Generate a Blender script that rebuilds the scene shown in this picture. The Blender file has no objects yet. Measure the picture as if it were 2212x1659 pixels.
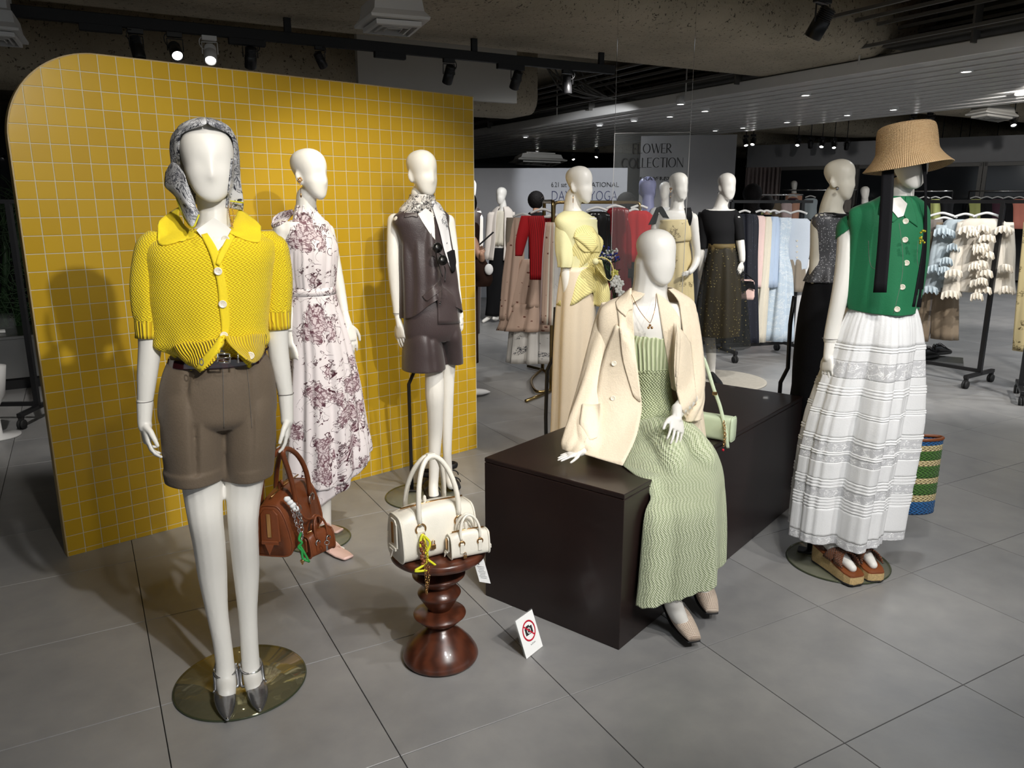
import bpy, math, random
from mathutils import Vector as V, Matrix
from mathutils.bvhtree import BVHTree
random.seed(7)
sc = bpy.context.scene
C = sc.collection
PI = math.pi
# ---------------------------------------------------------------- camera, world, exposure, large lights
FPX, CX, CY, EYE = 1670.0, 1106.0, 829.5, 1.60
TH = math.atan(394 / 1670.0)
ct, st = math.cos(TH), math.sin(TH)
cam = bpy.data.cameras.new('camera'); camo = bpy.data.objects.new('camera', cam); C.objects.link(camo)
cam.sensor_width = 36; cam.lens = 36 * FPX / 2212; cam.clip_start = .05; cam.clip_end = 200
camo.location = (0, 0, EYE); camo.rotation_euler = (PI / 2 - TH, 0, 0)
sc.camera = camo
w = bpy.data.worlds.new('world'); sc.world = w; w.use_nodes = True
w.node_tree.nodes['Background'].inputs[0].default_value = (.86, .93, 1, 1)
w.node_tree.nodes['Background'].inputs[1].default_value = .52
vs = sc.view_settings; vs.view_transform = 'Standard'; vs.look = 'None'; vs.gamma = 1; vs.use_curve_mapping = False
vs.exposure = 0.24

def spot(loc, tgt, power, size=40, blend=.35, col=(1, .95, .86), rad=.04):
    l = bpy.data.lights.new('spot_light', 'SPOT'); l.energy = power; l.spot_size = math.radians(size); l.spot_blend = blend
    l.color = col; l.shadow_soft_size = rad
    o = bpy.data.objects.new('spot_light', l); C.objects.link(o); o.location = loc
    o.rotation_euler = (V(tgt) - V(loc)).to_track_quat('-Z', 'Y').to_euler(); return o
def area(loc, sx, sy, power, col=(1, .97, .93), rz=0):
    l = bpy.data.lights.new('ceiling_light', 'AREA'); l.shape = 'RECTANGLE'; l.size = sx; l.size_y = sy; l.energy = power; l.color = col
    o = bpy.data.objects.new('ceiling_light', l); C.objects.link(o); o.location = loc; o.rotation_euler = (0, 0, rz); return o
WARM = (1, .93, .80); NEU = (1, .97, .93)
#LIGHTS#
spot((1.45, -.15, 3.0), (-.95, 2.4, .95), 290, 52, .5, NEU)
spot((.30, .35, 3.0), (-1.2, 3.9, 1.0), 50, 55, .5, WARM)
spot((.15, 2.75, 3.0), (-.60, 4.25, .9), 127, 62, .6, WARM)
spot((-.6, 1.5, 3.0), (-1.3, 3.9, .3), 36, 75, .7, WARM)
spot((2.0, .4, 3.0), (.75, 3.0, .8), 135, 46, .5, NEU)
spot((.9, 1.5, 3.05), (.75, 2.7, .2), 61, 60, .6, NEU)
spot((2.9, .9, 3.0), (1.55, 3.2, .9), 115, 50, .5, NEU)
spot((1.0, 1.4, 3.0), (1.6, 3.4, .9), 55, 50, .5, NEU)
spot((1.7, 3.2, 2.9), (.5, 4.5, 1.1), 116, 50, .6, NEU)
spot((2.6, 4.9, 2.75), (1.75, 6.9, 1.0), 165, 60, .6, NEU)
spot((3.6, 4.5, 2.75), (3.0, 6.7, .9), 165, 60, .6, NEU)
spot((.8, 7.0, 2.75), (.1, 9.8, 1.0), 231, 60, .6, NEU)
spot((4.4, 4.4, 2.75), (4.0, 6.7, .8), 209, 64, .6, NEU)
spot((-.1, 5.0, 2.75), (.6, 7.2, .8), 66, 60, .6, NEU)
spot((1.5, 9.2, 2.75), (1.25, 12.9, 2.0), 231, 34, .35, (.93, .96, 1))
spot((5.5, 8.5, 2.75), (7.5, 12.0, .9), 275, 80, .6, NEU)
spot((-2.2, 3.6, 3.0), (-3.2, 6.0, .5), 170, 60, .6, NEU)
COOL = (.92, .96, 1)
spot((1.0, .2, 3.1), (1.0, .8, 0), 95, 150, .8, COOL, .25)
spot((3.4, 5.3, 3.1), (3.6, 5.6, 0), 110, 150, .8, COOL, .2)
spot((6.0, 5.6, 2.6), (6.1, 5.7, 0), 110, 150, .8, COOL, .05)
spot((4.6, 9.6, 2.6), (4.6, 9.7, 0), 120, 150, .8, COOL, .05)
spot((0.6, 9.0, 3.1), (0.7, 9.4, 0), 110, 150, .8, COOL, .2)
spot((8.5, 12.0, 2.6), (8.5, 12.2, 0), 200, 150, .8, COOL, .1)

# ---------------------------------------------------------------- measuring helpers (the photo's survey)
def ray(px, py):
    u = (px - CX) / FPX; v = -(py - CY) / FPX
    return V((u, ct + v * st, -st + v * ct))
def FL(px, py, z=0.0):
    r = ray(px, py); return V((0, 0, EYE)) + r * ((z - EYE) / r.z)
class Fig:
    def __init__(s, px=None, py=None, z=0.0, at=None):
        b = at if at is not None else FL(px, py, z)
        s.b = V((b[0], b[1], 0)); s.n = s.b.normalized(); s.r = V((s.n.y, -s.n.x, 0)); s.L = s.b.length
    def P(s, px, py, d=0.0):
        r = ray(px, py); t = (s.L + d) / (r.x * s.n.x + r.y * s.n.y)
        return V((0, 0, EYE)) + r * t
    def m(s, px, py, d=0.0):
        p = s.P(px, py, d); return (p.y * ct - (p.z - EYE) * st) / FPX
AZ = math.radians(28.997)
D1 = V((-math.sin(AZ), math.cos(AZ), 0)); D2 = V((math.cos(AZ), math.sin(AZ), 0)); UP = V((0, 0, 1))
def UV(u, v, z=0.0): return D2 * u + D1 * v + UP * z

# ---------------------------------------------------------------- mesh building
ORD = ['leftmost', 'second', 'third', 'fourth', 'fifth', 'sixth', 'seventh', 'eighth', 'ninth', 'tenth', 'eleventh', 'twelfth', 'thirteenth', 'fourteenth', 'fifteenth', 'sixteenth', 'seventeenth', 'eighteenth']
def nth(i, s): return ORD[0] + ' ' + s if i == 0 else ORD[i] + ' ' + s + ' from the left'
class MB:
    def __init__(s): s.v = []; s.f = []; s.uv = []; s.sm = []
    def add(s, vs_, fs, uvs=None, smooth=True):
        o = len(s.v); s.v += [V(x) for x in vs_]; s.uv += (uvs if uvs else [(0, 0)] * len(vs_))
        for f in fs: s.f.append(tuple(i + o for i in f)); s.sm.append(smooth)
        return s
    def box(s, c, sx, sy, sz, ax=None, bev=0.0):
        X, Y, Z = ax if ax else (V((1, 0, 0)), V((0, 1, 0)), UP)
        c = V(c); hx, hy, hz = sx / 2, sy / 2, sz / 2
        if not bev:
            vs_ = [c + X * (hx * a) + Y * (hy * b) + Z * (hz * d) for a in (-1, 1) for b in (-1, 1) for d in (-1, 1)]
            return s.add(vs_, [(0, 1, 3, 2), (4, 6, 7, 5), (0, 4, 5, 1), (2, 3, 7, 6), (0, 2, 6, 4), (1, 5, 7, 3)], smooth=False)
        rings = []
        for zz, k in ((-hz, bev), (-hz + bev, 0), (hz - bev, 0), (hz, bev)):
            a, b = hx - k, hy - k
            rings.append([c + X * x + Y * y + Z * zz for x, y in ((-a, -b + bev * .5), (-a + bev * .5, -b), (a - bev * .5, -b), (a, -b + bev * .5), (a, b - bev * .5), (a - bev * .5, b), (-a + bev * .5, b), (-a, b - bev * .5))])
        return s.loft(rings, smooth=False)
    def loft(s, rings, closed=True, caps=True, smooth=True, uvs=None):
        n = len(rings[0]); vs_ = [p for r in rings for p in r]; fs = []
        for i in range(len(rings) - 1):
            for j in range(n if closed else n - 1):
                k = (j + 1) % n
                fs.append((i * n + j, i * n + k, (i + 1) * n + k, (i + 1) * n + j))
        if caps:
            fs.append(tuple(reversed(range(n)))); fs.append(tuple((len(rings) - 1) * n + j for j in range(n)))
        return s.add(vs_, fs, uvs, smooth)
    def tube(s, pts, rad, n=10, caps=True, flat=1.0, roll=None, smooth=True):
        pts = [V(p) for p in pts]; m = len(pts)
        if not isinstance(rad, (list, tuple)): rad = [rad] * m
        rings = []; ref = None
        for i, p in enumerate(pts):
            t = (pts[min(i + 1, m - 1)] - pts[max(i - 1, 0)])
            t = t.normalized() if t.length > 1e-9 else UP
            if ref is None:
                if roll is not None: ref = V(roll)
                else: ref = V((0, 0, 1)) if abs(t.z) < .9 else V((0, 1, 0))
            a = (ref - t * ref.dot(t))
            a = a.normalized() if a.length > 1e-6 else t.orthogonal().normalized()
            b = t.cross(a); ref = a
            rings.append([p + a * (math.cos(2 * PI * k / n) * rad[i] * flat) + b * (math.sin(2 * PI * k / n) * rad[i]) for k in range(n)])
        return s.loft(rings, caps=caps, smooth=smooth)
    def capsule(s, pts, rad, n=12):
        pts = [V(p) for p in pts]
        if not isinstance(rad, (list, tuple)): rad = [rad] * len(pts)
        a = (pts[0] - pts[1]).normalized(); b = (pts[-1] - pts[-2]).normalized()
        P_ = []; R_ = []
        for k in (.98, .8, .45): P_.append(pts[0] + a * rad[0] * k); R_.append(rad[0] * math.sqrt(1 - k * k))
        P_ += pts; R_ += list(rad)
        for k in (.45, .8, .98): P_.append(pts[-1] + b * rad[-1] * k); R_.append(rad[-1] * math.sqrt(1 - k * k))
        return s.tube(P_, R_, n)
    def ball(s, c, rx, ry=None, rz=None, n=12, ax=None):
        ry = ry or rx; rz = rz or rx; X, Y, Z = ax if ax else (V((1, 0, 0)), V((0, 1, 0)), UP); c = V(c)
        rings = []; k = max(4, n // 2)
        for i in range(1, k):
            ph = PI * i / k
            rings.append([c + Z * (-rz * math.cos(ph)) + X * (rx * math.sin(ph) * math.cos(2 * PI * j / n)) + Y * (ry * math.sin(ph) * math.sin(2 * PI * j / n)) for j in range(n)])
        o = [c - Z * rz, c + Z * rz]; L = len(rings)
        vs_ = [p for r in rings for p in r] + o; fs = []
        for i in range(L - 1):
            for j in range(n): fs.append((i * n + j, i * n + (j + 1) % n, (i + 1) * n + (j + 1) % n, (i + 1) * n + j))
        for j in range(n): fs.append((L * n, (j + 1) % n, j)); fs.append((L * n + 1, (L - 1) * n + j, (L - 1) * n + (j + 1) % n))
        return s.add(vs_, fs)
    def lathe(s, c, prof, n=48, ax=None, caps=True):
        X, Y, Z = ax if ax else (V((1, 0, 0)), V((0, 1, 0)), UP); c = V(c)
        return s.loft([[c + Z * z + X * (r * math.cos(2 * PI * j / n)) + Y * (r * math.sin(2 * PI * j / n)) for j in range(n)] for r, z in prof], caps=caps)
    def disc(s, c, r, th, ax=None, n=32): return s.lathe(c, [(r, 0), (r, th)], n, ax)
    def slab(s, pts, dv, smooth=False):
        n = len(pts); pts = [V(p) for p in pts]; dv = V(dv)
        return s.loft([pts, [p + dv for p in pts]], smooth=smooth)
    def ring(s, c, R, r, ax=None, n=20, k=8, ex=1.0):
        X, Y, Z = ax if ax else (V((1, 0, 0)), V((0, 1, 0)), UP); c = V(c); rings = []
        for i in range(n):
            a = 2 * PI * i / n; d = X * math.cos(a) + Y * (math.sin(a) * ex)
            rings.append([c + d * (R + r * math.cos(2 * PI * j / k)) + Z * (r * math.sin(2 * PI * j / k)) for j in range(k)])
        rings.append(rings[0]); return s.loft(rings, caps=False)

def wloc(o):
    p = V((0, 0, 0))
    while o: p += o.location; o = o.parent
    return p
def tag(o, label=None, cat=None, group=None, kind=None):
    if label: o['label'] = label
    if cat: o['category'] = cat
    if group: o['group'] = group
    if kind: o['kind'] = kind
    return o
def thing(name, loc, label, cat, group=None, kind=None):
    o = bpy.data.objects.new(name, None); C.objects.link(o); o.location = V(loc); o.empty_display_size = .05
    return tag(o, label, cat, group, kind)
def obj(name, mb, mat, parent=None, label=None, cat=None, group=None, kind=None, solid=0, sub=0, origin=None):
    vs_ = mb.v
    if parent is None:
        if origin is None:
            xs = [p.x for p in vs_]; ys = [p.y for p in vs_]; zs = [p.z for p in vs_]
            origin = V(((min(xs) + max(xs)) / 2, (min(ys) + max(ys)) / 2, min(zs)))
        off = V(origin)
    else: off = wloc(parent)
    me = bpy.data.meshes.new(name); me.from_pydata([p - off for p in vs_], [], mb.f)
    uvl = me.uv_layers.new(name='uv'); uv = mb.uv
    li = [0] * len(me.loops); me.loops.foreach_get('vertex_index', li)
    uvl.data.foreach_set('uv', [c for i in li for c in uv[i]])
    me.polygons.foreach_set('use_smooth', mb.sm)
    if mat: me.materials.append(mat)
    me.validate(); me.update()
    o = bpy.data.objects.new(name, me); C.objects.link(o)
    if parent is None: o.location = off
    else: o.parent = parent
    if solid: m = o.modifiers.new('solid', 'SOLIDIFY'); m.thickness = solid; m.offset = 0
    if sub: m = o.modifiers.new('sub', 'SUBSURF'); m.levels = sub; m.render_levels = sub
    return tag(o, label, cat, group, kind)
def remesh(o, voxel, it=4, fac=.5):
    r = o.modifiers.new('r', 'REMESH'); r.mode = 'VOXEL'; r.voxel_size = voxel; r.use_smooth_shade = True
    s_ = o.modifiers.new('s', 'SMOOTH'); s_.iterations = it; s_.factor = fac
    dg = bpy.context.evaluated_depsgraph_get(); dg.update()
    me = bpy.data.meshes.new_from_object(o.evaluated_get(dg))
    old = o.data; o.modifiers.clear(); o.data = me
    if not me.materials and old.materials: me.materials.append(old.materials[0])
    me.polygons.foreach_set('use_smooth', [True] * len(me.polygons)); bpy.data.meshes.remove(old)
    return o

def interp(rows, sub):
    out = []; n = len(rows)
    for i in range(n - 1):
        p0 = rows[max(i - 1, 0)]; p1 = rows[i]; p2 = rows[i + 1]; p3 = rows[min(i + 2, n - 1)]
        for k in range(sub):
            t = k / sub
            out.append(tuple(.5 * (2 * b + (c_ - a) * t + (2 * a - 5 * b + 4 * c_ - d) * t * t + (-a + 3 * b - 3 * c_ + d) * t ** 3) for a, b, c_, d in zip(p0, p1, p2, p3)))
    out.append(tuple(rows[-1])); return out
def norm_rows(rows, dr):
    o = []
    for r in rows:
        r = list(r)
        if len(r) < 4: r.append(dr)
        if len(r) < 5: r.append(0.0)
        o.append(tuple(r))
    return o
def rings_sil(fig, rows, dr=.6, n=48, sub=5, yaw=0, fold=None, zoff=None, sq=2.0, arc=None):
    rr = interp(norm_rows(rows, dr), sub); ps = math.radians(yaw); rings = []; uvs = []; pv = 0; last = None
    f = fig.n * -math.cos(ps) + fig.r * math.sin(ps); s_ = fig.r * math.cos(ps) + fig.n * math.sin(ps)
    a0, a1 = arc if arc else (-PI, PI)
    for i, (py, xl, xr, q, d) in enumerate(rr):
        t = i / (len(rr) - 1); c = fig.P((xl + xr) / 2, py, d); hw = abs(xr - xl) / 2 * fig.m((xl + xr) / 2, py, d)
        a = hw / math.sqrt(math.cos(ps) ** 2 + (q * math.sin(ps)) ** 2); b = a * q
        if last is not None: pv += (c - last).length
        last = c; ring = []
        for j in range(n + 1):
            th = a0 + (a1 - a0) * j / n; cs, sn = math.cos(th), math.sin(th)
            e = 2 / sq
            x = math.copysign(abs(sn) ** e, sn) * a; y = math.copysign(abs(cs) ** e, cs) * b
            k = fold(th, t) if fold else 0.0
            L = math.hypot(x, y) or 1
            p = c + s_ * (x * (1 + k / L)) + f * (y * (1 + k / L))
            if zoff: p.z += zoff(th, t)
            ring.append(p); uvs.append((th * (a + b) / 2, -pv))
        rings.append(ring)
    return rings, uvs
def cloth(name, fig, rows, mat, root, dr=.6, n=64, sub=6, yaw=0, fold=None, zoff=None, sq=2.0, arc=None, solid=.003, cap=False, **kw):
    fm = kw.pop('fit', .0045); zm = kw.pop('zmin', None)
    rings, uvs = rings_sil(fig, rows, dr, n, sub, yaw, fold, zoff, sq, arc)
    bv = FIT.get(root.name) if root and fm is not None else None
    if bv:
        bv = bv[1] if 'sleeve' in name else bv[0]
        if bv: rings = [[push(bv, q, fm) for q in r] for r in rings]
    if zm is not None:
        for r in rings:
            for q in r: q.z = max(q.z, zm)
    mb = MB(); mb.loft(rings, closed=False, caps=False, uvs=uvs)
    if cap: mb.add(rings[0][:-1], [tuple(reversed(range(n)))])
    if root: surf(root, mb.v, mb.f)
    return obj(name, mb, mat, root, solid=solid, **kw)
def fused(name, fig, parts, mat, root, yaw=0, n=90, sub=6, voxel=.0048, it=6, fm=.005, label=None):
    """one garment grown from overlapping tubes (hips and legs) into a single smooth surface"""
    mb = MB(); bv = FIT.get(root.name)
    for rows, fold in parts:
        rings, _ = rings_sil(fig, rows, .6, n, sub, yaw, fold)
        if bv: rings = [[push(bv[0], q, fm) for q in r] for r in rings]
        mb.loft([r[:-1] for r in rings])
    o = obj(name, mb, mat, root, label=label); remesh(o, voxel, it, .5); off = wloc(o)
    surf(root, [v.co + off for v in o.data.vertices], [tuple(q.vertices) for q in o.data.polygons]); return o
FIT = {}; SURF = {}
def push(bv, q, m_):
    l, nr, i, d = bv.find_nearest(q)
    if l is None or d > .12: return q
    s_ = (q - l).dot(nr)
    return l + nr * m_ if s_ < m_ else q
def rootof(o):
    while o.parent: o = o.parent
    return o
def surf(o, v, f): SURF.setdefault(rootof(o).name, []).append(BVHTree.FromPolygons([tuple(a) for a in v], f))
EYEP = V((0, 0, EYE))
def dhit(parent, p):
    d = (p - EYEP).normalized(); best = None
    for b in SURF.get(rootof(parent).name, []):
        h = b.ray_cast(EYEP, d)
        if h[0] is not None and (best is None or h[3] < best): best = h[3]
    return d, best
def limb(mb, fig, pts, n=14, sub=4):
    pp = interp([(p[0], p[1], p[2], p[3] if len(p) > 3 else 0.0) for p in pts], sub)
    P_ = [fig.P(x, y, d) for x, y, r, d in pp]; R_ = [r * fig.m(x, y, d) for x, y, r, d in pp]
    mb.capsule(P_, R_, n)
def fold_f(amps, grow=1.0, base=0.0):
    def f(th, t):
        g = base + (1 - base) * t ** grow
        return g * sum(a * math.sin(k * th + ph + w_ * t) for a, k, ph, w_ in amps)
    return f

# ---------------------------------------------------------------- mannequin pieces
HT = [(0, .012, .066, -.050), (.03, .026, .074, -.035), (.08, .041, .079, -.015), (.16, .053, .083, .006), (.26, .062, .087, .028), (.36, .068, .090, .050), (.46, .070, .090, .072), (.56, .0745, .089, .088), (.66, .077, .088, .098), (.76, .075, .084, .099), (.85, .067, .074, .090), (.92, .053, .057, .072), (.97, .034, .036, .046), (1.0, .008, .008, .012)]
def head(mb, fig, cx, ytop, ychin, yaw=0, d=0, nose=.006, eye=.004, ears=True, sc_=1.0, wx=1.0, lean=0.0):
    top = fig.P(cx, ytop, d); bot = fig.P(cx, ychin, d); H_ = (top.z - bot.z) * sc_; k = H_ / .245
    ps = math.radians(yaw); f = fig.n * -math.cos(ps) + fig.r * math.sin(ps); s_ = fig.r * math.cos(ps) + fig.n * math.sin(ps)
    c0 = V((fig.P(cx, (ytop + ychin) / 2, d).x, fig.P(cx, (ytop + ychin) / 2, d).y, bot.z))
    rings = []
    for t, wd, fr, bk in interp(HT, 4):
        wd *= k * wx; fr *= k; bk *= k; n = 36; ring = []
        for j in range(n):
            a = 2 * PI * j / n; x = wd * math.sin(a); cc = math.cos(a)
            mid = (fr - bk) / 2; hf = (fr + bk) / 2
            y = mid + hf * math.copysign(abs(cc) ** (.9), cc)
            if cc > 0:
                y += nose * k * math.exp(-(x / (.011 * k)) ** 2) * (math.exp(-((t - .33) / .07) ** 2) + .55 * math.exp(-((t - .46) / .09) ** 2))
                y -= eye * k * math.exp(-((abs(x) - .030 * k) / (.017 * k)) ** 2) * math.exp(-((t - .50) / .075) ** 2)
            ring.append(c0 + s_ * x + f * y + UP * (t * H_) + f * (lean * (t - .3) * H_))
        rings.append(ring)
    mb.loft(rings)
    if ears:
        for sd in (-1, 1):
            c = c0 + s_ * (sd * .070 * k * wx) - f * (.012 * k) + UP * (.42 * H_)
            mb.ball(c, .012 * k, .019 * k, .036 * k, 12, (s_ * 1, (f * .9 - s_ * sd * .45).normalized(), (UP - f * .25).normalized()))
    return c0, f, s_, H_
def hand(fig, root, M_, seam, wrist, tip, N=(0, 1, 0), thumb=1, curl=.35, spread=.04, voxel=.0028, mat=None, width=1.0, tc=.6, r0=None, r1=None, lab=None):
    """seam, wrist, tip = (px,py,d); N palm normal in (right, away, up); thumb=+1/-1 picks the side"""
    a = fig.P(*seam); W = fig.P(*wrist); T = fig.P(*tip)
    F = (T - W).normalized(); N = (fig.r * N[0] + fig.n * N[1] + UP * N[2]); N = (N - F * N.dot(F)).normalized(); S = F.cross(N) * thumb
    L = (T - W).length / (.98 if curl > .3 else 1.02); k = L / .18; kw = k * width
    mb = MB()
    r0 = (r0 or .026); r1 = (r1 or .021)
    mb.capsule([a, a.lerp(W, .5), W, W + F * .02 * k], [r0, (r0 + r1) / 2, r1, r1 * 1.0], 14)
    rings = []
    for t, hw, th in ((-.12, .020, .016), (.1, .024, .016), (.3, .034, .016), (.6, .040, .0145), (.85, .041, .013), (1.0, .038, .010)):
        c = W + F * (t * .088 * k)
        rings.append([c + S * (math.copysign(abs(math.cos(q)) ** .8, math.cos(q)) * hw * kw) + N * (math.copysign(abs(math.sin(q)) ** .8, math.sin(q)) * th * k) for q in [2 * PI * i / 16 for i in range(16)]])
    mb.loft(rings)
    for i, (off, ln, rr, b0) in enumerate(((.030, .074, .0083, .080), (.0105, .083, .0086, .084), (-.0095, .077, .0082, .081), (-.028, .060, .0073, .074))):
        p = W + F * (b0 * .9 * k) + S * (off * kw); ang = curl * (.25 + .10 * i); pts = [p - F * .012 * k, p]; sp = spread * (1.5 - i)
        for seg in (.45, .32, .25):
            d = F * math.cos(ang) + N * math.sin(ang) + S * sp
            p = p + d.normalized() * (ln * seg * k); pts.append(p); ang += curl * (.55 + .08 * i)
        mb.capsule(pts, [rr * k, rr * k, rr * .95 * k, rr * .88 * k, rr * .72 * k], 10)
    p = W + F * .022 * k + S * .022 * kw; pts = [p]
    for (cf, cs, cn), ln in (((.62, .75, .25), .032), ((.85, .42, .35 * tc), .032), ((.95, .12, .45 * tc), .026)):
        p = p + (F * cf + S * cs + N * cn).normalized() * ln * k; pts.append(p)
    mb.capsule(pts, [.014 * k, .0115 * k, .0095 * k, .0075 * k], 10)
    o = obj('hand', mb, M_, root, label=lab); remesh(o, voxel, 3, .5); return W, F, N, S
def body(fig, root, mat, torso, limbs, hd, yaw=0, voxel=.0055, dr=.6):
    mb = MB(); core = MB(); arms = MB()
    if torso:
        rings, _ = rings_sil(fig, torso, dr, 40, 5, yaw); mb.loft([r[:-1] for r in rings]); core.loft([r[:-1] for r in rings])
    for L in limbs:
        limb(mb, fig, L)
        if torso:
            y0, y1 = torso[0][0], torso[-1][0]; ys, ye = L[0][1], L[-1][1]
            if ys > y0 + .45 * (y1 - y0): limb(core, fig, L)
            elif ye - ys > .3 * (y1 - y0) and ye > y0 + .2 * (y1 - y0): limb(arms, fig, L)
    if torso:
        co = obj('core', core, None, root); remesh(co, max(voxel * 1.6, .010), 4, .5); off = wloc(co)
        FIT[root.name] = (BVHTree.FromPolygons([tuple(v.co + off) for v in co.data.vertices], [tuple(q.vertices) for q in co.data.polygons]), BVHTree.FromPolygons([tuple(a) for a in arms.v], arms.f) if arms.f else None)
        bpy.data.objects.remove(co)
    info = head(mb, fig, **hd) if hd else None
    o = obj('body', mb, mat, root); remesh(o, voxel, 5, .5); off = wloc(o)
    surf(root, [v.co + off for v in o.data.vertices], [tuple(q.vertices) for q in o.data.polygons]); return o, info
def button(fig, px, py, d, r, mat, parent, name='button', N=None):
    c = fig.P(px, py, d); dr_, h = dhit(parent, c)
    if h is not None: c = EYEP + dr_ * (h - .0035)
    N = (V((0, 0, EYE)) - c) if N is None else N
    N = V((N.x, N.y, N.z * .3)).normalized(); X = N.cross(UP).normalized(); Y = X.cross(N)
    mb = MB(); mb.lathe(c, [(r * .2, .0), (r, .001), (r, .0028), (r * .8, .0036), (r * .7, .0026), (r * .1, .0024)], 16, (X, Y, N))
    for a, b in ((-1, -1), (1, -1), (1, 1), (-1, 1)): mb.lathe(c + X * a * r * .22 + Y * b * r * .22, [(r * .09, .0), (r * .09, .0032)], 6, (X, Y, N))
    return obj(name, mb, mat, parent)
def patch(fig, pts, d, th, mat, parent, name, nn=1, solid=.0025, mode='drape', off=.005, lift=None):
    """cloth flap spanned through measured outline rows; 'drape' lays it on the surfaces under it, 'free' only keeps it in front of them"""
    K = 4
    P3 = [[(p[0], p[1], p[2] if len(p) > 2 else 0.0) for p in r] for r in pts]
    cols = [interp(r, K) if len(r) > 2 else [tuple(a + (b - a) * k / K for a, b in zip(r[0], r[1])) for k in range(K + 1)] for r in P3]
    rows = [interp([c_[j] for c_ in cols], K) for j in range(len(cols[0]))] if len(cols) > 2 else [[tuple(a + (b - a) * k / K for a, b in zip(cols[0][j], cols[1][j])) for k in range(K + 1)] for j in range(len(cols[0]))]
    n = len(rows); m_ = len(rows[0]); G = []
    for i in range(m_):
        for j in range(n):
            x, y, dd = rows[j][i]; p = fig.P(x, y, dd + d); dr_, h = dhit(parent, p); G.append([p, dr_, h, (p - EYEP).length])
    hits = [g for g in G if g[2] is not None]
    if mode == 'drape' and hits:
        av = sum(g[2] - g[3] for g in hits) / len(hits)
        hh = [g[2] - g[3] for g in G if g[2] is not None]; md = sorted(hh)[len(hh) // 2]
        for g in G:
            dl = (g[2] - g[3]) if g[2] is not None else md
            dl = max(md - .06, min(md + .06, dl)); g[0] = EYEP + g[1] * (g[3] + dl - off)
    else:
        for g in G:
            if g[2] is not None and g[2] - off < g[3]: g[0] = EYEP + g[1] * (g[2] - off)
    if mode == 'drape':      # relax small steps
        for it in range(2):
            q = [g[0].copy() for g in G]
            for i in range(m_):
                for j in range(n):
                    nb = [q[a * n + b] for a, b in ((i - 1, j), (i + 1, j), (i, j - 1), (i, j + 1)) if 0 <= a < m_ and 0 <= b < n]
                    dist = sum((b - EYEP).length for b in nb) / len(nb); g = G[i * n + j]; cur = (g[0] - EYEP).length
                    g[0] = EYEP + g[1] * min(cur, cur * .5 + dist * .5)
    mb = MB(); vs_ = [g[0] for g in G]; uvs = []; v = 0
    for i in range(m_):
        if i: v -= (vs_[i * n + n // 2] - vs_[(i - 1) * n + n // 2]).length
        u = 0
        for j in range(n):
            if j: u += (vs_[i * n + j] - vs_[i * n + j - 1]).length
            uvs.append((u, v))
    fs = [(i * n + j, i * n + j + 1, (i + 1) * n + j + 1, (i + 1) * n + j) for i in range(m_ - 1) for j in range(n - 1)]
    mb.add(vs_, fs, uvs); surf(parent, vs_, fs); return obj(name, mb, mat, parent, solid=solid)
def seam(fig, pts, mat, parent, name='seam_line', r=.0009):
    q = []
    for x, y in [(a[0], a[1]) for a in interp([(float(a), float(b)) for a, b in pts], 6)]:
        c = fig.P(x, y, -.1); d, h = dhit(parent, c); q.append(c if h is None else EYEP + d * (h - .0016))
    return obj(name, MB().tube(q, r, 5), mat, parent)
def opening(fig, pts, mat, parent, off=.005):
    """skin seen inside a neckline: a fan laid on the chest"""
    n = len(pts); cx = sum(p[0] for p in pts) / n; cy = sum(p[1] for p in pts) / n; mb = MB(); vs_ = []; K = 5
    for k in range(K, -1, -1):
        for p in pts:
            x, y = cx + (p[0] - cx) * k / K, cy + (p[1] - cy) * k / K; q = fig.P(x, y, -.12); d, h = dhit(parent, q)
            vs_.append([d, (h if h is not None else (q - EYEP).length)])
    for it in range(6):
        q = [a[1] for a in vs_]
        for k in range(K + 1):
            for j in range(n):
                nb = [q[k * n + (j + 1) % n], q[k * n + (j - 1) % n]] + ([q[(k - 1) * n + j]] if k else []) + ([q[(k + 1) * n + j]] if k < K else [])
                vs_[k * n + j][1] = min(q[k * n + j], sum(nb) / len(nb))
    vs_ = [EYEP + a[0] * (a[1] - off) for a in vs_]
    fs = [(k * n + j, k * n + (j + 1) % n, (k + 1) * n + (j + 1) % n, (k + 1) * n + j) for k in range(K) for j in range(n)]
    mb.add(vs_, fs); return obj('neckline_opening', mb, mat, parent)
def secloft(mb, secs, n=20, sq=2.4, caps=True):
    """secs: (center, side vec*halfwidth, up vec*halfheight)"""
    rings = []
    for c, a, b in secs:
        rings.append([c + a * math.copysign(abs(math.cos(q)) ** (2 / sq), math.cos(q)) + b * math.copysign(abs(math.sin(q)) ** (2 / sq), math.sin(q)) for q in [2 * PI * i / n for i in range(n)]])
    return mb.loft(rings, caps=caps)
def bez(p0, p1, p2, p3, n=12):
    p0, p1, p2, p3 = map(V, (p0, p1, p2, p3)); o = []
    for i in range(n + 1):
        t = i / n; o.append(p0 * (1 - t) ** 3 + p1 * 3 * t * (1 - t) ** 2 + p2 * 3 * t * t * (1 - t) + p3 * t ** 3)
    return o
def smooth_path(pts, sub=6): return [V(p) for p in interp([tuple(p) for p in pts], sub)]
def chain(mb, pts, r=.006, k=5):
    pts = smooth_path(pts, 10); L = 0; nxt = 0; i = 0
    for a, b in zip(pts, pts[1:]):
        L += (b - a).length
        if L >= nxt:
            t = (b - a).normalized(); o = t.orthogonal().normalized(); q = t.cross(o)
            if i % 2: o, q = q, o
            mb.ring(a, r, r * .22, (t * 1.3, o, q), 10, 5); nxt += r * 1.7; i += 1
    return mb

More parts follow.
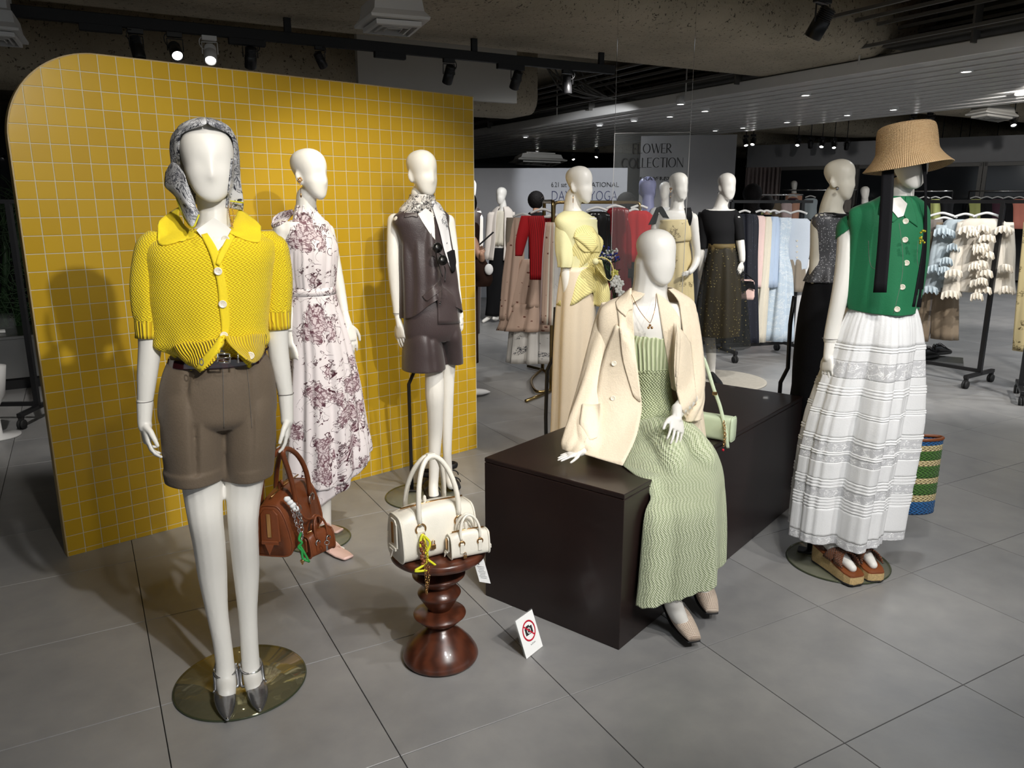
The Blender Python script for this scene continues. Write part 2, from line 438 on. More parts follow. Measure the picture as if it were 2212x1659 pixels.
# ---------------------------------------------------------------- materials
M = {}
def nt(name):
    m = bpy.data.materials.new(name); m.use_nodes = True; t = m.node_tree; return m, t, t.nodes['Principled BSDF']
def N_(t, typ, **kw):
    n = t.nodes.new(typ)
    for k, v in kw.items():
        if k.startswith('i_'):
            key = k[2:]; key = int(key) if key.isdigit() else key.replace('_', ' ')
            n.inputs[key].default_value = v
        else: setattr(n, k, v)
    return n
def c4(c): return (c[0], c[1], c[2], 1)
def s2l(r, g, b):
    f = lambda x: ((x / 255 + .055) / 1.055) ** 2.4 if x > 10 else x / 255 / 12.92
    return (f(r), f(g), f(b))
def mathn(t, op, a, b=None, cl=False):
    n = t.nodes.new('ShaderNodeMath'); n.operation = op; n.use_clamp = cl
    for i, x in enumerate((a, b)):
        if x is None: continue
        if isinstance(x, (int, float)): n.inputs[i].default_value = x
        else: t.links.new(x, n.inputs[i])
    return n.outputs[0]
def uvsep(t):
    u = N_(t, 'ShaderNodeUVMap'); s = N_(t, 'ShaderNodeSeparateXYZ'); t.links.new(u.outputs[0], s.inputs[0]); return u.outputs[0], s.outputs[0], s.outputs[1]
def mixc(t, fac, a, b):
    n = t.nodes.new('ShaderNodeMix'); n.data_type = 'RGBA'
    for i, x in ((0, fac), (6, a), (7, b)):
        if isinstance(x, (int, float)): n.inputs[i].default_value = x
        elif isinstance(x, tuple): n.inputs[i].default_value = c4(x)
        else: t.links.new(x, n.inputs[i])
    return n.outputs[2]
def bump(t, bs, h, st_=.3, dist=.002):
    b = N_(t, 'ShaderNodeBump'); b.inputs['Strength'].default_value = st_; b.inputs['Distance'].default_value = dist
    t.links.new(h, b.inputs['Height']); t.links.new(b.outputs[0], bs.inputs['Normal'])
def noise(t, scale, detail=3, vec=None, rough=.55, dist=0):
    n = N_(t, 'ShaderNodeTexNoise'); n.inputs['Scale'].default_value = scale; n.inputs['Detail'].default_value = detail; n.inputs['Roughness'].default_value = rough; n.inputs['Distortion'].default_value = dist
    if vec is None:
        g = N_(t, 'ShaderNodeTexCoord'); vec = g.outputs['Object']
    t.links.new(vec, n.inputs['Vector']); return n.outputs[0]
def ramp(t, fac, lo, hi):
    n = t.nodes.new('ShaderNodeMapRange'); n.inputs[1].default_value = lo; n.inputs[2].default_value = hi; t.links.new(fac, n.inputs[0]); return n.outputs[0]
def plain(name, col, rough=.5, metal=0, var=0.0, vs_=8, bmp=0, bs_=60, alpha=1, coat=0, sheen=0, emit=0, trans=0, sss=0, dist=.002, spec=None):
    m, t, b = nt(name); b.inputs['Roughness'].default_value = rough; b.inputs['Metallic'].default_value = metal
    b.inputs['Base Color'].default_value = c4(col)
    if var:
        f = noise(t, vs_, 4); t.links.new(mixc(t, ramp(t, f, .3, .7), tuple(x * (1 - var) for x in col), tuple(min(1, x * (1 + var)) for x in col)), b.inputs['Base Color'])
    if bmp: bump(t, b, noise(t, bs_, 3), bmp, dist)
    b.inputs['Alpha'].default_value = alpha; b.inputs['Coat Weight'].default_value = coat; b.inputs['Sheen Weight'].default_value = sheen
    if spec is not None: b.inputs['Specular IOR Level'].default_value = spec
    if emit: b.inputs['Emission Color'].default_value = c4(col); b.inputs['Emission Strength'].default_value = emit
    if trans: b.inputs['Transmission Weight'].default_value = trans
    M[name] = m; return m
def knit(name, col, dark, su=.009, sv=.006, kind='mesh', st_=.8, alpha_holes=0, rough=.85):
    m, t, b = nt(name); vec, u, v = uvsep(t); b.inputs['Roughness'].default_value = rough; b.inputs['Sheen Weight'].default_value = .15
    nz = noise(t, 60, 2)
    uu = mathn(t, 'MULTIPLY', u, 2 * PI / su); vv = mathn(t, 'MULTIPLY', v, 2 * PI / sv)
    if kind == 'mesh':
        wob = mathn(t, 'MULTIPLY', mathn(t, 'SINE', mathn(t, 'MULTIPLY', v, PI / sv)), 1.0)
        h = mathn(t, 'MULTIPLY', mathn(t, 'SINE', mathn(t, 'ADD', uu, wob)), mathn(t, 'SINE', vv))
    elif kind == 'rib': h = mathn(t, 'SINE', uu)
    elif kind == 'crochet':
        w1 = mathn(t, 'SINE', mathn(t, 'ADD', uu, mathn(t, 'MULTIPLY', mathn(t, 'SINE', mathn(t, 'MULTIPLY', v, 2 * PI / (sv * 9))), 2.2)))
        h = mathn(t, 'ADD', mathn(t, 'MULTIPLY', w1, .6), mathn(t, 'MULTIPLY', mathn(t, 'SINE', vv), mathn(t, 'SINE', mathn(t, 'MULTIPLY', u, 4 * PI / su))))
    else: h = mathn(t, 'MULTIPLY', mathn(t, 'SINE', uu), mathn(t, 'SINE', vv))
    h2 = ramp(t, h, -.7, .35)
    t.links.new(mixc(t, h2, dark, col), b.inputs['Base Color'])
    bump(t, b, mathn(t, 'ADD', h, mathn(t, 'MULTIPLY', nz, .4)), st_, .0025)
    if alpha_holes:
        g = mathn(t, 'GREATER_THAN', h, -alpha_holes); t.links.new(g, b.inputs['Alpha'])
    M[name] = m; return m
def weave(name, col, var=.1, su=.0012, rough=.8, st_=.25, sheen=.1, alpha=1, trans=0, big=0.0, crease=0):
    m, t, b = nt(name); vec, u, v = uvsep(t); b.inputs['Roughness'].default_value = rough; b.inputs['Sheen Weight'].default_value = sheen
    f = noise(t, 5, 4); g = noise(t, 180, 2)
    fac = mathn(t, 'ADD', mathn(t, 'MULTIPLY', f, .5), mathn(t, 'MULTIPLY', g, .5))
    t.links.new(mixc(t, ramp(t, fac, .35, .65), tuple(x * (1 - var) for x in col), tuple(min(1, x * (1 + var)) for x in col)), b.inputs['Base Color'])
    h = mathn(t, 'ADD', mathn(t, 'MULTIPLY', g, .5), mathn(t, 'MULTIPLY', noise(t, 14, 3, dist=.8), 3.0 * crease)) if crease else g
    bump(t, b, h, st_, .002 if not crease else .006)
    b.inputs['Alpha'].default_value = alpha
    if max(col) < .04: b.inputs['Specular IOR Level'].default_value = .12; b.inputs['Sheen Weight'].default_value = 0
    M[name] = m; return m
def floral(name, base, ink, scale=7.0, fine=70.0, cover=.42, rough=.6, sheer=None, ink2=None, st_=.15):
    m, t, b = nt(name); vec, u, v = uvsep(t); b.inputs['Roughness'].default_value = rough
    vo = N_(t, 'ShaderNodeTexVoronoi'); vo.inputs['Scale'].default_value = scale; vo.inputs['Randomness'].default_value = 1
    nz = N_(t, 'ShaderNodeTexNoise'); nz.inputs['Scale'].default_value = 9; nz.inputs['Detail'].default_value = 4; t.links.new(vec, nz.inputs['Vector'])
    ad = N_(t, 'ShaderNodeVectorMath', operation='SCALE'); ad.inputs['Scale'].default_value = .22; t.links.new(nz.outputs[1], ad.inputs[0])
    a2 = N_(t, 'ShaderNodeVectorMath', operation='ADD'); t.links.new(vec, a2.inputs[0]); t.links.new(ad.outputs[0], a2.inputs[1]); t.links.new(a2.outputs[0], vo.inputs['Vector'])
    cl = mathn(t, 'LESS_THAN', vo.outputs['Distance'], cover)
    v2 = N_(t, 'ShaderNodeTexVoronoi'); v2.feature = 'DISTANCE_TO_EDGE'; v2.inputs['Scale'].default_value = fine; t.links.new(a2.outputs[0], v2.inputs['Vector'])
    pet = mathn(t, 'LESS_THAN', mathn(t, 'ADD', v2.outputs[0], mathn(t, 'MULTIPLY', noise(t, 45, 3, vec, dist=1.5), .38)), .285)
    st2 = mathn(t, 'LESS_THAN', mathn(t, 'ABSOLUTE', mathn(t, 'SUBTRACT', noise(t, 11, 2, vec, dist=1.0), .5)), .006)
    v3 = N_(t, 'ShaderNodeTexVoronoi'); v3.inputs['Scale'].default_value = fine * .55; t.links.new(a2.outputs[0], v3.inputs['Vector'])
    blob = mathn(t, 'LESS_THAN', mathn(t, 'ADD', v3.outputs['Distance'], mathn(t, 'MULTIPLY', noise(t, 60, 2, vec), .5)), .50)
    pet = mathn(t, 'MAXIMUM', mathn(t, 'MULTIPLY', pet, .85), blob)
    fac = mathn(t, 'MAXIMUM', mathn(t, 'MULTIPLY', cl, pet), mathn(t, 'MULTIPLY', st2, mathn(t, 'LESS_THAN', vo.outputs['Distance'], cover * 1.35)))
    col = mixc(t, fac, base, ink)
    if ink2: col = mixc(t, mathn(t, 'MULTIPLY', mathn(t, 'LESS_THAN', vo.outputs['Distance'], cover * .8), .35), col, ink2)
    t.links.new(col, b.inputs['Base Color']); bump(t, b, noise(t, 150, 2), st_, .001)
    if sheer is not None: t.links.new(mathn(t, 'MAXIMUM', fac, sheer), b.inputs['Alpha'])
    M[name] = m; return m
def dots(name, base, ink, scale=28, r=.28, rough=.7, sheer=None):
    m, t, b = nt(name); vec, u, v = uvsep(t); b.inputs['Roughness'].default_value = rough
    vo = N_(t, 'ShaderNodeTexVoronoi'); vo.inputs['Scale'].default_value = scale; vo.inputs['Randomness'].default_value = .55; t.links.new(vec, vo.inputs['Vector'])
    fac = mathn(t, 'LESS_THAN', mathn(t, 'ADD', vo.outputs['Distance'], mathn(t, 'MULTIPLY', noise(t, 90, 1, vec), .2)), r)
    t.links.new(mixc(t, fac, base, ink), b.inputs['Base Color'])
    if sheer is not None: t.links.new(mathn(t, 'MAXIMUM', mathn(t, 'MULTIPLY', fac, .9), sheer), b.inputs['Alpha'])
    M[name] = m; return m
plain('mannequin_white', s2l(236, 233, 226), .42, sss=0, coat=.08)
plain('mannequin_warm', s2l(240, 234, 218), .42, coat=.08)
plain('black_metal', (.012, .012, .013), .35)
plain('black_matte', (.008, .008, .009), .6)
plain('white_paint', s2l(225, 224, 222), .5)
plain('chrome', (.75, .75, .76), .12, 1)
plain('brass', s2l(150, 128, 84), .28, 1)
plain('gold', s2l(214, 168, 112), .22, 1)
plain('silver_leather', s2l(150, 150, 152), .26, .85, var=.12, vs_=30, bmp=.25, bs_=120)
plain('seam', (.16, .15, .14), .7)
plain('shell_button', s2l(240, 232, 214), .25, var=.08, vs_=200)
plain('amber_button', s2l(215, 190, 120), .25)
plain('ebonised_wood', s2l(34, 22, 20), .38, var=.3, vs_=3, bmp=.06, bs_=40, coat=.1)
plain('brown_leather', s2l(118, 62, 32), .42, var=.14, vs_=14, bmp=.3, bs_=220, coat=.06)
plain('white_leather', s2l(226, 221, 208), .42, var=.05, vs_=14, bmp=.22, bs_=260, coat=.06)
plain('mint_leather', s2l(208, 222, 190), .4, var=.04, bmp=.2, bs_=260)
plain('dark_patent', s2l(48, 20, 22), .12, coat=.8)
plain('pink_leather', s2l(232, 196, 186), .4)
plain('plate_glass_gold', s2l(172, 164, 120), .05, .9)
plain('tag_paper', s2l(244, 244, 242), .6)
plain('ink_black', (.02, .02, .02), .6)
plain('ink_navy', s2l(28, 36, 92), .6)
plain('sign_red', s2l(196, 22, 48), .5)
plain('lamp_glow', (1, .98, .94), .5, emit=14)
plain('lamp_soft', (1, .98, .94), .5, emit=5)
plain('green_cord', s2l(40, 150, 70), .6)
plain('lime_cord', s2l(208, 208, 30), .55)
plain('stainless', s2l(170, 170, 168), .28, 1, var=.06, vs_=4)
plain('grout', s2l(214, 206, 176), .7)
plain('rubber', (.015, .015, .015), .7)
plain('hair_black', (.006, .005, .005), .7, bmp=.9, bs_=70, spec=.15, dist=.01)
plain('skin', s2l(205, 160, 135), .5)
plain('petal_white', s2l(240, 240, 232), .6); plain('petal_blue', s2l(50, 60, 150), .6); plain('petal_yellow', s2l(225, 220, 110), .6)
plain('leaf_green', s2l(40, 66, 36), .55, var=.3)
plain('sole_black', (.02, .02, .022), .6)
plain('jute', s2l(196, 168, 118), .85, var=.2, vs_=160, bmp=.8, bs_=260)
plain('tan_leather', s2l(128, 70, 36), .4, var=.1)
plain('grey_wall', s2l(140, 140, 142), .8, var=.03)
plain('white_wall', s2l(196, 197, 202), .8, var=.02)
plain('dark_wall', s2l(42, 42, 44), .6, var=.2, vs_=.6)
plain('window_glass', (.015, .017, .02), .08)
plain('slat_metal', s2l(236, 234, 230), .25, .0, var=.04, vs_=2)
plain('rail_grey', s2l(92, 90, 86), .5)
plain('duct_grey', s2l(120, 118, 112), .6, var=.15, vs_=2)
plain('panel_white', s2l(190, 187, 180), .7)
plain('rug', s2l(176, 170, 158), .95, var=.08, vs_=40)
plain('curtain', s2l(150, 136, 134), .85)
plain('lilac', s2l(150, 154, 196), .45)
plain('dark_socket', (.004, .004, .004), .3, coat=.5)
# clear sheet
m, t, b = nt('clear_acrylic'); b.inputs['Base Color'].default_value = (.9, .95, .95, 1); b.inputs['Roughness'].default_value = .03; b.inputs['Alpha'].default_value = .05; M['clear_acrylic'] = m
m, t, b = nt('base_glass'); b.inputs['Base Color'].default_value = c4(s2l(150, 152, 120)); b.inputs['Roughness'].default_value = .04; b.inputs['Alpha'].default_value = .32; b.inputs['Specular IOR Level'].default_value = .7; M['base_glass'] = m
plain('glass_rim', s2l(60, 66, 48), .15)
# walnut with long grain
m, t, b = nt('walnut'); g = N_(t, 'ShaderNodeTexCoord'); mp = N_(t, 'ShaderNodeMapping'); mp.inputs['Scale'].default_value = (1, 5, 1.2); t.links.new(g.outputs['Object'], mp.inputs[0])
wv = N_(t, 'ShaderNodeTexWave'); wv.inputs['Scale'].default_value = 6; wv.inputs['Distortion'].default_value = 4; wv.inputs['Detail'].default_value = 3; t.links.new(mp.outputs[0], wv.inputs[0])
t.links.new(mixc(t, wv.outputs[1], s2l(66, 34, 22), s2l(90, 47, 30)), b.inputs['Base Color']); b.inputs['Roughness'].default_value = .3; b.inputs['Coat Weight'].default_value = .25; M['walnut'] = m
# glazed wall tile: each tile slightly its own yellow
m, t, b = nt('yellow_tile'); oi = N_(t, 'ShaderNodeObjectInfo'); nz = noise(t, 3.0, 3)
f = mathn(t, 'ADD', mathn(t, 'MULTIPLY', oi.outputs['Random'], .5), mathn(t, 'MULTIPLY', nz, .5))
t.links.new(mixc(t, f, s2l(194, 155, 36), s2l(214, 175, 46)), b.inputs['Base Color']); b.inputs['Roughness'].default_value = .24; b.inputs['Specular IOR Level'].default_value = .35
bump(t, b, noise(t, 7, 2), .12, .01); M['yellow_tile'] = m
# porcelain floor
m, t, b = nt('floor_tile'); g = N_(t, 'ShaderNodeNewGeometry'); n1 = noise(t, 1.6, 6, g.outputs['Position'], .62, .4); n2 = noise(t, 9, 5, g.outputs['Position'])
oi = N_(t, 'ShaderNodeObjectInfo')
f = mathn(t, 'ADD', mathn(t, 'MULTIPLY', n1, .62), mathn(t, 'ADD', mathn(t, 'MULTIPLY', n2, .26), mathn(t, 'MULTIPLY', oi.outputs['Random'], .08)))
t.links.new(mixc(t, ramp(t, f, .3, .7), s2l(124, 124, 125), s2l(158, 156, 153)), b.inputs['Base Color'])
t.links.new(ramp(t, n2, -1.2, 1.8), b.inputs['Roughness']); b.inputs['Roughness'].default_value = .4
r_ = t.nodes.new('ShaderNodeMapRange'); r_.inputs[3].default_value = .30; r_.inputs[4].default_value = .46; t.links.new(n2, r_.inputs[0]); t.links.new(r_.outputs[0], b.inputs['Roughness'])
bump(t, b, n2, .05, .002); M['floor_tile'] = m
plain('grout_dark', s2l(58, 56, 54), .9)
# sprayed fireproofing
m, t, b = nt('sprayed_concrete'); n1 = noise(t, 28, 5, None, .7, .3); n2 = noise(t, 1.2, 3); n3 = noise(t, 75, 2)
cc = mixc(t, ramp(t, n2, .3, .7), s2l(160, 150, 130), s2l(190, 178, 156))
pit = mathn(t, 'GREATER_THAN', mathn(t, 'ADD', mathn(t, 'MULTIPLY', n1, .7), mathn(t, 'MULTIPLY', n3, .3)), .585)
t.links.new(mixc(t, mathn(t, 'MULTIPLY', pit, .8), cc, s2l(34, 30, 28)), b.inputs['Base Color']); b.inputs['Roughness'].default_value = .95
bump(t, b, mathn(t, 'SUBTRACT', noise(t, 18, 5), mathn(t, 'MULTIPLY', pit, .5)), .9, .02); M['sprayed_concrete'] = m
# fabrics
knit('yellow_knit', s2l(250, 226, 26), s2l(208, 170, 8), .0085, .0075, 'mesh', .55)
knit('yellow_rib', s2l(246, 216, 30), s2l(205, 165, 5), .009, .01, 'rib', .7)
weave('yellow_plain', s2l(246, 218, 32), .04, st_=.3)
weave('brown_suiting', s2l(104, 90, 74), .08, rough=.75, crease=.15)
floral('floral_dress', s2l(230, 222, 224), s2l(70, 28, 42), 8.0, 48, .50, ink2=s2l(150, 110, 122))
weave('dark_silk', s2l(60, 49, 50), .10, rough=.42, sheen=.2, crease=.25)
floral('grey_scarf', s2l(212, 208, 204), s2l(42, 40, 44), 10, 90, .56, .4)
floral('bandana', s2l(212, 212, 214), s2l(46, 48, 58), 9, 70, .62, .45, ink2=s2l(120, 122, 130))
weave('cream_linen', s2l(238, 222, 196), .05, rough=.8, crease=.5, st_=.4)
knit('green_crochet', s2l(224, 231, 196), s2l(176, 188, 146), .013, .009, 'crochet', .8)
knit('green_rib', s2l(218, 226, 186), s2l(168, 180, 136), .014, .012, 'rib', .9)
knit('green_net', s2l(218, 226, 186), s2l(152, 164, 118), .011, .013, 'mesh', 1.0)
weave('green_twill', s2l(10, 108, 66), .05, rough=.75, crease=.1)
weave('black_ribbon', (.010, .010, .012), .05, rough=.7, sheen=0)
weave('white_cotton', s2l(238, 238, 238), .02, rough=.8, crease=.35)
floral('white_lace', s2l(226, 226, 228), s2l(255, 255, 255), 30, 160, .5, .8, sheer=.72, st_=.5)
floral('shirt_scarf_white', s2l(226, 226, 230), s2l(60, 60, 72), 12, 90, .38, .5)
m, t, b = nt('raffia_hat'); vec, u, v = uvsep(t); a_ = mathn(t, 'SINE', mathn(t, 'MULTIPLY', mathn(t, 'ADD', u, v), 2 * PI / .0085)); c_ = mathn(t, 'SINE', mathn(t, 'MULTIPLY', mathn(t, 'SUBTRACT', u, v), 2 * PI / .0085)); h = mathn(t, 'MULTIPLY', a_, c_)
t.links.new(mixc(t, ramp(t, mathn(t, 'ADD', h, mathn(t, 'MULTIPLY', noise(t, 60, 3), .8)), -.4, .9), s2l(168, 130, 86), s2l(220, 188, 144)), b.inputs['Base Color']); b.inputs['Roughness'].default_value = .6; bump(t, b, h, .9, .002); M['raffia_hat'] = m
def straw(name, col, dark): knit(name, col, dark, .016, .013, 'mesh', 1.0, rough=.8)
straw('straw_blue', s2l(24, 104, 168), s2l(10, 52, 96)); straw('straw_green', s2l(74, 124, 40), s2l(36, 70, 18)); straw('straw_cream', s2l(226, 208, 158), s2l(160, 138, 90))
knit('braid_tan', s2l(132, 76, 40), s2l(66, 32, 14), .012, .009, 'x', .9, rough=.4)
m, t, b = nt('netting_beige'); vec, u, v = uvsep(t); h = mathn(t, 'MULTIPLY', mathn(t, 'SINE', mathn(t, 'MULTIPLY', mathn(t, 'ADD', u, v), 2 * PI / .013)), mathn(t, 'SINE', mathn(t, 'MULTIPLY', mathn(t, 'SUBTRACT', u, v), 2 * PI / .013)))
t.links.new(mixc(t, mathn(t, 'LESS_THAN', h, .42), s2l(150, 120, 98), s2l(226, 208, 190)), b.inputs['Base Color']); bump(t, b, h, .6, .002); M['netting_beige'] = m
def stripes(name, base, ink, sp, w_=.12, diag=0.0, rough=.7):
    m, t, b = nt(name); vec, u, v = uvsep(t); s_ = mathn(t, 'FRACT', mathn(t, 'MULTIPLY', mathn(t, 'ADD', u, mathn(t, 'MULTIPLY', v, diag)), 1 / sp))
    t.links.new(mixc(t, mathn(t, 'LESS_THAN', s_, w_), base, ink), b.inputs['Base Color']); b.inputs['Roughness'].default_value = rough; bump(t, b, noise(t, 20, 3), .3, .004); M[name] = m
stripes('yellow_stripe', s2l(240, 228, 158), s2l(120, 110, 72), .014, .12, .8)
weave('lemon_sheer', s2l(240, 236, 186), .03, alpha=.82, rough=.7, crease=.3)
weave('cream_satin', s2l(224, 208, 184), .03, rough=.4, crease=.25)
floral('beige_floral', s2l(216, 198, 148), s2l(104, 88, 56), 9, 60, .26)
weave('black_jersey', (.012, .012, .013), .1, rough=.75)
dots('dotted_skirt', s2l(104, 88, 50), s2l(206, 184, 104), 34, .27)
dots('dotted_overlay', s2l(26, 28, 26), s2l(150, 134, 80), 34, .24, sheer=.38)
dots('sequin', (.10, .10, .11), (.75, .75, .78), 120, .34, .3)
weave('black_denim', (.014, .014, .016), .2, rough=.8)
weave('red_knit', s2l(184, 12, 24), .08, rough=.8, crease=.3)
stripes('red_pleat', s2l(186, 12, 24), s2l(120, 4, 12), .012, .3)
dots('dotted_blush', s2l(206, 176, 156), s2l(120, 72, 58), 22, .27)
floral('white_botanical', s2l(214, 210, 204), s2l(40, 42, 52), 7, 55, .26)
plain('black_faux_leather', (.012, .012, .013), .22, coat=.3)
plain('red_faux_leather', s2l(120, 8, 22), .3, coat=.3)
weave('grey_sheer', s2l(150, 138, 122), .06, crease=.3)
dots('navy_lace', s2l(14, 18, 32), s2l(70, 78, 104), 70, .25)
weave('blush_fabric', s2l(232, 204, 198), .04, crease=.35); weave('ivory_fabric', s2l(226, 218, 200), .04, crease=.4)
weave('blue_fabric', s2l(186, 204, 228), .04, crease=.35); floral('blue_lace', s2l(196, 212, 226), s2l(226, 234, 240), 20, 90, .5)
weave('ice_cardigan', s2l(214, 224, 236), .03, crease=.2)
weave('mist_blue', s2l(176, 188, 194), .04, crease=.4); weave('ruffle_cream', s2l(218, 210, 196), .04, crease=.3)
weave('khaki_trouser', s2l(128, 112, 92), .06, crease=.2); weave('taupe_trouser', s2l(112, 104, 98), .06)
weave('white_suiting', s2l(228, 218, 208), .03); weave('black_trouser', (.010, .010, .011), .1)
weave('coral_fabric', s2l(226, 140, 120), .05); weave('maroon_fabric', s2l(70, 36, 50), .1); weave('lime_fabric', s2l(190, 196, 120), .05); weave('peach_fabric', s2l(226, 168, 140), .04)
weave('brown_coat', s2l(48, 32, 26), .12, rough=.9)

# ---------------------------------------------------------------- structure
floor = obj('floor', MB().box((0, 9, -.03), 44, 44, .044, (D2, D1, UP)), M['grout_dark'], kind='structure', origin=(0, 0, 0))
tile = MB().box((0, 0, -.007), .5972, .5972, .014, (D2, D1, UP), .0012); tme = None
cells = []
for i in range(-30, 46):
    for j in range(-4, 44):
        u, v = .67 + .6 * i + .3, .09 + .6 * j + .3; p = UV(u, v)
        if p.y > -.6 and abs(p.x) < p.y * .78 + 3.6 and p.length < 24: cells.append((p.length + (0 if p.y > .3 and abs(p.x) < p.y * .70 + .6 else 9), p))
cells.sort(key=lambda a: a[0])
far = MB()
for k, (l, p) in enumerate(cells):
    if k < 300:
        if tme is None: o = obj('floor_tile', tile, M['floor_tile'], floor); tme = o
        else: o = tme.copy(); C.objects.link(o); o.parent = floor
        o.location = p
    elif l < 15: far.box(p + V((0, 0, -.007)), .5972, .5972, .014, (D2, D1, UP))
    else: far.box(p + V((0, 0, -.007)), .5975, .5975, .014, (D2, D1, UP))
obj('far_floor_tiles', far, M['floor_tile'], floor, kind='stuff')
CZ = 3.5
ceil = obj('ceiling', MB().box(UV(6, 9, CZ + .1), 44, 44, .2, (D2, D1, UP)), M['sprayed_concrete'], kind='structure', origin=UV(6, 9, CZ))
def beam(u0, u1, v0, v1, z, rad=.22, mat='sprayed_concrete'):
    pr = [(v0, CZ)]
    for a in range(0, 7): pr.append((v0 + rad - rad * math.cos(a * PI / 12), z + rad - rad * math.sin(a * PI / 12)))
    for a in range(6, -1, -1): pr.append((v1 - rad + rad * math.cos(a * PI / 12), z + rad - rad * math.sin(a * PI / 12)))
    pr.append((v1, CZ)); mb = MB(); n = 12
    mb.loft([[UV(u0 + (u1 - u0) * k / n, v, zz) for v, zz in pr] for k in range(n + 1)])
    return obj('ceiling_beam', mb, M[mat], ceil)
beam(-8, 7.4, 5.0, 6.75, 2.93); beam(-8, 5.6, 9.4, 10.4, 2.75, .2)
for v in (1.2,): beam(-8, 16, v, v + 1.2, 3.0)
for v0, z in ((11.2, 2.95), (13.6, 2.85), (16.2, 2.8)): beam(9.5, 30, v0, v0 + .8, z, .2)
beam(9.5, 30, 8.2, 8.9, 3.05, .2)
obj('wall_back', MB().box(UV(8, 24, 1.7), 40, .3, 3.6, (D2, D1, UP)), M['dark_wall'], kind='structure')
obj('wall_right', MB().box(UV(26, 9, 1.7), .3, 34, 3.6, (D2, D1, UP)), M['dark_wall'], kind='structure')
obj('wall_left', MB().box(UV(-9.5, 12, 1.7), .3, 26, 3.6, (D2, D1, UP)), M['dark_wall'], kind='structure')
# dark shop-window band on the far right
F = Fig(at=(10.5, 15.5)); 
obj('trim_1', MB().box(F.b + UP * 2.62, 12.0, .12, .5, (F.r, F.n, UP)), M['grey_wall'], kind='structure')
for k in range(5):
    wd = obj('window_%d' % (k + 1), MB().box(F.b + F.r * (-4.8 + 2.4 * k) + UP * 1.2, 2.34, .05, 2.3, (F.r, F.n, UP)), M['window_glass'], kind='structure')
    fr = MB()
    for sx in (-1.16, 1.16): fr.box(F.b + F.r * (-4.8 + 2.4 * k + sx) + UP * 1.2 - F.n * .05, .07, .08, 2.36, (F.r, F.n, UP))
    fr.box(F.b + F.r * (-4.8 + 2.4 * k) + UP * 2.33 - F.n * .05, 2.36, .08, .07, (F.r, F.n, UP)); obj('window_frame', fr, M['rail_grey'], wd)
STR = {'F': [((0, 0), (0, 1), 1), ((0, 1), (.5, 1), 0), ((0, .5), (.4, .5), 0)], 'L': [((0, 0), (0, 1), 1), ((0, 0), (.5, 0), 0)], 'E': [((0, 0), (0, 1), 1), ((0, 1), (.48, 1), 0), ((0, .5), (.4, .5), 0), ((0, 0), (.48, 0), 0)],
       'W': [((0, 1), (.3, 0), 1), ((.3, 0), (.55, .95), 0), ((.5, 1), (.8, 0), 1), ((.8, 0), (1.05, 1), 0)], 'R': [((0, 0), (0, 1), 1), ((.12, .48), (.55, 0), 1)], 'T': [((.32, 0), (.32, 1), 1), ((0, 1), (.64, 1), 0)], 'I': [((0, 0), (0, 1), 1)],
       'N': [((0, 0), (0, 1), 0), ((0, 1), (.66, 0), 1), ((.66, 0), (.66, 1), 0)], 'O': [], 'C': []}
WD = {'F': .62, 'L': .62, 'E': .62, 'W': 1.2, 'R': .68, 'T': .78, 'I': .2, 'N': .84, 'O': 1.02, 'C': .86}
def roman(s, fig, px, py, h, width, mat, parent, d=-.008):
    tot = sum(WD[c] for c in s) - .12; kx = width / tot; b0 = fig.P(px, py, d); x0 = 0
    for ch in s:
        mb = MB(); P2 = lambda x, y: b0 + fig.r * ((x0 + x) * kx) + UP * (y * h)
        for a, b_, th in STR[ch]:
            w_ = (.055 if th else .022) * h; A_, B2 = P2(*a), P2(*b_); t_ = (B2 - A_).normalized(); mb.box((A_ + B2) / 2, (B2 - A_).length + w_ * .6, .003, w_ * 2, (t_, fig.n, t_.cross(fig.n)))
        if ch in 'OCR':
            rng_ = {'O': (0, 360), 'C': (48, 312), 'R': (-90, 90)}[ch]; cx, cy, rx, ry = (.42, .5, .40, .5) if ch != 'R' else (.12, .74, .30, .26); pts = []
            for i in range(33):
                a = math.radians(rng_[0] + (rng_[1] - rng_[0]) * i / 32); pts.append((cx + rx * math.cos(a), cy + ry * math.sin(a), .018 + .04 * abs(math.cos(a))))
            if ch == 'R': pts = [(0, 1, .018)] + list(reversed(pts)) + [(0, .48, .018)]
            rings = []
            for i, (x, y, w_) in enumerate(pts):
                p = P2(x, y); q2 = P2(*pts[min(i + 1, len(pts) - 1)][:2]) - P2(*pts[max(i - 1, 0)][:2]); nn = q2.normalized().cross(fig.n); w_ *= h
                rings.append([p + nn * w_ - fig.n * .0015, p + nn * w_ + fig.n * .0015, p - nn * w_ + fig.n * .0015, p - nn * w_ - fig.n * .0015])
            mb.loft(rings, smooth=False)
        obj('letter', mb, mat, parent); x0 += WD[ch]
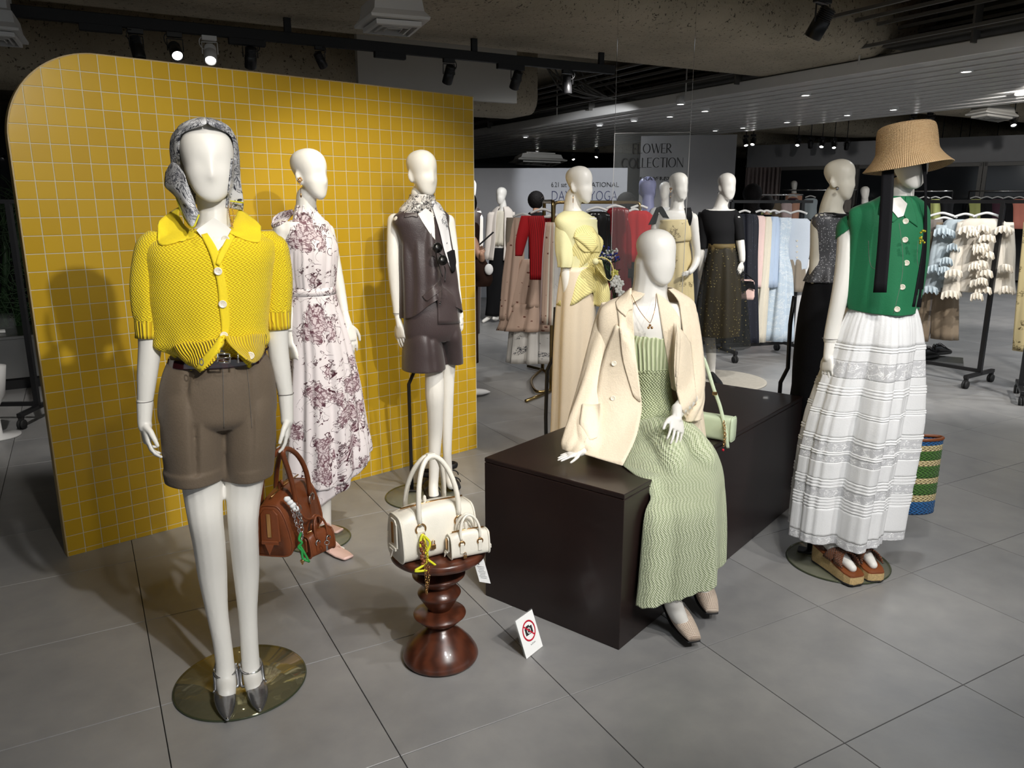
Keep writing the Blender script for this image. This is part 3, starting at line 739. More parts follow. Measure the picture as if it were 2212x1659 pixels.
# white lit wall carrying the event lettering
F = Fig(at=FL(1190, 640).xyz); s_ = 13.2 / F.L; F = Fig(at=(F.b.x * s_, F.b.y * s_))
a = F.P(1000, 360); bb = F.P(1356, 366)
wb = obj('wall_sign', MB().box((a + bb) / 2 - UP * (a.z / 2) + F.n * .1, (bb - a).length, .2, a.z, (F.r, F.n, UP)), M['white_wall'], kind='structure')
def text(s, fig, px, py, h, width, mat, parent, d=0, ext=.002, thin=0, name='lettering', align='LEFT', up=UP, rt=None, at=None):
    cu = bpy.data.curves.new('t', 'FONT'); cu.body = s; cu.size = 1; cu.extrude = 0; cu.offset = thin; cu.align_x = 'LEFT'; cu.resolution_u = 3
    o = bpy.data.objects.new('t', cu); C.objects.link(o); dg = bpy.context.evaluated_depsgraph_get(); dg.update()
    me = bpy.data.meshes.new_from_object(o.evaluated_get(dg)); vs_ = [v.co.copy() for v in me.vertices]; fs = [tuple(p.vertices) for p in me.polygons]
    bpy.data.objects.remove(o); bpy.data.meshes.remove(me); bpy.data.curves.remove(cu)
    x0 = min(v.x for v in vs_); x1 = max(v.x for v in vs_); y0 = min(v.y for v in vs_); y1 = max(v.y for v in vs_)
    R = rt or fig.r; base = at if at is not None else fig.P(px, py, d)
    mb = MB(); mb.add([base + R * ((v.x - x0) / (x1 - x0) * width) + up * ((v.y - y0) / (y1 - y0) * h) for v in vs_], fs, smooth=False)
    return obj(name, mb, mat, parent, solid=ext)
q = F.m(1190, 400)
text('6.21 sat', F, 1191, 404, 10 * q, 33 * q, M['ink_black'], wb, -.01, thin=.0)
text('INTERNATIONAL', F, 1229, 404, 10 * q, 107 * q, M['ink_black'], wb, -.01, thin=.0)
text('DAY OF YOGA', F, 1192, 433, 20 * q, 141 * q, M['ink_navy'], wb, -.01, thin=-.02)
# pale grey free-standing partition behind the mannequins
F = Fig(1486, 742); a = F.P(1384, 318); bb = F.P(1591, 318); a.z = bb.z = F.P(1500, 292).z
pt = obj('wall_partition', MB().box((a + bb) / 2 - UP * (a.z / 2) + F.n * .15, (bb - a).length, .3, a.z, (F.r, F.n, UP)), M['grey_wall'], kind='structure')
q = F.m(1410, 385); text('FRAY I.D', F, 1418, 389, 7 * q, 52 * q, M['ink_black'], pt, -.01, thin=.008)
# pale panel hanging above the tiled wall
F = Fig(at=UV(3.5, 8.9)); a = UV(2.95, 8.9); bb = UV(4.98, 8.9)
obj('trim_2', MB().box((a + bb) / 2 + UP * 3.15, (bb - a).length, .08, .72, (D2, D1, UP)), M['panel_white'], kind='structure')
# slat ceiling
sl0 = obj('trim_3', MB().box(UV(8.6, 11, 3.0), 3.75, 20, .02, (D2, D1, UP)), M['rail_grey'], kind='structure')
SN = 13; so = None
for k in range(SN):
    u = 6.86 + k * .295
    if so is None: so = obj('slat', MB().box(UV(u, 11, 2.86), .19, 20.5, .12, (D2, D1, UP), .006), M['slat_metal'], sl0)
    else: o = so.copy(); C.objects.link(o); o.parent = sl0; o.location = so.location + D2 * (k * .295)
lamps = [(2087, 156), (1740, 207), (1447, 253), (1523, 241), (1295, 272), (1370, 262), (1545, 283), (1605, 277), (1700, 265), (1830, 250), (1930, 238), (2203, 206), (1135, 297), (1470, 226)]
lamps.sort()
for i, (x, y) in enumerate(lamps):
    p = FL(x, y, 2.775); t_ = thing('downlight', p + UP * .1, nth(i, 'small round downlight glowing in the slatted ceiling'), 'ceiling lamp', 'downlights in the slatted ceiling')
    mb = MB(); mb.lathe(p, [(.055, .10), (.06, .0), (.045, .0), (.04, .03)], 16); obj('housing', mb, M['white_paint'], t_)
    obj('lens', MB().disc(p + UP * .004, .042, .01, n=16), M['lamp_glow'], t_)
# cable rack of rails above the slats
cr = thing('cable_rack', UV(7, 8, 3.0), 'rack of long thin grey rails hung high above the slatted ceiling', 'ceiling rack')
for k, (u, z) in enumerate(((5.95, 3.16), (6.25, 3.16), (6.55, 3.16), (6.85, 3.16), (7.15, 3.16), (6.5, 2.98), (6.8, 2.92))):
    obj('rail', MB().box(UV(u, 9.0, z), .028, 16, .028, (D2, D1, UP)), M['rail_grey'], cr)
for v in (3.0, 5.2, 7.6, 10.5): obj('hanger_rod', MB().tube([UV(6.6, v, 2.85), UV(6.6, v, 3.5)], .009, 6), M['panel_white'], cr)
for v in (4.2, 6.9, 9.8, 13): obj('hanger_plate', MB().box(UV(6.75, v, 3.1), .10, .02, .42, (D2, D1, UP)), M['rail_grey'], cr)
for k, (u, z, r, v0, v1) in enumerate(((8.1, 3.2, .17, 3, 20), (8.9, 3.24, .12, 3, 20), (7.6, 3.35, .05, 2, 18))):
    mb = MB(); pts = [UV(u, v0 + (v1 - v0) * i / 30, z) for i in range(31)]; mb.tube(pts, [r * (1.04 if i % 3 == 0 else 1) for i in range(31)], 18)
    tag(obj('duct', mb, M['duct_grey']), ('thick', 'medium', 'slender')[k] + ' grey pipe duct running above the slatted ceiling', 'duct')
mb = MB()
for k in range(16):
    a = 5.6 + random.random() * 1.2; mb.tube(smooth_path([UV(a, 9.5, 3.45), UV(a + .2 + random.random() * .3, 8.6 + random.random(), 3.05), UV(a + .7 + random.random() * .4, 9.2, 3.0), UV(a + 1.4, 9.6 + random.random(), 3.3)], 4), .012, 5)
tag(obj('cable_bundle', mb, M['rail_grey']), 'tangle of grey cables drooping from the ceiling above the slats', 'cables', kind='stuff')
# cassette diffusers
def cassette(px, z, label, sc_=1.0, neck=.6):
    wm = M['white_paint'] if neck > .3 else M['panel_white']
    p = [FL(x, y, z) for x, y in px]; c = (p[0] + p[1] + p[2] + p[3]) / 4; t_ = thing('air_diffuser', c + UP * .12, label, 'air vent')
    def sq(k, zz): return [c + (q_ - c) * k + UP * zz for q_ in p]
    obj('frame', MB().loft([sq(1.0, .0), sq(1.02, .015), sq(.86, .05), sq(.8, .12), sq(.6, .14), sq(.6, neck)], smooth=False), wm, t_)
    for k in (.78, .52, .28): obj('louvre', MB().loft([sq(k, -.004), sq(k, -.03), sq(k * .86, -.034), sq(k * .84, -.004)], smooth=False), wm, t_)
cassette([(766, 62), (893, 73), (929, 43), (803, 33)], 2.62, 'square white louvred air diffuser hanging above the tiled wall')
cassette([(-60, 88), (62, 97), (40, 66), (-60, 56)], 2.62, 'square white air diffuser cut off at the top left corner')
cassette([(1100, 352), (1200, 358), (1225, 348), (1120, 344)], 2.35, 'flat pale air diffuser beyond the slats over the event wall', neck=.16)
cassette([(2085, 250), (2160, 262), (2200, 252), (2130, 242)], 2.75, 'pale ceiling diffuser above the ruffled blouses', neck=.16)
# lighting track and its spots
TV, TZ = 6.25, 2.76
tr = thing('lighting_track', UV(2, TV, TZ), 'long black ceiling lighting track crossing above the yellow wall', 'lighting track')
obj('rail', MB().box(UV(1.9, TV, TZ + .03), 5.3, .05, .075, (D2, D1, UP), .004), M['black_matte'], tr)
for u in (.3, 1.25, 2.35, 3.45): obj('track_joint', MB().box(UV(u, TV, TZ - .025), .26, .045, .05, (D2, D1, UP), .004), M['black_matte'], tr)
for u in (1.55, 3.1, 4.4): obj('hanger', MB().box(UV(u, TV, TZ + .18), .05, .03, .3, (D2, D1, UP)), M['black_matte'], tr)
def track_spot(px, py, aim, lit, label, base=None, z=TZ, white=False, s=1.0, group=None):
    mt = M['white_paint'] if white else M['black_metal']
    p = base if base is not None else FL(px, py, z)
    if z == TZ: p = UV(p.dot(D2), TV, TZ)
    t_ = thing('track_spotlight', p, label, 'spotlight', group)
    c = p - UP * .13 * s; d = V(aim).normalized(); X = d.cross(UP).normalized() if abs(d.z) < .98 else V((1, 0, 0)); Y = X.cross(d)
    if z != TZ: obj('stem', MB().tube([p - UP * .01, V((p.x, p.y, CZ))], .008, 6), mt, t_)
    obj('adapter', MB().box(p - UP * .02 * s, .10 * s, .035 * s, .04 * s, (D2, D1, UP), .003), mt, t_)
    mb = MB(); y = mb.tube([c - X * .052 * s, c - X * .052 * s + UP * .08 * s, c + X * .052 * s + UP * .08 * s, c + X * .052 * s], .0045 * s, 6); obj('yoke', mb, mt, t_)
    mb = MB(); mb.lathe(c, [(.03 * s, -.075 * s), (.036 * s, -.07 * s), (.036 * s, -.02 * s), (.043 * s, -.015 * s), (.043 * s, .07 * s), (.041 * s, .075 * s), (.037 * s, .075 * s), (.034 * s, .05 * s)], 20, (X, Y, d)); obj('body', mb, mt, t_)
    mb = MB()
    for k in range(6): mb.lathe(c, [(.041 * s, -.068 * s + k * .009 * s), (.041 * s, -.064 * s + k * .009 * s)], 16, (X, Y, d))
    obj('cooling_fins', mb, mt, t_)
    obj('lens', MB().disc(c + d * .055 * s, .034 * s, .004, (X, Y, d), 16), M['lamp_glow'] if lit else M['dark_socket'], t_)
    mb = MB(); mb.tube(bez(p - UP * .02 * s + X * .03 * s, p + X * .09 * s, c + X * .08 * s, c - d * .06 * s, 8), .0035 * s, 6); obj('cable', mb, mt, t_)
for a in ((289, 66, (.25, -.15, -1), 0, 'black track spotlight pointing straight down, leftmost above the tiles'), (373, 72, (.55, -.9, -.75), 1, 'black track spotlight with bright lens, second from the left'),
          (528, 93, (-.3, .6, -1), 0, 'black track spotlight turned away, just right of the white one'), (966, 126, (-.35, .6, -1), 0, 'black track spotlight in front of the pale hanging panel'),
          (1111, 140, (-.35, .6, -1), 0, 'black track spotlight near the right end of the pale panel'), (1204, 155, (.05, .1, -1), 0, 'short black spotlight at the right end of the track')):
    track_spot(*a)
track_spot(450, 76, (.25, -.75, -.8), 1, 'white track spotlight between two black ones', white=True)
track_spot(1778, -12, (-.4, .5, -1), 0, 'large dark spotlight cut off at the top edge', z=2.9, s=1.3)
track_spot(700, 92, (.2, .5, -.6), 0, 'round black spotlight tucked behind the track above the middle tiles', s=.8)
sm = MB(); p = UV(2.15, 5.9, 2.86); sm.lathe(p, [(.05, .09), (.05, 0), (.04, -.005)], 20); tag(obj('ceiling_sensor', sm, M['panel_white']), 'small white cylinder fitting under the concrete beam above the track', 'fitting')
# far ceiling spots
far_sp = [(1290, 322, 1), (1238, 328, 1), (1612, 292, 1), (1628, 290, 1), (1725, 292, 1), (1777, 296, 1), (1803, 298, 1), (1752, 296, 0), (1830, 300, 0), (1618, 322, 0), (1672, 324, 0), (1728, 326, 1), (1768, 326, 0), (1608, 346, 0), (1640, 348, 1), (1662, 346, 0), (2073, 306, 1), (2092, 310, 1), (2152, 310, 1), (2035, 302, 0), (2192, 242, 1), (2010, 243, 0), (1975, 245, 1), (1160, 330, 1), (8, 325, 1), (10, 350, 1)]
far_sp.sort(); cnt = [0, 0]
for i, (x, y, l) in enumerate(far_sp):
    cnt[l] += 1
    z = 2.7 if y > 260 else 2.75
    track_spot(x, y, (-.4 + .2 * (i % 4), -.7, -1) if l else (.3, .7, -1), l, nth(cnt[l] - 1, ('lit' if l else 'unlit') + ' small spotlight on the far ceiling'), z=z + .15, s=1.05, group=('lit' if l else 'unlit') + ' spotlights far across the shop')
# tiled display wall
A = FL(148, 1203); B_ = FL(1030, 968); WL = 2.44; WH = 2.213; wx = (B_ - A).normalized(); wn = V((wx.y, -wx.x, 0))
tw = thing('tiled_display_wall', A + wx * 1.2, 'freestanding yellow display wall of small square tiles with a rounded top left corner', 'display wall')
R = .37; TP = .0738; TQ = .0755
def wpt(x, z, d=0): return A + wx * x + UP * z + wn * d
ol = [(0, 0), (WL, 0), (WL, WH)] + [(R - R * math.sin(a * PI / 40), WH - R + R * math.cos(a * PI / 40)) for a in range(21)]
obj('backing_board', MB().slab([wpt(x, z, -.0012) for x, z in ol], -wn * .045), M['grout'], tw)
obj('edge_band', MB().loft([[wpt(x, z, .0), wpt(x, z, -.05), wpt(x - .004 * (x < R), z + .003, -.05), wpt(x - .004 * (x < R), z + .003, 0)] for x, z in reversed([(0, 0.0)] + list(reversed(ol[3:])) + [(WL, WH)])], smooth=False), plain('board_edge', s2l(176, 150, 96), .5), tw)
lst = []
for i in range(34):
    for j in range(30):
        x0, x1 = i * TP + .0019, min((i + 1) * TP - .0019, WL); z1, z0 = WH - j * TQ - .0019, max(WH - (j + 1) * TQ + .0019, .002)
        if x1 - x0 < .01: continue
        def inside(x, z): return not (x < R and z > WH - R and math.hypot(x - R, z - (WH - R)) > R - .001)
        cs = [(x0, z0), (x1, z0), (x1, z1), (x0, z1)]; ins = [inside(*c_) for c_ in cs]
        if not any(ins): continue
        lst.append(((wpt((x0 + x1) / 2, (z0 + z1) / 2) - V((0, 0, EYE))).length, cs, all(ins), x0, x1, z0, z1))
lst.sort(key=lambda a: a[0]); tm = None; rest = MB()
def tile_mb(mb, cs, bev=True):
    c_ = (sum(x for x, z in cs) / len(cs), sum(z for x, z in cs) / len(cs))
    sh = lambda k, d: [wpt(c_[0] + (x - c_[0]) * k, c_[1] + (z - c_[1]) * k, d) for x, z in cs]
    return mb.loft([sh(1, -.003), sh(1, .0002), sh(.97, .0012)], smooth=False)
for k, (l, cs, full, x0, x1, z0, z1) in enumerate(lst):
    if not full:
        pts = []
        for a in range(4):
            (xa, za), (xb, zb) = cs[a], cs[(a + 1) % 4]
            for q in range(8):
                x, z = xa + (xb - xa) * q / 8, za + (zb - za) * q / 8
                if not inside(x, z):
                    dx, dz = x - R, z - (WH - R); L_ = math.hypot(dx, dz); x, z = R + dx / L_ * (R - .001), WH - R + dz / L_ * (R - .001)
                if x < x0 - .0001 or z > z1 + .0001: continue
                if not pts or math.hypot(pts[-1][0] - x, pts[-1][1] - z) > .002: pts.append((x, z))
        if len(pts) < 3: continue
        cs = pts
    if k < 298 and full and abs(x1 - x0 - TP + .0038) < .001 and abs(z1 - z0 - TQ + .0038) < .001:
        if tm is None: tm = obj('tile', tile_mb(MB(), cs), M['yellow_tile'], tw); b0 = (x0, z0)
        else: o = tm.copy(); C.objects.link(o); o.parent = tw; o.location = wx * (x0 - b0[0]) + UP * (z0 - b0[1])
    elif k < 298: obj('tile', tile_mb(MB(), cs), M['yellow_tile'], tw)
    else: tile_mb(rest, cs)
obj('remaining_tiles', rest, M['yellow_tile'], tw, kind='stuff')
# ================================================================ foreground mannequins
def plate(fig, root, px, py, rx, mat='base_glass', th=.008, name='base_plate'):
    c = FL(px, py, 0); r = rx * fig.m(px, py, (V((c.x, c.y, 0)).length - fig.L))
    mb = MB(); mb.lathe(c, [(r * .2, .0), (r, .0), (r, th), (r * .2, th)], 64, caps=True); o = obj(name, mb, M[mat], root)
    mb = MB(); mb.ring(c + UP * th / 2, r, th * .45, n=64, k=6); obj('plate_rim', mb, M['glass_rim'], o); return c, r
def pump(fig, root, mat, heel, toe, w, h=.075, upper_h=.055, name='shoe', strap=None, pointed=1.0, heelh=.05, rise=0.0, lab=None, cut=False):
    """heel / toe: world points on the ground; w half width"""
    F = (toe - heel); L = F.length; F = F.normalized(); S = F.cross(UP).normalized(); mb = MB(); secs = []
    for t, hw, zl, zh in ((.0, .45, heelh, heelh + upper_h * .9), (.08, .62, heelh * .9, heelh + upper_h * 1.0), (.25, .66, heelh * .65, heelh * .7 + upper_h), (.45, .80, heelh * .28, heelh * .35 + upper_h), (.62, 1.0, .006, upper_h * .95), (.76, .92, .004, upper_h * .78), (.88, .62 if pointed else .85, .004, upper_h * .5), (.96, .28 if pointed else .72, .005, upper_h * .34), (1.0, .07 if pointed else .55, .008, upper_h * .2)):
        if cut and t < .5: zh = zl + .018
        c = heel + F * (L * t) + UP * ((zl + zh) / 2 + rise); secs.append((c, S * (w * hw), UP * ((zh - zl) / 2)))
    secloft(mb, secs, 20, 2.3); o = obj(name, mb, mat, root, label=lab, sub=1)
    return o, F, S, L
def strap_loop(c, S, F, a, b, r, mat, parent, tilt=0.0, name='strap', flat=2.4):
    mb = MB(); up = (UP + F * tilt).normalized(); Fp = (F - up * F.dot(up)).normalized()
    pts = [c + S * (a * math.cos(q)) + Fp * (b * math.sin(q)) for q in [2 * PI * i / 24 for i in range(25)]]
    mb.tube(pts, r, 8, flat=flat, roll=up); return obj(name, mb, mat, parent)
def earring(fig, root, px, py, d, kind='drop', s=1.0):
    c = fig.P(px, py, d); mb = MB()
    if kind == 'ball': mb.ball(c, .010 * s, n=12); return obj('earring', mb, M['chrome'], root)
    if kind == 'hoop': mb.ring(c - UP * .012, .014 * s, .0022, (fig.n, UP, fig.r), 18, 6, ex=1.4); return obj('earring', mb, M['gold'], root)
    for k in range(5): mb.ball(c + fig.r * .007 * s * math.cos(k * 1.256) + UP * .007 * s * math.sin(k * 1.256), .005 * s, n=8)
    mb.tube([c, c - UP * .035 * s, c - UP * .055 * s], .0012, 5); mb.ball(c - UP * .065 * s, .004 * s, .004 * s, .011 * s, 8)
    return obj('earring', mb, M['gold'], root)

MW = M['mannequin_white']
# ---------------------------------------------------------------- 1: yellow cardigan
def fig_yellow():
    F = Fig(510, 1490); t = thing('mannequin', F.b, 'mannequin in bright yellow knit cardigan, brown shorts and printed headscarf', 'mannequin')
    plate(F, t, 521, 1472, 135, 'base_mirror')
    limbs = [[(460, 425, 36, .02), (461, 455, 33, .015), (462, 490, 36, .01), (464, 520, 48, .01)],
             [(330, 538, 27), (321, 600, 27), (322, 680, 26), (324, 745, 24), (318, 810, 21), (314, 862, 16.5), (313, 872, 16)],
             [(592, 538, 27), (600, 600, 27), (598, 680, 26), (600, 745, 23), (608, 800, 20), (616, 845, 16.5), (617, 855, 16)],
             [(430, 930, 52), (434, 1000, 47), (438, 1060, 41), (444, 1120, 36.5, -.015), (452, 1175, 33.5, 0), (459, 1240, 30.5, .02), (469, 1320, 23, .02), (479, 1380, 20, .01), (485, 1425, 19.5, 0), (487, 1452, 20, -.01), (489, 1478, 21, -.03), (490, 1500, 19, -.075)],
             [(540, 930, 50), (532, 1000, 44), (527, 1060, 38), (525, 1120, 32.5, -.015), (528, 1175, 30, 0), (532, 1235, 27.5, .02), (535, 1320, 20.5, .02), (538, 1380, 19, .01), (541, 1425, 19, 0), (543, 1448, 19, -.01), (547, 1470, 20, -.03), (550, 1490, 18, -.075)]]
    torso = [(492, 425, 500, .8), (505, 365, 560, .45), (520, 335, 590, .38), (545, 322, 598, .42), (600, 345, 575, .52), (680, 372, 562, .58), (760, 385, 562, .62), (830, 372, 578, .62), (890, 372, 582, .56), (918, 400, 560, .45)]
    b, info = body(F, t, MW, torso, limbs, dict(cx=449, ytop=268, ychin=437, yaw=4, d=-.01, nose=.010, eye=.004, ears=False, wx=1.07), voxel=.0050)
    hand(F, t, MW, (313, 868, 0), (312, 910, -.005), (325, 1008, -.03), N=(1, .25, -.2), thumb=1, curl=.62, r0=.0235, r1=.020, width=.92)
    hand(F, t, MW, (617, 852, 0), (620, 900, -.005), (620, 990, -.01), N=(-1, .2, -.1), thumb=-1, curl=.55, r0=.0235, r1=.020, width=.95)
    sm_ = MB()
    for x, y, r in ((313, 866, 16.8), (617, 850, 16.8)): sm_.ring(F.P(x, y), r * F.m(x, y) * 1.0, .0012, n=28, k=4)
    obj('joint_line', sm_, M['seam'], b)
    # cardigan
    def fo(th, tt):
        s_ = max(0, (tt - .55) / .45)
        f = .007 * s_ * math.sin(11 * th + 2) + .004 * tt * math.sin(7 * th + 4 * tt) + .012 * math.exp(-((tt - .80) / .10) ** 2) + .006 * s_ * math.sin(5 * th + 3) + .004 * math.sin(3 * th + 1.1)
        for c_, a_ in ((.55, .020), (-.62, .018)): f += a_ * math.exp(-((th - c_) / .42) ** 2) * math.exp(-((tt - .30) / .16) ** 2)
        for c_ in (.28, -.35, .9, -1.0): f -= .012 * math.exp(-((th - c_) / .09) ** 2) * math.exp(-((tt - .86) / .07) ** 2)
        return f
    def zo(th, tt):
        g = max(0, (tt - .72) / .28) ** 1.5
        return g * (.030 - .085 * math.exp(-((th + .62) / .42) ** 2) - .070 * math.exp(-((th - .58) / .38) ** 2) + .03 * math.exp(-(th / .16) ** 2))
    rows = [(497, 398, 512, .62, .0), (508, 352, 558, .46), (522, 322, 598, .40), (550, 316, 602, .44), (590, 320, 596, .50), (640, 325, 590, .56), (690, 335, 584, .60), (722, 342, 580, .62), (742, 352, 576, .62), (757, 372, 572, .62), (768, 378, 568, .6)]
    cg = cloth('cardigan', F, rows, M['yellow_knit'], t, n=120, sub=9, fold=fo, zoff=zo, arc=(-PI * .985, PI * .985))
    # v-neck showing skin
    opening(F, [(424, 497, -.085), (436, 512, -.100), (450, 530, -.116), (466, 548, -.128), (481, 530, -.118), (492, 510, -.104), (500, 495, -.088), (462, 470, -.06)], MW, cg)
    # hem ribbing as two pointed tabs
    patch(F, [[(374, 748, .0), (400, 740, -.06), (440, 738, -.10), (484, 728, -.128)], [(385, 764, -.01), (408, 765, -.075), (440, 760, -.112), (478, 748, -.135)], [(400, 776, -.03), (414, 784, -.085), (442, 783, -.118), (470, 770, -.14)], [(416, 790, -.06), (426, 798, -.092), (436, 802, -.118), (456, 786, -.14)]], -.018, .004, M['yellow_rib'], cg, 'hem_ribbing', solid=.005, mode='free', off=.007)
    patch(F, [[(486, 726, -.128), (515, 728, -.11), (545, 722, -.09), (574, 722, -.02)], [(494, 742, -.135), (520, 748, -.118), (548, 745, -.09), (574, 742, -.03)], [(512, 760, -.138), (530, 764, -.12), (552, 766, -.09), (568, 764, -.045)], [(532, 776, -.136), (540, 782, -.12), (548, 784, -.10), (558, 778, -.07)]], -.018, .004, M['yellow_rib'], cg, 'hem_ribbing', solid=.005, mode='free', off=.007)
    # placket
    patch(F, [[(434, 508, -.108), (448, 504, -.11)], [(452, 545, -.136), (470, 540, -.136)], [(464, 585, -.150), (482, 582, -.150)], [(471, 625, -.148), (490, 622, -.148)], [(474, 665, -.142), (494, 662, -.142)], [(478, 700, -.146), (497, 698, -.146)], [(478, 722, -.150), (494, 724, -.150)]], -.014, .004, M['yellow_plain'], cg, 'placket', solid=.006)
    patch(F, [[(498, 500, -.10), (512, 502, -.10)], [(474, 545, -.13), (490, 545, -.13)], [(466, 570, -.145), (474, 575, -.145)]], -.012, .004, M['yellow_plain'], cg, 'placket', solid=.005)
    patch(F, [[(478, 722, -.15), (494, 726, -.15)], [(462, 745, -.155), (478, 752, -.155)], [(436, 776, -.155), (450, 786, -.155)], [(424, 796, -.15), (434, 804, -.15)]], -.014, .004, M['yellow_plain'], cg, 'placket', solid=.006)
    # collar flaps
    for pts in ([[(410, 500, -.055), (398, 486, -.02), (386, 462, .03), (392, 446, .06)], [(424, 506, -.09), (400, 505, -.06), (372, 488, -.02), (366, 460, .05)], [(424, 510, -.10), (392, 518, -.075), (356, 508, -.055), (345, 476, -.01)], [(418, 510, -.105), (382, 524, -.09), (344, 528, -.075), (342, 487, -.03)]],
                [[(497, 498, -.055), (502, 484, -.02), (510, 466, .03), (516, 452, .06)], [(494, 502, -.09), (512, 498, -.06), (528, 478, -.02), (532, 462, .05)], [(500, 506, -.10), (526, 512, -.075), (552, 500, -.055), (556, 480, -.01)], [(504, 508, -.105), (534, 520, -.09), (562, 522, -.075), (563, 488, -.03)]]):
        patch(F, pts, -.025, .003, M['yellow_plain'], cg, 'collar', solid=.005)
    # sleeves
    cloth('sleeve', F, [(500, 322, 362, .8), (520, 300, 366, .85), (560, 289, 358, .9), (610, 284, 352, .95), (650, 287, 350, .95), (680, 293, 346, .95), (692, 300, 341, .95)], M['yellow_knit'], t, n=64, sub=6, fold=fold_f([(.003, 5, 0, 2), (.003, 3, 1, 4)]), solid=.004)
    cloth('sleeve_cuff', F, [(688, 298, 342, .95), (696, 297, 343, .95), (728, 295, 346, .95)], M['yellow_rib'], t, n=48, sub=3, solid=.004)
    cloth('sleeve', F, [(500, 548, 590, .8), (520, 545, 606, .85), (560, 555, 618, .9), (610, 566, 624, .95), (640, 568, 623, .95), (660, 571, 620, .95), (672, 574, 615, .95)], M['yellow_knit'], t, n=64, sub=6, fold=fold_f([(.003, 5, 0, 2), (.003, 3, 1, 4)]), solid=.004)
    cloth('sleeve_cuff', F, [(668, 572, 617, .95), (676, 572, 617, .95), (709, 577, 618, .95)], M['yellow_rib'], t, n=48, sub=3, solid=.004)
    for x, y, d in ((487, 517, -.135), (471, 586, -.172), (481, 657, -.168), (484, 725, -.178), (541, 768, -.145)): button(F, x, y, d, .0115, M['shell_button'], cg)
    mb = MB(); mb.ring(F.P(435, 782, -.178), .005, .0014, (F.r, UP, F.n), 12, 5, ex=1.8); obj('buttonhole', mb, M['seam'], cg)
    # shorts
    def pleat(ls):
        def f(th, tt):
            v = 0
            for c_, w_, a_, e in ls: v -= a_ * math.exp(-((th - c_) / w_) ** 2) * min(1, tt * 6 + .3) * max(0, 1 - (tt / e) ** 3)
            return v + .003 * math.sin(4 * th + 2) * tt
        return f
    sh = fused('shorts', F, [([(757, 378, 564, .62), (775, 370, 574, .62), (800, 361, 584, .62), (830, 355, 589, .62), (870, 352, 592, .60), (900, 356, 590, .58), (918, 372, 578, .50)], pleat([(-.62, .05, .020, 1.4), (.66, .04, .006, 1.2)])),
        ([(800, 368, 462, .9), (850, 354, 476, 1.04), (885, 351.5, 480, 1.10), (915, 352, 481, 1.10), (960, 355, 480.5, 1.08), (1005, 360, 479.5, 1.03), (1010, 360, 479, 1.05), (1013, 358, 481, 1.05), (1037, 363, 480, 1.05)], pleat([(.05, .11, .020, .80), (1.9, .3, .004, 2)])),
        ([(800, 494, 578, .9), (850, 488, 591, 1.04), (885, 484, 593, 1.10), (915, 484, 593, 1.10), (960, 484.5, 593, 1.08), (1000, 486, 589, 1.03), (1005, 486, 588.5, 1.05), (1029, 488, 585, 1.05)], pleat([(.05, .06, .008, .7), (-.8, .3, -.004, 1)]))], M['brown_suiting'], t, it=2, voxel=.0042)
    seam(F, [(481, 786), (482, 830), (483, 880), (484, 925)], M['seam'], sh, 'fly_seam'); seam(F, [(532, 786), (538, 840), (544, 925)], M['seam'], sh, 'crease', .0006)
    # belt
    bl = cloth('belt', F, [(765, 374, 568, .66), (775, 372, 570, .66), (784, 371, 572, .66)], M['dark_patent'], t, n=64, sub=3, solid=.006)
    mb = MB()
    for y0, x0, x1 in ((764, 470, 496), (783, 470, 496)): mb.tube([F.P(x0, y0, -.158), F.P(x1, y0, -.158)], .003, 8)
    for x0 in (470, 496): mb.tube([F.P(x0, 764, -.158), F.P(x0, 783, -.158)], .003, 8)
    mb.tube([F.P(470, 774, -.160), F.P(500, 772, -.160)], .002, 6); mb.tube([F.P(514, 763, -.155), F.P(514, 784, -.155)], .003, 8)
    obj('buckle', mb, M['chrome'], bl)
    mb = MB(); mb.tube([F.P(566, 762, .02), F.P(582, 750, -.01), F.P(590, 741, -.01)], [.008, .008, .004], 8, flat=.4); obj('belt_tip', mb, M['dark_patent'], bl)
    # headscarf: hood shell open at the face, with hanging corner and tail
    c0, f, s_, H_ = info
    rings = []; uvs = []
    for i, (tt, wd, fr, bk) in enumerate([(-.06, .055, -.045, .115), (.06, .070, -.035, .125), (.18, .082, -.025, .128), (.30, .086, -.012, .128), (.42, .087, .004, .126), (.54, .087, .020, .125), (.66, .087, .034, .122), (.77, .084, .050, .116), (.86, .077, .062, .104), (.92, .068, .084, .09), (.97, .054, .076, .076), (1.01, .038, .056, .054), (1.04, .016, .028, .026)]):
        ring = []; n = 40
        for j in range(n + 1):
            a = -2.25 + 4.5 * j / n if tt < .89 else -PI + 2 * PI * j / n
            a2 = PI + a
            x = wd * math.sin(a2) * 1.07; cc = math.cos(a2)
            y = (fr - bk) / 2 + ((fr + bk) / 2) * cc if True else 0
            rr = 1 + .018 * math.sin(7 * a + 5 * tt) + .014 * math.sin(13 * a + 9 * tt)
            ring.append(c0 + s_ * (x * rr) + f * (y * rr) + UP * (tt * H_ + .006)); uvs.append((a * .1, tt * .26))
        rings.append(ring)
    mb = MB(); mb.loft(rings, closed=False, caps=False, uvs=uvs); surf(t, mb.v, mb.f); hs = obj('headscarf', mb, M['bandana'], t, solid=.003, sub=1)
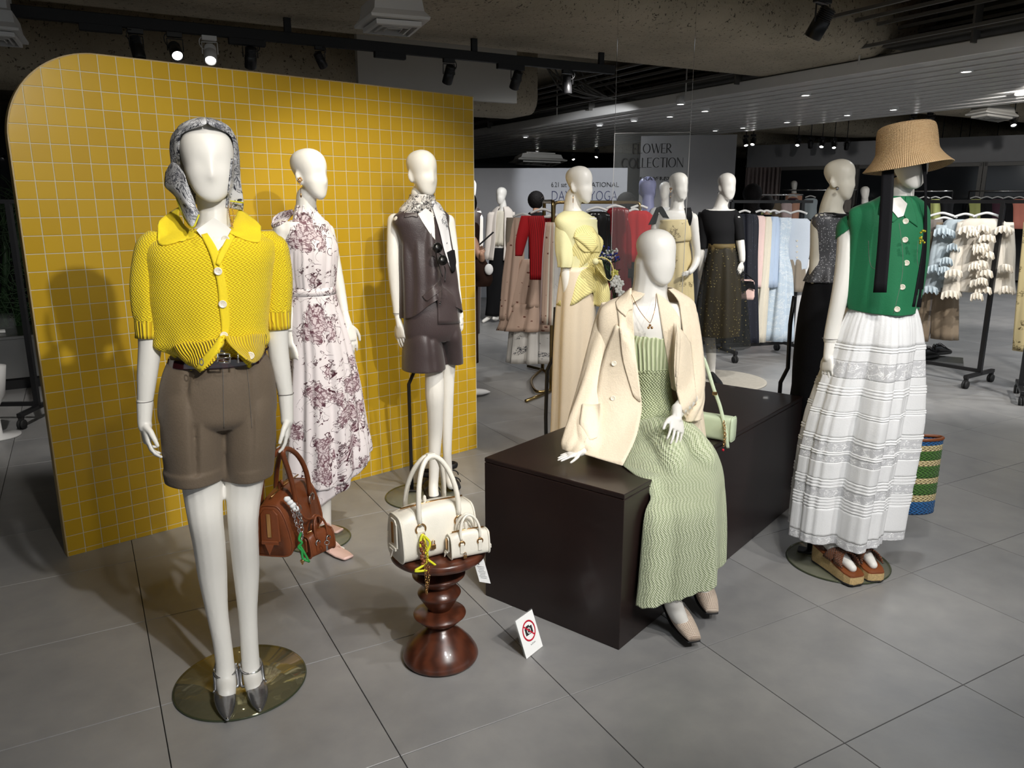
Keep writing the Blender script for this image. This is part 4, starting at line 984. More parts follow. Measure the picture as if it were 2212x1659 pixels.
    patch(F, [[(358, 372, .06), (374, 350, .02), (396, 372, -.03), (402, 392, -.045)], [(356, 400, .05), (376, 398, -.01), (400, 410, -.05), (418, 430, -.05)], [(366, 412, .03), (384, 425, -.02), (404, 436, -.06), (424, 448, -.06)], [(380, 424, .01), (394, 445, -.03), (414, 458, -.07), (430, 462, -.065)], [(392, 456, -.01), (402, 472, -.05), (414, 484, -.075), (424, 474, -.07)], [(404, 476, -.03), (410, 486, -.06), (416, 490, -.08), (420, 484, -.08)]], -.03, .003, M['bandana'], hs, 'scarf_corner', mode='free')
    mb = MB(); mb.tube(smooth_path([F.P(380, 424, -.03), F.P(392, 458, -.05), F.P(403, 478, -.07), F.P(417, 491, -.115), F.P(430, 464, -.10)], 5), .0022, 6); obj('scarf_piping', mb, plain('piping_yellow', s2l(212, 206, 40), .6), hs)
    patch(F, [[(500, 342, .04), (508, 346, .05), (512, 350, .06)], [(494, 400, .04), (508, 392, .05), (520, 396, .06)], [(490, 432, .05), (508, 433, .06), (526, 436, .07)], [(488, 448, .05), (508, 452, .07), (524, 454, .08)]], -.02, .003, M['bandana'], hs, 'scarf_tail', mode='free')
    mb = MB(); mb.tube([F.P(489, 433, .02), F.P(526, 438, .03)], .0022, 6); obj('scarf_piping', mb, M['piping_yellow'], hs)
    mb = MB(); chain(mb, [F.P(492, 432, .01), F.P(494, 455, -.02), F.P(498, 475, -.04), F.P(503, 492, -.07)], .0022, 5); chain(mb, [F.P(498, 438, .01), F.P(505, 470, -.02), F.P(500, 490, -.06)], .0022, 5); obj('chain_necklace', mb, M['gold'], t)
    # silver shoes
    for hx, tx, sd in (((478, 1452), (493, 1568), -1), ((548, 1446), (563, 1548), 1)):
        hl = FL(*hx); to = FL(*tx)
        hl.z = to.z = .008
        o, Fd, S, L = pump(F, t, M['silver_leather'], hl, to, .036, upper_h=.052, heelh=.030, cut=True)
        mb = MB(); mb.lathe(hl + Fd * .012, [(.013, -.0), (.014, .01), (.018, .04)], 12); obj('heel', mb, M['silver_leather'], o)
        mb = MB(); mb.ball(to - Fd * .006 + UP * .012, .006, n=8); obj('toe_cap', mb, M['chrome'], o)
        ak = F.P(486 if sd < 0 else 542, 1446 if sd < 0 else 1436, -.005); strap_loop(ak, S, Fd, .034, .036, .0030, M['chrome'], o, .45)
        for k in (-1, 1):
            mb = MB(); mb.tube(smooth_path([ak + S * k * .034, ak + S * k * .036 + Fd * .03 - UP * .05, hl + Fd * (L * .52) + S * k * .032 + UP * .03], 4), .0055, 6, flat=.5); obj('side_strap', mb, M['silver_leather'], o)
        mb = MB(); q = ak + S * (.036 * sd) - Fd * .005
        for k in range(4): mb.ball(q + UP * (.006 - k * .012) - S * .002 * k, .004, .006, .007, 8)
        obj('strap_charm', mb, M['chrome'], o)
    return F, t
m, t_, b = nt('base_mirror'); b.inputs['Base Color'].default_value = c4(s2l(176, 170, 128)); b.inputs['Roughness'].default_value = .05; b.inputs['Alpha'].default_value = .55; b.inputs['Metallic'].default_value = .7; M['base_mirror'] = m
F1, T1 = fig_yellow()

# ---------------------------------------------------------------- 2: floral dress
def fig_floral():
    F = Fig(700, 1168); t = thing('mannequin', F.b, 'mannequin in white halter dress with burgundy floral print against yellow tiles', 'mannequin')
    plate(F, t, 686, 1164, 70)
    limbs = [[(662, 425, 22, .01), (661, 450, 22, .01), (662, 480, 26, .01)],
             [(612, 498, 23, -.03), (606, 540, 17.5, -.04), (608, 600, 16.5, -.05), (616, 650, 14.5, -.05), (625, 700, 11, -.06), (627, 714, 10.5, -.06)],
             [(706, 500, 17, .05), (722, 560, 13, .05), (735, 630, 12, .04), (744, 672, 9, .02)],
             [(690, 900, 36), (694, 1000, 21, -.03), (697, 1060, 18.5, -.04), (699, 1110, 16.5, -.03), (705, 1150, 12, -.03), (712, 1172, 11, -.05), (724, 1186, 12, -.08), (740, 1193, 11, -.11)],
             [(665, 900, 34, .03), (668, 1000, 18, .04), (671, 1060, 15, .05), (672, 1110, 12, .05), (676, 1140, 10, .05), (690, 1152, 9, .04)]]
    torso = [(478, 610, 705, .5), (500, 606, 715, .5), (540, 620, 712, .62), (580, 622, 708, .66), (632, 634, 706, .7), (700, 622, 726, .7), (800, 630, 730, .7), (900, 640, 720, .7)]
    b, info = body(F, t, MW, torso, limbs, dict(cx=669, ytop=320, ychin=431, yaw=52, nose=.010, eye=.008, wx=.98), yaw=28, voxel=.0058)
    hand(F, t, MW, (627, 714, -.06), (629, 738, -.07), (642, 812, -.09), N=(1, .6, 0), thumb=-1, curl=.4, r0=.0195, r1=.018, width=.95)
    hand(F, t, MW, (744, 670, .02), (752, 700, .0), (766, 772, -.02), N=(-.5, 1, 0), thumb=1, curl=.4, r0=.016, r1=.016, width=.9)
    mb = MB(); mb.ring(F.P(626.5, 713, -.06), 10.8 * F.m(627, 713), .0012, n=24, k=4); obj('joint_line', mb, M['seam'], b)
    dr_ = cloth('dress', F, [(443, 640, 682, .9, .01), (455, 637, 684, .9, .01), (462, 636, 688, .8), (476, 634, 700, .62), (500, 629, 714, .62), (535, 623, 728, .72), (570, 622, 727, .78), (600, 626, 724, .8), (622, 630, 722, .8)], M['floral_dress'], t, n=110, sub=7, yaw=26, fold=fold_f([(.0028, 17, 0, 1), (.003, 9, 1, 2), (.002, 29, 2, 1)], base=.4), solid=.002)
    cloth('waistband', F, [(620, 630, 722, .82), (636, 629, 724, .82)], M['floral_dress'], t, n=64, sub=2, yaw=26, solid=.005)
    def zo(th, tt):
        return -.05 * tt * math.sin(th + .5) * 1.1 + .010 * tt * math.sin(5 * th)
    cloth('skirt', F, [(635, 629, 724, .82), (670, 627, 734, .84), (720, 627, 750, .84), (780, 627, 764, .84), (850, 622, 778, .84), (920, 618, 788, .84), (970, 616, 794, .84), (1010, 616, 797, .84)], M['floral_dress'], t, n=150, sub=7, yaw=26, fold=fold_f([(.011, 9, 0, 1), (.008, 14, 1, .5), (.004, 23, 2, 1)], .8), zoff=lambda th, tt: -.075 * tt * tt * math.sin(-th + .2) + .01 * tt * math.sin(7 * th), solid=.002)
    cloth('skirt_frill', F, [(866, 632, 772, .86, .01), (930, 626, 788, .86, .01), (985, 620, 799, .86, .01), (1020, 620, 800, .84, .02)], M['floral_dress'], t, n=130, sub=6, yaw=26, fold=fold_f([(.014, 11, 1, 1), (.006, 19, 1, .5)], .8), zoff=lambda th, tt: -.13 * tt * math.sin(-th + .2), solid=.002)
    patch(F, [[(590, 470, .06), (606, 458, .06), (632, 452, .02)], [(586, 484, .07), (604, 470, .07), (634, 462, .03)], [(588, 492, .08), (600, 488, .09), (622, 476, .06)]], 0, .003, M['floral_dress'], dr_, 'neck_bow', mode='free')
    earring(F, t, 648, 388, -.085)
    # sandals
    for a, c_, sd in (((704, 1180), (754, 1206), 1), ((664, 1130), (735, 1148), 0)):
        hl = FL(*a, .01); to = FL(*c_, .01); Fd = (to - hl).normalized(); S = Fd.cross(UP)
        L = (to - hl).length; mb = MB()
        secloft(mb, [(hl + Fd * L * q + UP * (zz), S * (.036 * w_), UP * .006) for q, w_, zz in ((-.55, .5, .05), (-.4, .7, .045), (-.1, .8, .026), (.3, 1, .004), (.7, 1.05, .002), (.95, .8, .002), (1.0, .7, .003))], 16, 4)
        o = obj('sandal', mb, M['pink_leather'], t)
        mb = MB(); mb.tube(smooth_path([hl - S * .036 + Fd * .03, hl + Fd * .055 + UP * .045, hl + S * .036 + Fd * .08], 6), .003, 6); mb.tube(smooth_path([hl + S * .036 + Fd * .02, hl + Fd * .05 + UP * .05, hl - S * .036 + Fd * .085], 6), .003, 6); mb.tube([hl - Fd * .03, hl - Fd * .03 - UP * .0 + UP * .001], .003); obj('toe_strap', mb, M['pink_leather'], o)
        strap_loop(hl - Fd * .0 + UP * .10, S, Fd, .026, .030, .0026, M['pink_leather'], o, .3, 'ankle_strap')
        mb = MB(); mb.lathe(hl - Fd * .06, [(.008, 0), (.009, .01), (.016, .045)], 12); obj('heel', mb, M['pink_leather'], o)
    return F, t
F2, T2 = fig_floral()

# ---------------------------------------------------------------- 3: dark blouse and shorts
def fig_dark():
    F = Fig(940, 1075); t = thing('mannequin', F.b, 'mannequin in dark brown sleeveless blouse and shorts with a patterned neck scarf', 'mannequin')
    plate(F, t, 912, 1072, 78)
    limbs = [[(906, 418, 19, .01), (908, 440, 18, .01), (912, 465, 24, .0)],
             [(853, 478, 17, .02), (850, 520, 15, .0), (850, 570, 14.5, -.01), (853, 620, 12, -.01), (857, 665, 9.5, -.01), (858, 677, 9.3, -.01)],
             [(968, 478, 15, .05), (978, 540, 12, .05), (984, 610, 10, .05), (990, 655, 8.5, .04)],
             [(930, 745, 21), (937, 800, 20), (939, 850, 21, -.01), (940, 890, 18, 0), (940, 940, 15.5, .02), (938, 990, 12.5, .01), (937, 1030, 11, 0), (936, 1055, 11, -.02), (938, 1078, 12, -.06)],
             [(970, 740, 19, .06), (967, 820, 15, .07), (966, 900, 13, .08), (966, 980, 10, .08), (970, 1030, 9, .08), (975, 1048, 10, .04)]]
    torso = [(458, 868, 960, .5), (472, 850, 972, .45), (500, 860, 968, .55), (560, 876, 970, .62), (620, 880, 972, .66), (700, 880, 984, .6), (738, 890, 980, .5)]
    b, info = body(F, t, MW, torso, limbs, dict(cx=912, ytop=323, ychin=424, yaw=38, nose=.009, eye=.006, wx=.96), yaw=22, voxel=.006)
    hand(F, t, MW, (858, 676, -.01), (862, 698, -.02), (872, 761, -.04), N=(.8, .8, 0), thumb=-1, curl=.35, r0=.018, r1=.0165)
    hand(F, t, MW, (990, 653, .04), (995, 680, .03), (999, 724, .02), N=(-.9, .4, 0), thumb=1, curl=.3, r0=.015, r1=.015)
    mb = MB(); mb.ring(F.P(858, 676, -.01), 9.6 * F.m(858, 676), .0012, n=24, k=4); obj('joint_line', mb, M['seam'], b)
    # shorts
    fused('shorts', F, [([(640, 876, 985, .66), (680, 873, 993, .66), (715, 873, 995, .62), (735, 880, 990, .55)], None),
        ([(680, 882, 936, .95), (722, 871, 950, 1.15), (750, 869, 956, 1.15), (775, 868, 960, 1.1), (797, 868, 963, 1.1)], lambda th, tt: -.010 * math.exp(-((th - .1) / .14) ** 2) * (1 - tt * .4)),
        ([(680, 945, 988, 1.1, .03), (722, 950, 997, 1.35, .03), (750, 957, 999, 1.35, .04), (785, 964, 1001, 1.3, .05)], None)], M['dark_silk'], t, yaw=20, it=4)
    # blouse: asymmetrical tucked hem
    def fo(th, tt): return .010 * math.sin(4 * th + 1 + 2 * tt) * tt + .005 * math.sin(11 * th + 3 * tt) + .004 * math.sin(9 * th + 1) * (1 - tt) + .007 * tt * math.sin(6 * th + 2) + .003 * math.sin(15 * th) * math.exp(-((tt - .15) / .2) ** 2) - .02 * math.exp(-((tt - .78) / .06) ** 2) * math.exp(-((th - .35) / .5) ** 2)
    def zo(th, tt): return .11 * max(0, (tt - .5) * 2) ** 1.6 * math.exp(-((th - .15) / .75) ** 2)
    bl = cloth('blouse', F, [(452, 878, 950, .6), (460, 862, 962, .5), (476, 862, 968, .5), (510, 866, 972, .58), (560, 866, 980, .64), (610, 868, 986, .68), (650, 868, 990, .7), (684, 868, 994, .72)], M['dark_silk'], t, n=110, sub=7, yaw=20, fold=fo, zoff=zo, arc=(-PI, PI))
    patch(F, [[(944, 620, -.11), (962, 622, -.10), (982, 640, -.04)], [(945, 655, -.115), (965, 655, -.11), (988, 660, -.05)], [(946, 700, -.12), (968, 700, -.11), (994, 698, -.05)]], -.02, .003, M['dark_silk'], bl, 'front_panel')
    patch(F, [[(912, 640, -.10), (926, 628, -.115), (942, 612, -.12), (952, 604, -.11)], [(918, 648, -.11), (930, 638, -.13), (944, 624, -.135), (956, 614, -.12)], [(924, 650, -.10), (934, 642, -.12), (948, 632, -.12), (958, 622, -.11)]], -.02, .003, M['dark_silk'], bl, 'front_knot')
    opening(F, [(903, 462, -.055), (912, 478, -.078), (926, 500, -.10), (940, 518, -.112), (939, 490, -.10), (936, 462, -.07), (920, 450, -.05)], MW, bl)
    patch(F, [[(880, 456, -.03), (893, 455, -.05), (903, 462, -.06)], [(874, 462, -.04), (888, 464, -.06), (902, 470, -.075)], [(873, 470, -.05), (882, 469, -.065), (890, 466, -.07)]], -.02, .003, M['dark_silk'], bl, 'collar')
    for x, y, d in ((951, 652, -.16), (951, 657, -.16)): button(F, x, y, d, .005, M['black_metal'], bl)
    # scarf
    sc1 = cloth('scarf', F, [(420, 886, 936, 1.05, .0), (430, 882, 938, 1.05), (442, 872, 942, .9), (452, 864, 945, .8), (460, 862, 942, .75, .0)], M['grey_scarf'], t, n=72, sub=6, yaw=20, fold=fold_f([(.004, 5, 0, 6), (.003, 9, 1, 9)], base=.5), zoff=lambda th, tt: -.03 * tt * math.exp(-((th - .3) / .7) ** 2))
    patch(F, [[(930, 436, -.03), (940, 434, -.02), (950, 440, .0)], [(940, 466, -.07), (952, 460, -.06), (962, 462, -.02)], [(950, 500, -.10), (960, 496, -.09), (969, 496, -.04)], [(958, 535, -.11), (968, 530, -.10), (974, 530, -.05)], [(966, 560, -.10), (974, 560, -.09), (980, 556, -.05)], [(975, 584, -.08), (980, 588, -.08), (984, 578, -.04)]], -.03, .003, M['shirt_scarf_white'], sc1, 'scarf_tail', off=.012)
    patch(F, [[(966, 545, -.09), (976, 540, -.03), (982, 540, .0)], [(972, 570, -.08), (980, 566, -.03), (985, 564, .0)], [(976, 590, -.06), (982, 586, -.03), (984, 575, .0)]], -.03, .003, M['black_ribbon'], sc1, 'scarf_border', off=.009)
    # sunglasses hanging from the neckline
    q = thing('sunglasses', F.P(950, 580, -.15), 'black sunglasses hooked on the dark blouse neckline', 'sunglasses')
    mb = MB()
    for x, y in ((945, 535), (956, 562)):
        c_ = F.P(x, y, -.155); X = (F.P(956, 562, -.155) - F.P(945, 535, -.155)).normalized(); Z = (F.n * -1 + F.r * .4).normalized(); Y = Z.cross(X).normalized()
        mb = MB(); mb.lathe(c_, [(.002, 0), (.022, 0), (.024, .003), (.002, .004)], 20, (X, Y, Z)); obj('lens', mb, M['dark_socket'], q)
        mb = MB(); mb.ring(c_, .0235, .003, (X, Y, Z), 20, 6); obj('rim', mb, M['black_metal'], q)
    mb = MB(); mb.tube([F.P(948, 545, -.16), F.P(953, 551, -.16)], .003, 6); obj('bridge', mb, M['black_metal'], q)
    mb = MB(); mb.tube(smooth_path([F.P(940, 525, -.15), F.P(944, 560, -.135), F.P(956, 598, -.14)], 4), .0028, 6); obj('temple', mb, M['black_metal'], q)
    mb = MB(); mb.tube(smooth_path([F.P(960, 575, -.15), F.P(962, 585, -.14), F.P(961, 610, -.15)], 4), .0028, 6); obj('temple', mb, M['black_metal'], q)
    # stand pole
    mb = MB(); b0 = FL(890, 1062); mb.tube([F.P(900, 790, .03), F.P(883, 830, .02), b0 + UP * .2 + (F.P(885, 950, .02) - F.P(885, 950, .02)), b0 + UP * .01], .010, 8); obj('stand_pole', mb, M['black_metal'], t)
    obj('pole_foot', MB().box(b0 + UP * .014, .06, .06, .01, (F.r, F.n, UP), .002), M['black_metal'], t)
    # black strapped sandals
    for a, c_ in (((928, 1058), (948, 1094)), ((972, 1040), (984, 1060))):
        hl = FL(*a, .01); to = FL(*c_, .01); Fd = (to - hl).normalized(); S = Fd.cross(UP); L = max((to - hl).length, .12); mb = MB()
        secloft(mb, [(hl + Fd * L * q_ + UP * .013, S * (.042 * w_), UP * .014) for q_, w_ in ((-.55, .5), (-.45, .7), (0, .85), (.5, 1), (.9, .85), (1.0, .6))], 16, 3)
        o = obj('sandal', mb, M['sole_black'], t)
        for dz, ff in ((.025, .085), (.05, .03), (.095, -.015)):
            mb = MB(); mb.tube([hl + Fd * ff + S * (.043 * math.cos(q_)) + UP * (dz + .03 * math.sin(q_) if dz < .09 else dz) + Fd * (0 if dz < .09 else .035 * math.sin(q_)) for q_ in [PI * i / 10 * (1 if dz < .09 else 2) for i in range(11)]], .010, 8, flat=.35 if dz < .09 else 1.6, roll=UP); obj('strap', mb, M['black_matte'], o)
        mb = MB()
        mb.box(hl + Fd * .03 + UP * .09 - F.n * .03, .016, .004, .016, (F.r, F.n, UP)); obj('buckle', mb, M['chrome'], o)
    return F, t
F3, T3 = fig_dark()
# ================================================================ plinth box
bA, bB = FL(1337, 1405), FL(1049, 1286); bdir = (bA - bB).normalized(); bn = V((-bdir.y, bdir.x, 0)); BL, BW, BH = 1.80, (bA - bB).length, .606
if bn.y < 0: bn = -bn
bc = (bA + bB) / 2 + bn * BL / 2
bx = thing('display_plinth', bc, 'large dark brown wooden display plinth under the seated mannequin', 'plinth')
obj('body', MB().box(bc + UP * (BH - .02) / 2, BW, BL, BH - .02, (bdir, bn, UP), .003), M['ebonised_wood'], bx)
obj('top_panel', MB().box(bc + UP * (BH - .0098), BW, BL, .0196, (bdir, bn, UP), .003), M['ebonised_wood'], bx)
# ================================================================ 4: seated mannequin in mint crochet dress and cream blazer
def fig_seated():
    h = FL(1398, 962, BH); F = Fig(at=h); t = thing('mannequin', V((h.x, h.y, BH)), 'faceless mannequin seated on the dark plinth in mint crochet dress and cream blazer', 'mannequin')
    fd = lambda x, y, z: FL(x, y, z).dot(F.n) - F.L
    limbs = [[(1408, 570, 38, .02), (1405, 610, 37, .02), (1402, 640, 40, .02), (1402, 680, 50, .02)],
             [(1325, 690, 30, .0), (1296, 770, 27, -.06), (1272, 860, 24, -.14), (1262, 925, 20, -.24), (1266, 960, 16, -.29)],
             [(1478, 680, 26, .06), (1492, 760, 24, .05), (1498, 830, 22, .0), (1485, 865, 18, -.08), (1470, 880, 16, -.12), (1462, 892, 15, -.14)],
             [(1395, 925, 46, .02), (1420, 950, 41, -.10), (1448, 985, 34, -.24), (1454, 1015, 31, -.30), (1452, 1080, 31, -.33), (1450, 1160, 26, -.34), (1452, 1230, 22, -.36), (1450, 1280, 19, fd(1450, 1280, .19)), (1456, 1308, 20, fd(1456, 1308, .13)), (1466, 1330, 18, fd(1466, 1330, .09)), (1478, 1348, 13, fd(1478, 1348, .06))],
             [(1415, 920, 44, .04), (1462, 942, 38, -.06), (1505, 980, 31, -.20), (1514, 1010, 28, -.24), (1515, 1080, 28, -.25), (1508, 1150, 22, -.24), (1508, 1200, 17, -.24), (1509, 1225, 15, fd(1509, 1225, .20)), (1512, 1250, 16, fd(1512, 1250, .14)), (1518, 1268, 14, fd(1518, 1268, .10)), (1526, 1284, 10, fd(1526, 1284, .07))]]
    torso = [(655, 1345, 1470, .5), (690, 1325, 1490, .48), (730, 1350, 1475, .6), (790, 1360, 1455, .7), (850, 1372, 1448, .72), (910, 1350, 1470, .8), (950, 1340, 1480, .85), (972, 1350, 1480, .85)]
    b, info = body(F, t, MW, torso, limbs, dict(cx=1418, ytop=494, ychin=614, yaw=38, nose=.0025, eye=.0, ears=False, wx=1.06), yaw=22, voxel=.0055)
    hand(F, t, MW, (1462, 882, -.16), (1462, 898, -.20), (1461, 968, -.30), N=(-.2, .8, .5), thumb=-1, curl=.30, r0=.021, r1=.020, width=1.25, spread=.10)
    hand(F, t, MW, (1268, 958, -.28), (1256, 974, -.315), (1196, 993, -.355), N=(0, .1, -1), thumb=1, curl=.06, r0=.024, r1=.02, width=1.0, spread=.10)
    # dress bodice
    rows = [(722, 1366, 1462, .62, -.01), (735, 1362, 1460, .64), (770, 1366, 1456, .70), (800, 1370, 1454, .72)]
    def sc(th, tt): return .022 * max(0, 1 - tt * 4) * (abs(th) / 1.6 - .45) + (.006 * abs(math.sin(th * 7)) if tt < .05 else 0)
    dz = cloth('dress', F, rows, M['green_rib'], t, n=96, sub=6, yaw=22, zoff=sc, solid=.004)
    cloth('dress_waist', F, [(792, 1370, 1455, .74, -.002), (800, 1370, 1454, .74), (850, 1374, 1448, .76), (890, 1372, 1448, .80), (905, 1366, 1456, .82)], M['green_net'], t, n=96, sub=6, yaw=22, fold=lambda th, tt: .004 * math.exp(-(tt / .05) ** 2) + .004 * math.exp(-((tt - .22) / .03) ** 2), solid=.004)
    # skirt: from the waist over the thighs and down in front of the plinth
    sk = [(898, 1366, 1456, .84, 0), (918, 1352, 1486, .9, -.03), (940, 1344, 1518, .95, -.08), (965, 1336, 1540, .98, -.13), (995, 1334, 1553, .95, -.18), (1030, 1350, 1560, .85, -.24), (1065, 1366, 1563, .72, -.31), (1100, 1372, 1565, .66, -.34), (1160, 1370, 1566, .64, -.35), (1220, 1365, 1564, .64, -.36), (1250, 1361, 1562, .64, -.365)]
    rr = interp(sk, 7); rings = []; uvs = []; pv = 0; last = None
    for i, (py, xl, xr, q, d) in enumerate(rr):
        tt = i / (len(rr) - 1); yw = 22 + 24 * min(1, max(0, (py - 930) / 130)); ps = math.radians(yw); f = F.n * -math.cos(ps) + F.r * math.sin(ps); s_ = F.r * math.cos(ps) + F.n * math.sin(ps)
        c = F.P((xl + xr) / 2, py, d); hw = (xr - xl) / 2 * F.m((xl + xr) / 2, py, d); a = hw / math.sqrt(math.cos(ps) ** 2 + (q * math.sin(ps)) ** 2); bb = a * q
        if last is not None: pv += (c - last).length
        last = c; ring = []; n = 150
        for j in range(n + 1):
            th = -PI + 2 * PI * j / n; g = max(0, (tt - .35) / .65)
            k = g * (.012 * math.sin(5 * th + 1.2) + .010 * math.sin(8 * th + .4) + .004 * math.sin(15 * th)) - .035 * g * math.exp(-((th + .75) / .16) ** 2)
            x = math.sin(th) * a; y = math.cos(th) * bb; L = math.hypot(x, y); p = c + s_ * x * (1 + k / L) + f * y * (1 + k / L)
            p.z += tt ** 4 * (.012 * abs(math.sin(th * 12)) + .05 * math.sin(th + .1)) ; 
            p = push(FIT[t.name][0], p, .012)
            # the cloth rests on the plinth: keep it clear of the front face and the top
            rel = p - bA; out = rel.dot(bdir); 
            if out < .016 and p.z < BH + .006:
                if p.z > BH - .05: p.z = BH + .006
                else: p = p + bdir * (.016 - out)
            ring.append(p); uvs.append((th * (a + bb) / 2, -pv))
        rings.append(ring)
    mb = MB(); mb.loft(rings, closed=False, caps=False, uvs=uvs); ds = obj('dress_skirt', mb, M['green_crochet'], t, solid=.004); sm2 = ds.modifiers.new('relax', 'SMOOTH'); sm2.iterations = 9; sm2.factor = .5; ds.modifiers.move(1, 0)
    # blazer: open-front shell
    def zb(th, tt): return -.02 * tt * math.cos(th + .6) - (.030 * max(0, tt - .86) / .14 * (1 if th < 0 else .2))
    def fb(th, tt): return .010 * tt * math.sin(5 * th + 1) + .006 * math.sin(9 * th + 3 * tt) * tt
    bz = cloth('blazer', F, [(622, 1372, 1452, .85, .03), (636, 1352, 1474, .62, .02), (652, 1312, 1494, .48, .02), (672, 1294, 1500, .50, .02), (720, 1290, 1504, .60, .02), (790, 1284, 1506, .66, .02), (860, 1276, 1508, .72, .02), (930, 1266, 1514, .78, .02), (975, 1258, 1520, .78, .02), (985, 1256, 1520, .78, .02)], M['cream_linen'], t, n=120, sub=7, yaw=18, arc=(.62, 2 * PI - .62), fold=fb, zoff=zb, solid=.003, zmin=BH + .006)
    # right front hanging free to the plinth top
    patch(F, [[(1330, 700, -.10), (1352, 720, -.13), (1372, 760, -.14)], [(1300, 780, -.11), (1345, 790, -.15), (1378, 800, -.155)], [(1288, 850, -.16), (1340, 860, -.18), (1386, 870, -.17)], [(1276, 910, -.21), (1330, 930, -.25), (1384, 900, -.21)], [(1262, 955, -.27), (1318, 970, -.31), (1372, 950, -.29)], [(1252, 978, -.30), (1300, 993, -.345), (1345, 1006, -.37)]], -.01, .003, M['cream_linen'], bz, 'front_panel', mode='free', off=.006)
    patch(F, [[(1462, 700, -.09), (1478, 720, -.06), (1492, 740, .0)], [(1456, 790, -.11), (1480, 800, -.07), (1500, 810, .0)], [(1462, 850, -.10), (1485, 860, -.07), (1506, 870, .0)], [(1478, 900, -.09), (1500, 915, -.05), (1514, 920, .0)], [(1500, 938, -.08), (1512, 945, -.04), (1520, 945, .02)]], -.01, .003, M['cream_linen'], bz, 'front_panel', mode='free', off=.006)
    # lapels
    patch(F, [[(1364, 622, -.05), (1356, 628, -.04), (1346, 640, -.03)], [(1366, 655, -.10), (1350, 655, -.10), (1334, 664, -.07)], [(1368, 690, -.135), (1354, 682, -.14), (1336, 690, -.11)], [(1371, 740, -.155), (1356, 735, -.165), (1339, 720, -.14)], [(1376, 800, -.168), (1362, 795, -.18), (1346, 780, -.165)], [(1384, 868, -.185), (1378, 865, -.19), (1368, 855, -.185)]], -.015, .003, M['cream_linen'], bz, 'lapel')
    patch(F, [[(1362, 622, -.03), (1340, 640, -.02), (1330, 652, -.01)], [(1366, 645, -.085), (1346, 658, -.09), (1334, 668, -.07)], [(1368, 668, -.12), (1358, 672, -.13), (1352, 684, -.125)]], -.022, .003, M['cream_linen'], bz, 'collar')
    patch(F, [[(1418, 632, -.05), (1430, 640, -.04), (1440, 648, -.02)], [(1424, 670, -.11), (1444, 668, -.10), (1462, 676, -.06)], [(1432, 720, -.14), (1452, 715, -.13), (1470, 700, -.08)], [(1442, 780, -.15), (1452, 780, -.145), (1468, 770, -.11)], [(1450, 838, -.14), (1454, 842, -.135), (1462, 845, -.12)]], -.015, .003, M['cream_linen'], bz, 'lapel')
    # sleeves
    cloth('sleeve', F, [(655, 1300, 1352, .9, .01), (690, 1286, 1344, .95, -.01), (760, 1268, 1322, .95, -.06), (840, 1247, 1302, .95, -.13), (900, 1228, 1290, .9, -.20), (935, 1220, 1284, .8, -.25), (958, 1216, 1280, .7, -.285), (972, 1218, 1274, .6, -.30)], M['cream_linen'], t, n=64, sub=7, fold=fold_f([(.005, 4, 0, 8), (.003, 7, 1, 13)], .7), solid=.003)
    cloth('sleeve', F, [(655, 1452, 1490, .9, .03), (700, 1460, 1508, .95, .04), (780, 1470, 1518, .95, .03), (850, 1466, 1522, .95, -.01), (880, 1460, 1518, .9, -.04), (905, 1462, 1512, .8, -.06)], M['cream_linen'], t, n=64, sub=6, fold=fold_f([(.005, 4, 0, 8), (.003, 7, 1, 13)], .7), solid=.003)
    # pocket
    patch(F, [[(1258, 872, -.055), (1280, 874, -.095), (1299, 871, -.12)], [(1252, 912, -.05), (1276, 920, -.10), (1296, 915, -.13)], [(1252, 940, -.05), (1272, 950, -.09), (1290, 945, -.12)]], -.03, .002, M['cream_linen'], bz, 'pocket')
    for x, y, d in ((1326, 785, -.175), (1324, 860, -.185)): button(F, x, y, d, .0105, M['shell_button'], bz)
    # necklace
    mb = MB()
    mb.tube(smooth_path([F.P(1364, 636, -.06), F.P(1378, 665, -.115), F.P(1392, 685, -.135), F.P(1404, 698, -.14)], 5), .0013, 5); mb.tube(smooth_path([F.P(1417, 636, -.06), F.P(1415, 665, -.12), F.P(1408, 690, -.14), F.P(1404, 698, -.14)], 5), .0013, 5)
    for x, y in ((1401, 708), (1408, 708), (1404, 703)): mb.ball(F.P(x, y, -.143), .0055, n=8)
    obj('necklace', mb, M['gold'], t)
    # shoes with netting uppers
    for hp, tp, z in (((1424, 1292), (1500, 1386), .035), ((1497, 1243), (1538, 1325), .04)):
        hl = FL(*hp, z); to = FL(*tp, z); Fd = (to - hl).normalized(); S = Fd.cross(UP).normalized(); L = (to - hl).length; mb = MB(); rings = []; uvs = []
        secs = [(-.06, .36, .060, .115), (.02, .6, .050, .118), (.2, .68, .034, .082), (.4, .82, .016, .062), (.6, 1.0, .004, .058), (.78, .96, 0, .044), (.92, .78, 0, .030), (1.0, .62, .002, .020)]
        for q, w_, zl, zh in interp(secs, 4):
            c = hl + Fd * (L * q) + UP * ((zl + zh) / 2); ring = []; n = 28
            for j in range(n + 1):
                a = -PI / 2 + 2 * PI * j / n; ring.append(c + S * (.039 * w_ * math.copysign(abs(math.cos(a)) ** .85, math.cos(a))) + UP * ((zh - zl) / 2 * math.copysign(abs(math.sin(a)) ** .85, math.sin(a)))); uvs.append((a * .034, q * L))
            rings.append(ring)
        mb.loft(rings, closed=False, caps=False, uvs=uvs); mb.add(rings[-1][:-1], [tuple(range(28))], uvs[-29:-1]); mb.add(rings[0][:-1], [tuple(reversed(range(28)))])
        o = obj('shoe', mb, M['netting_beige'], t, solid=.002)
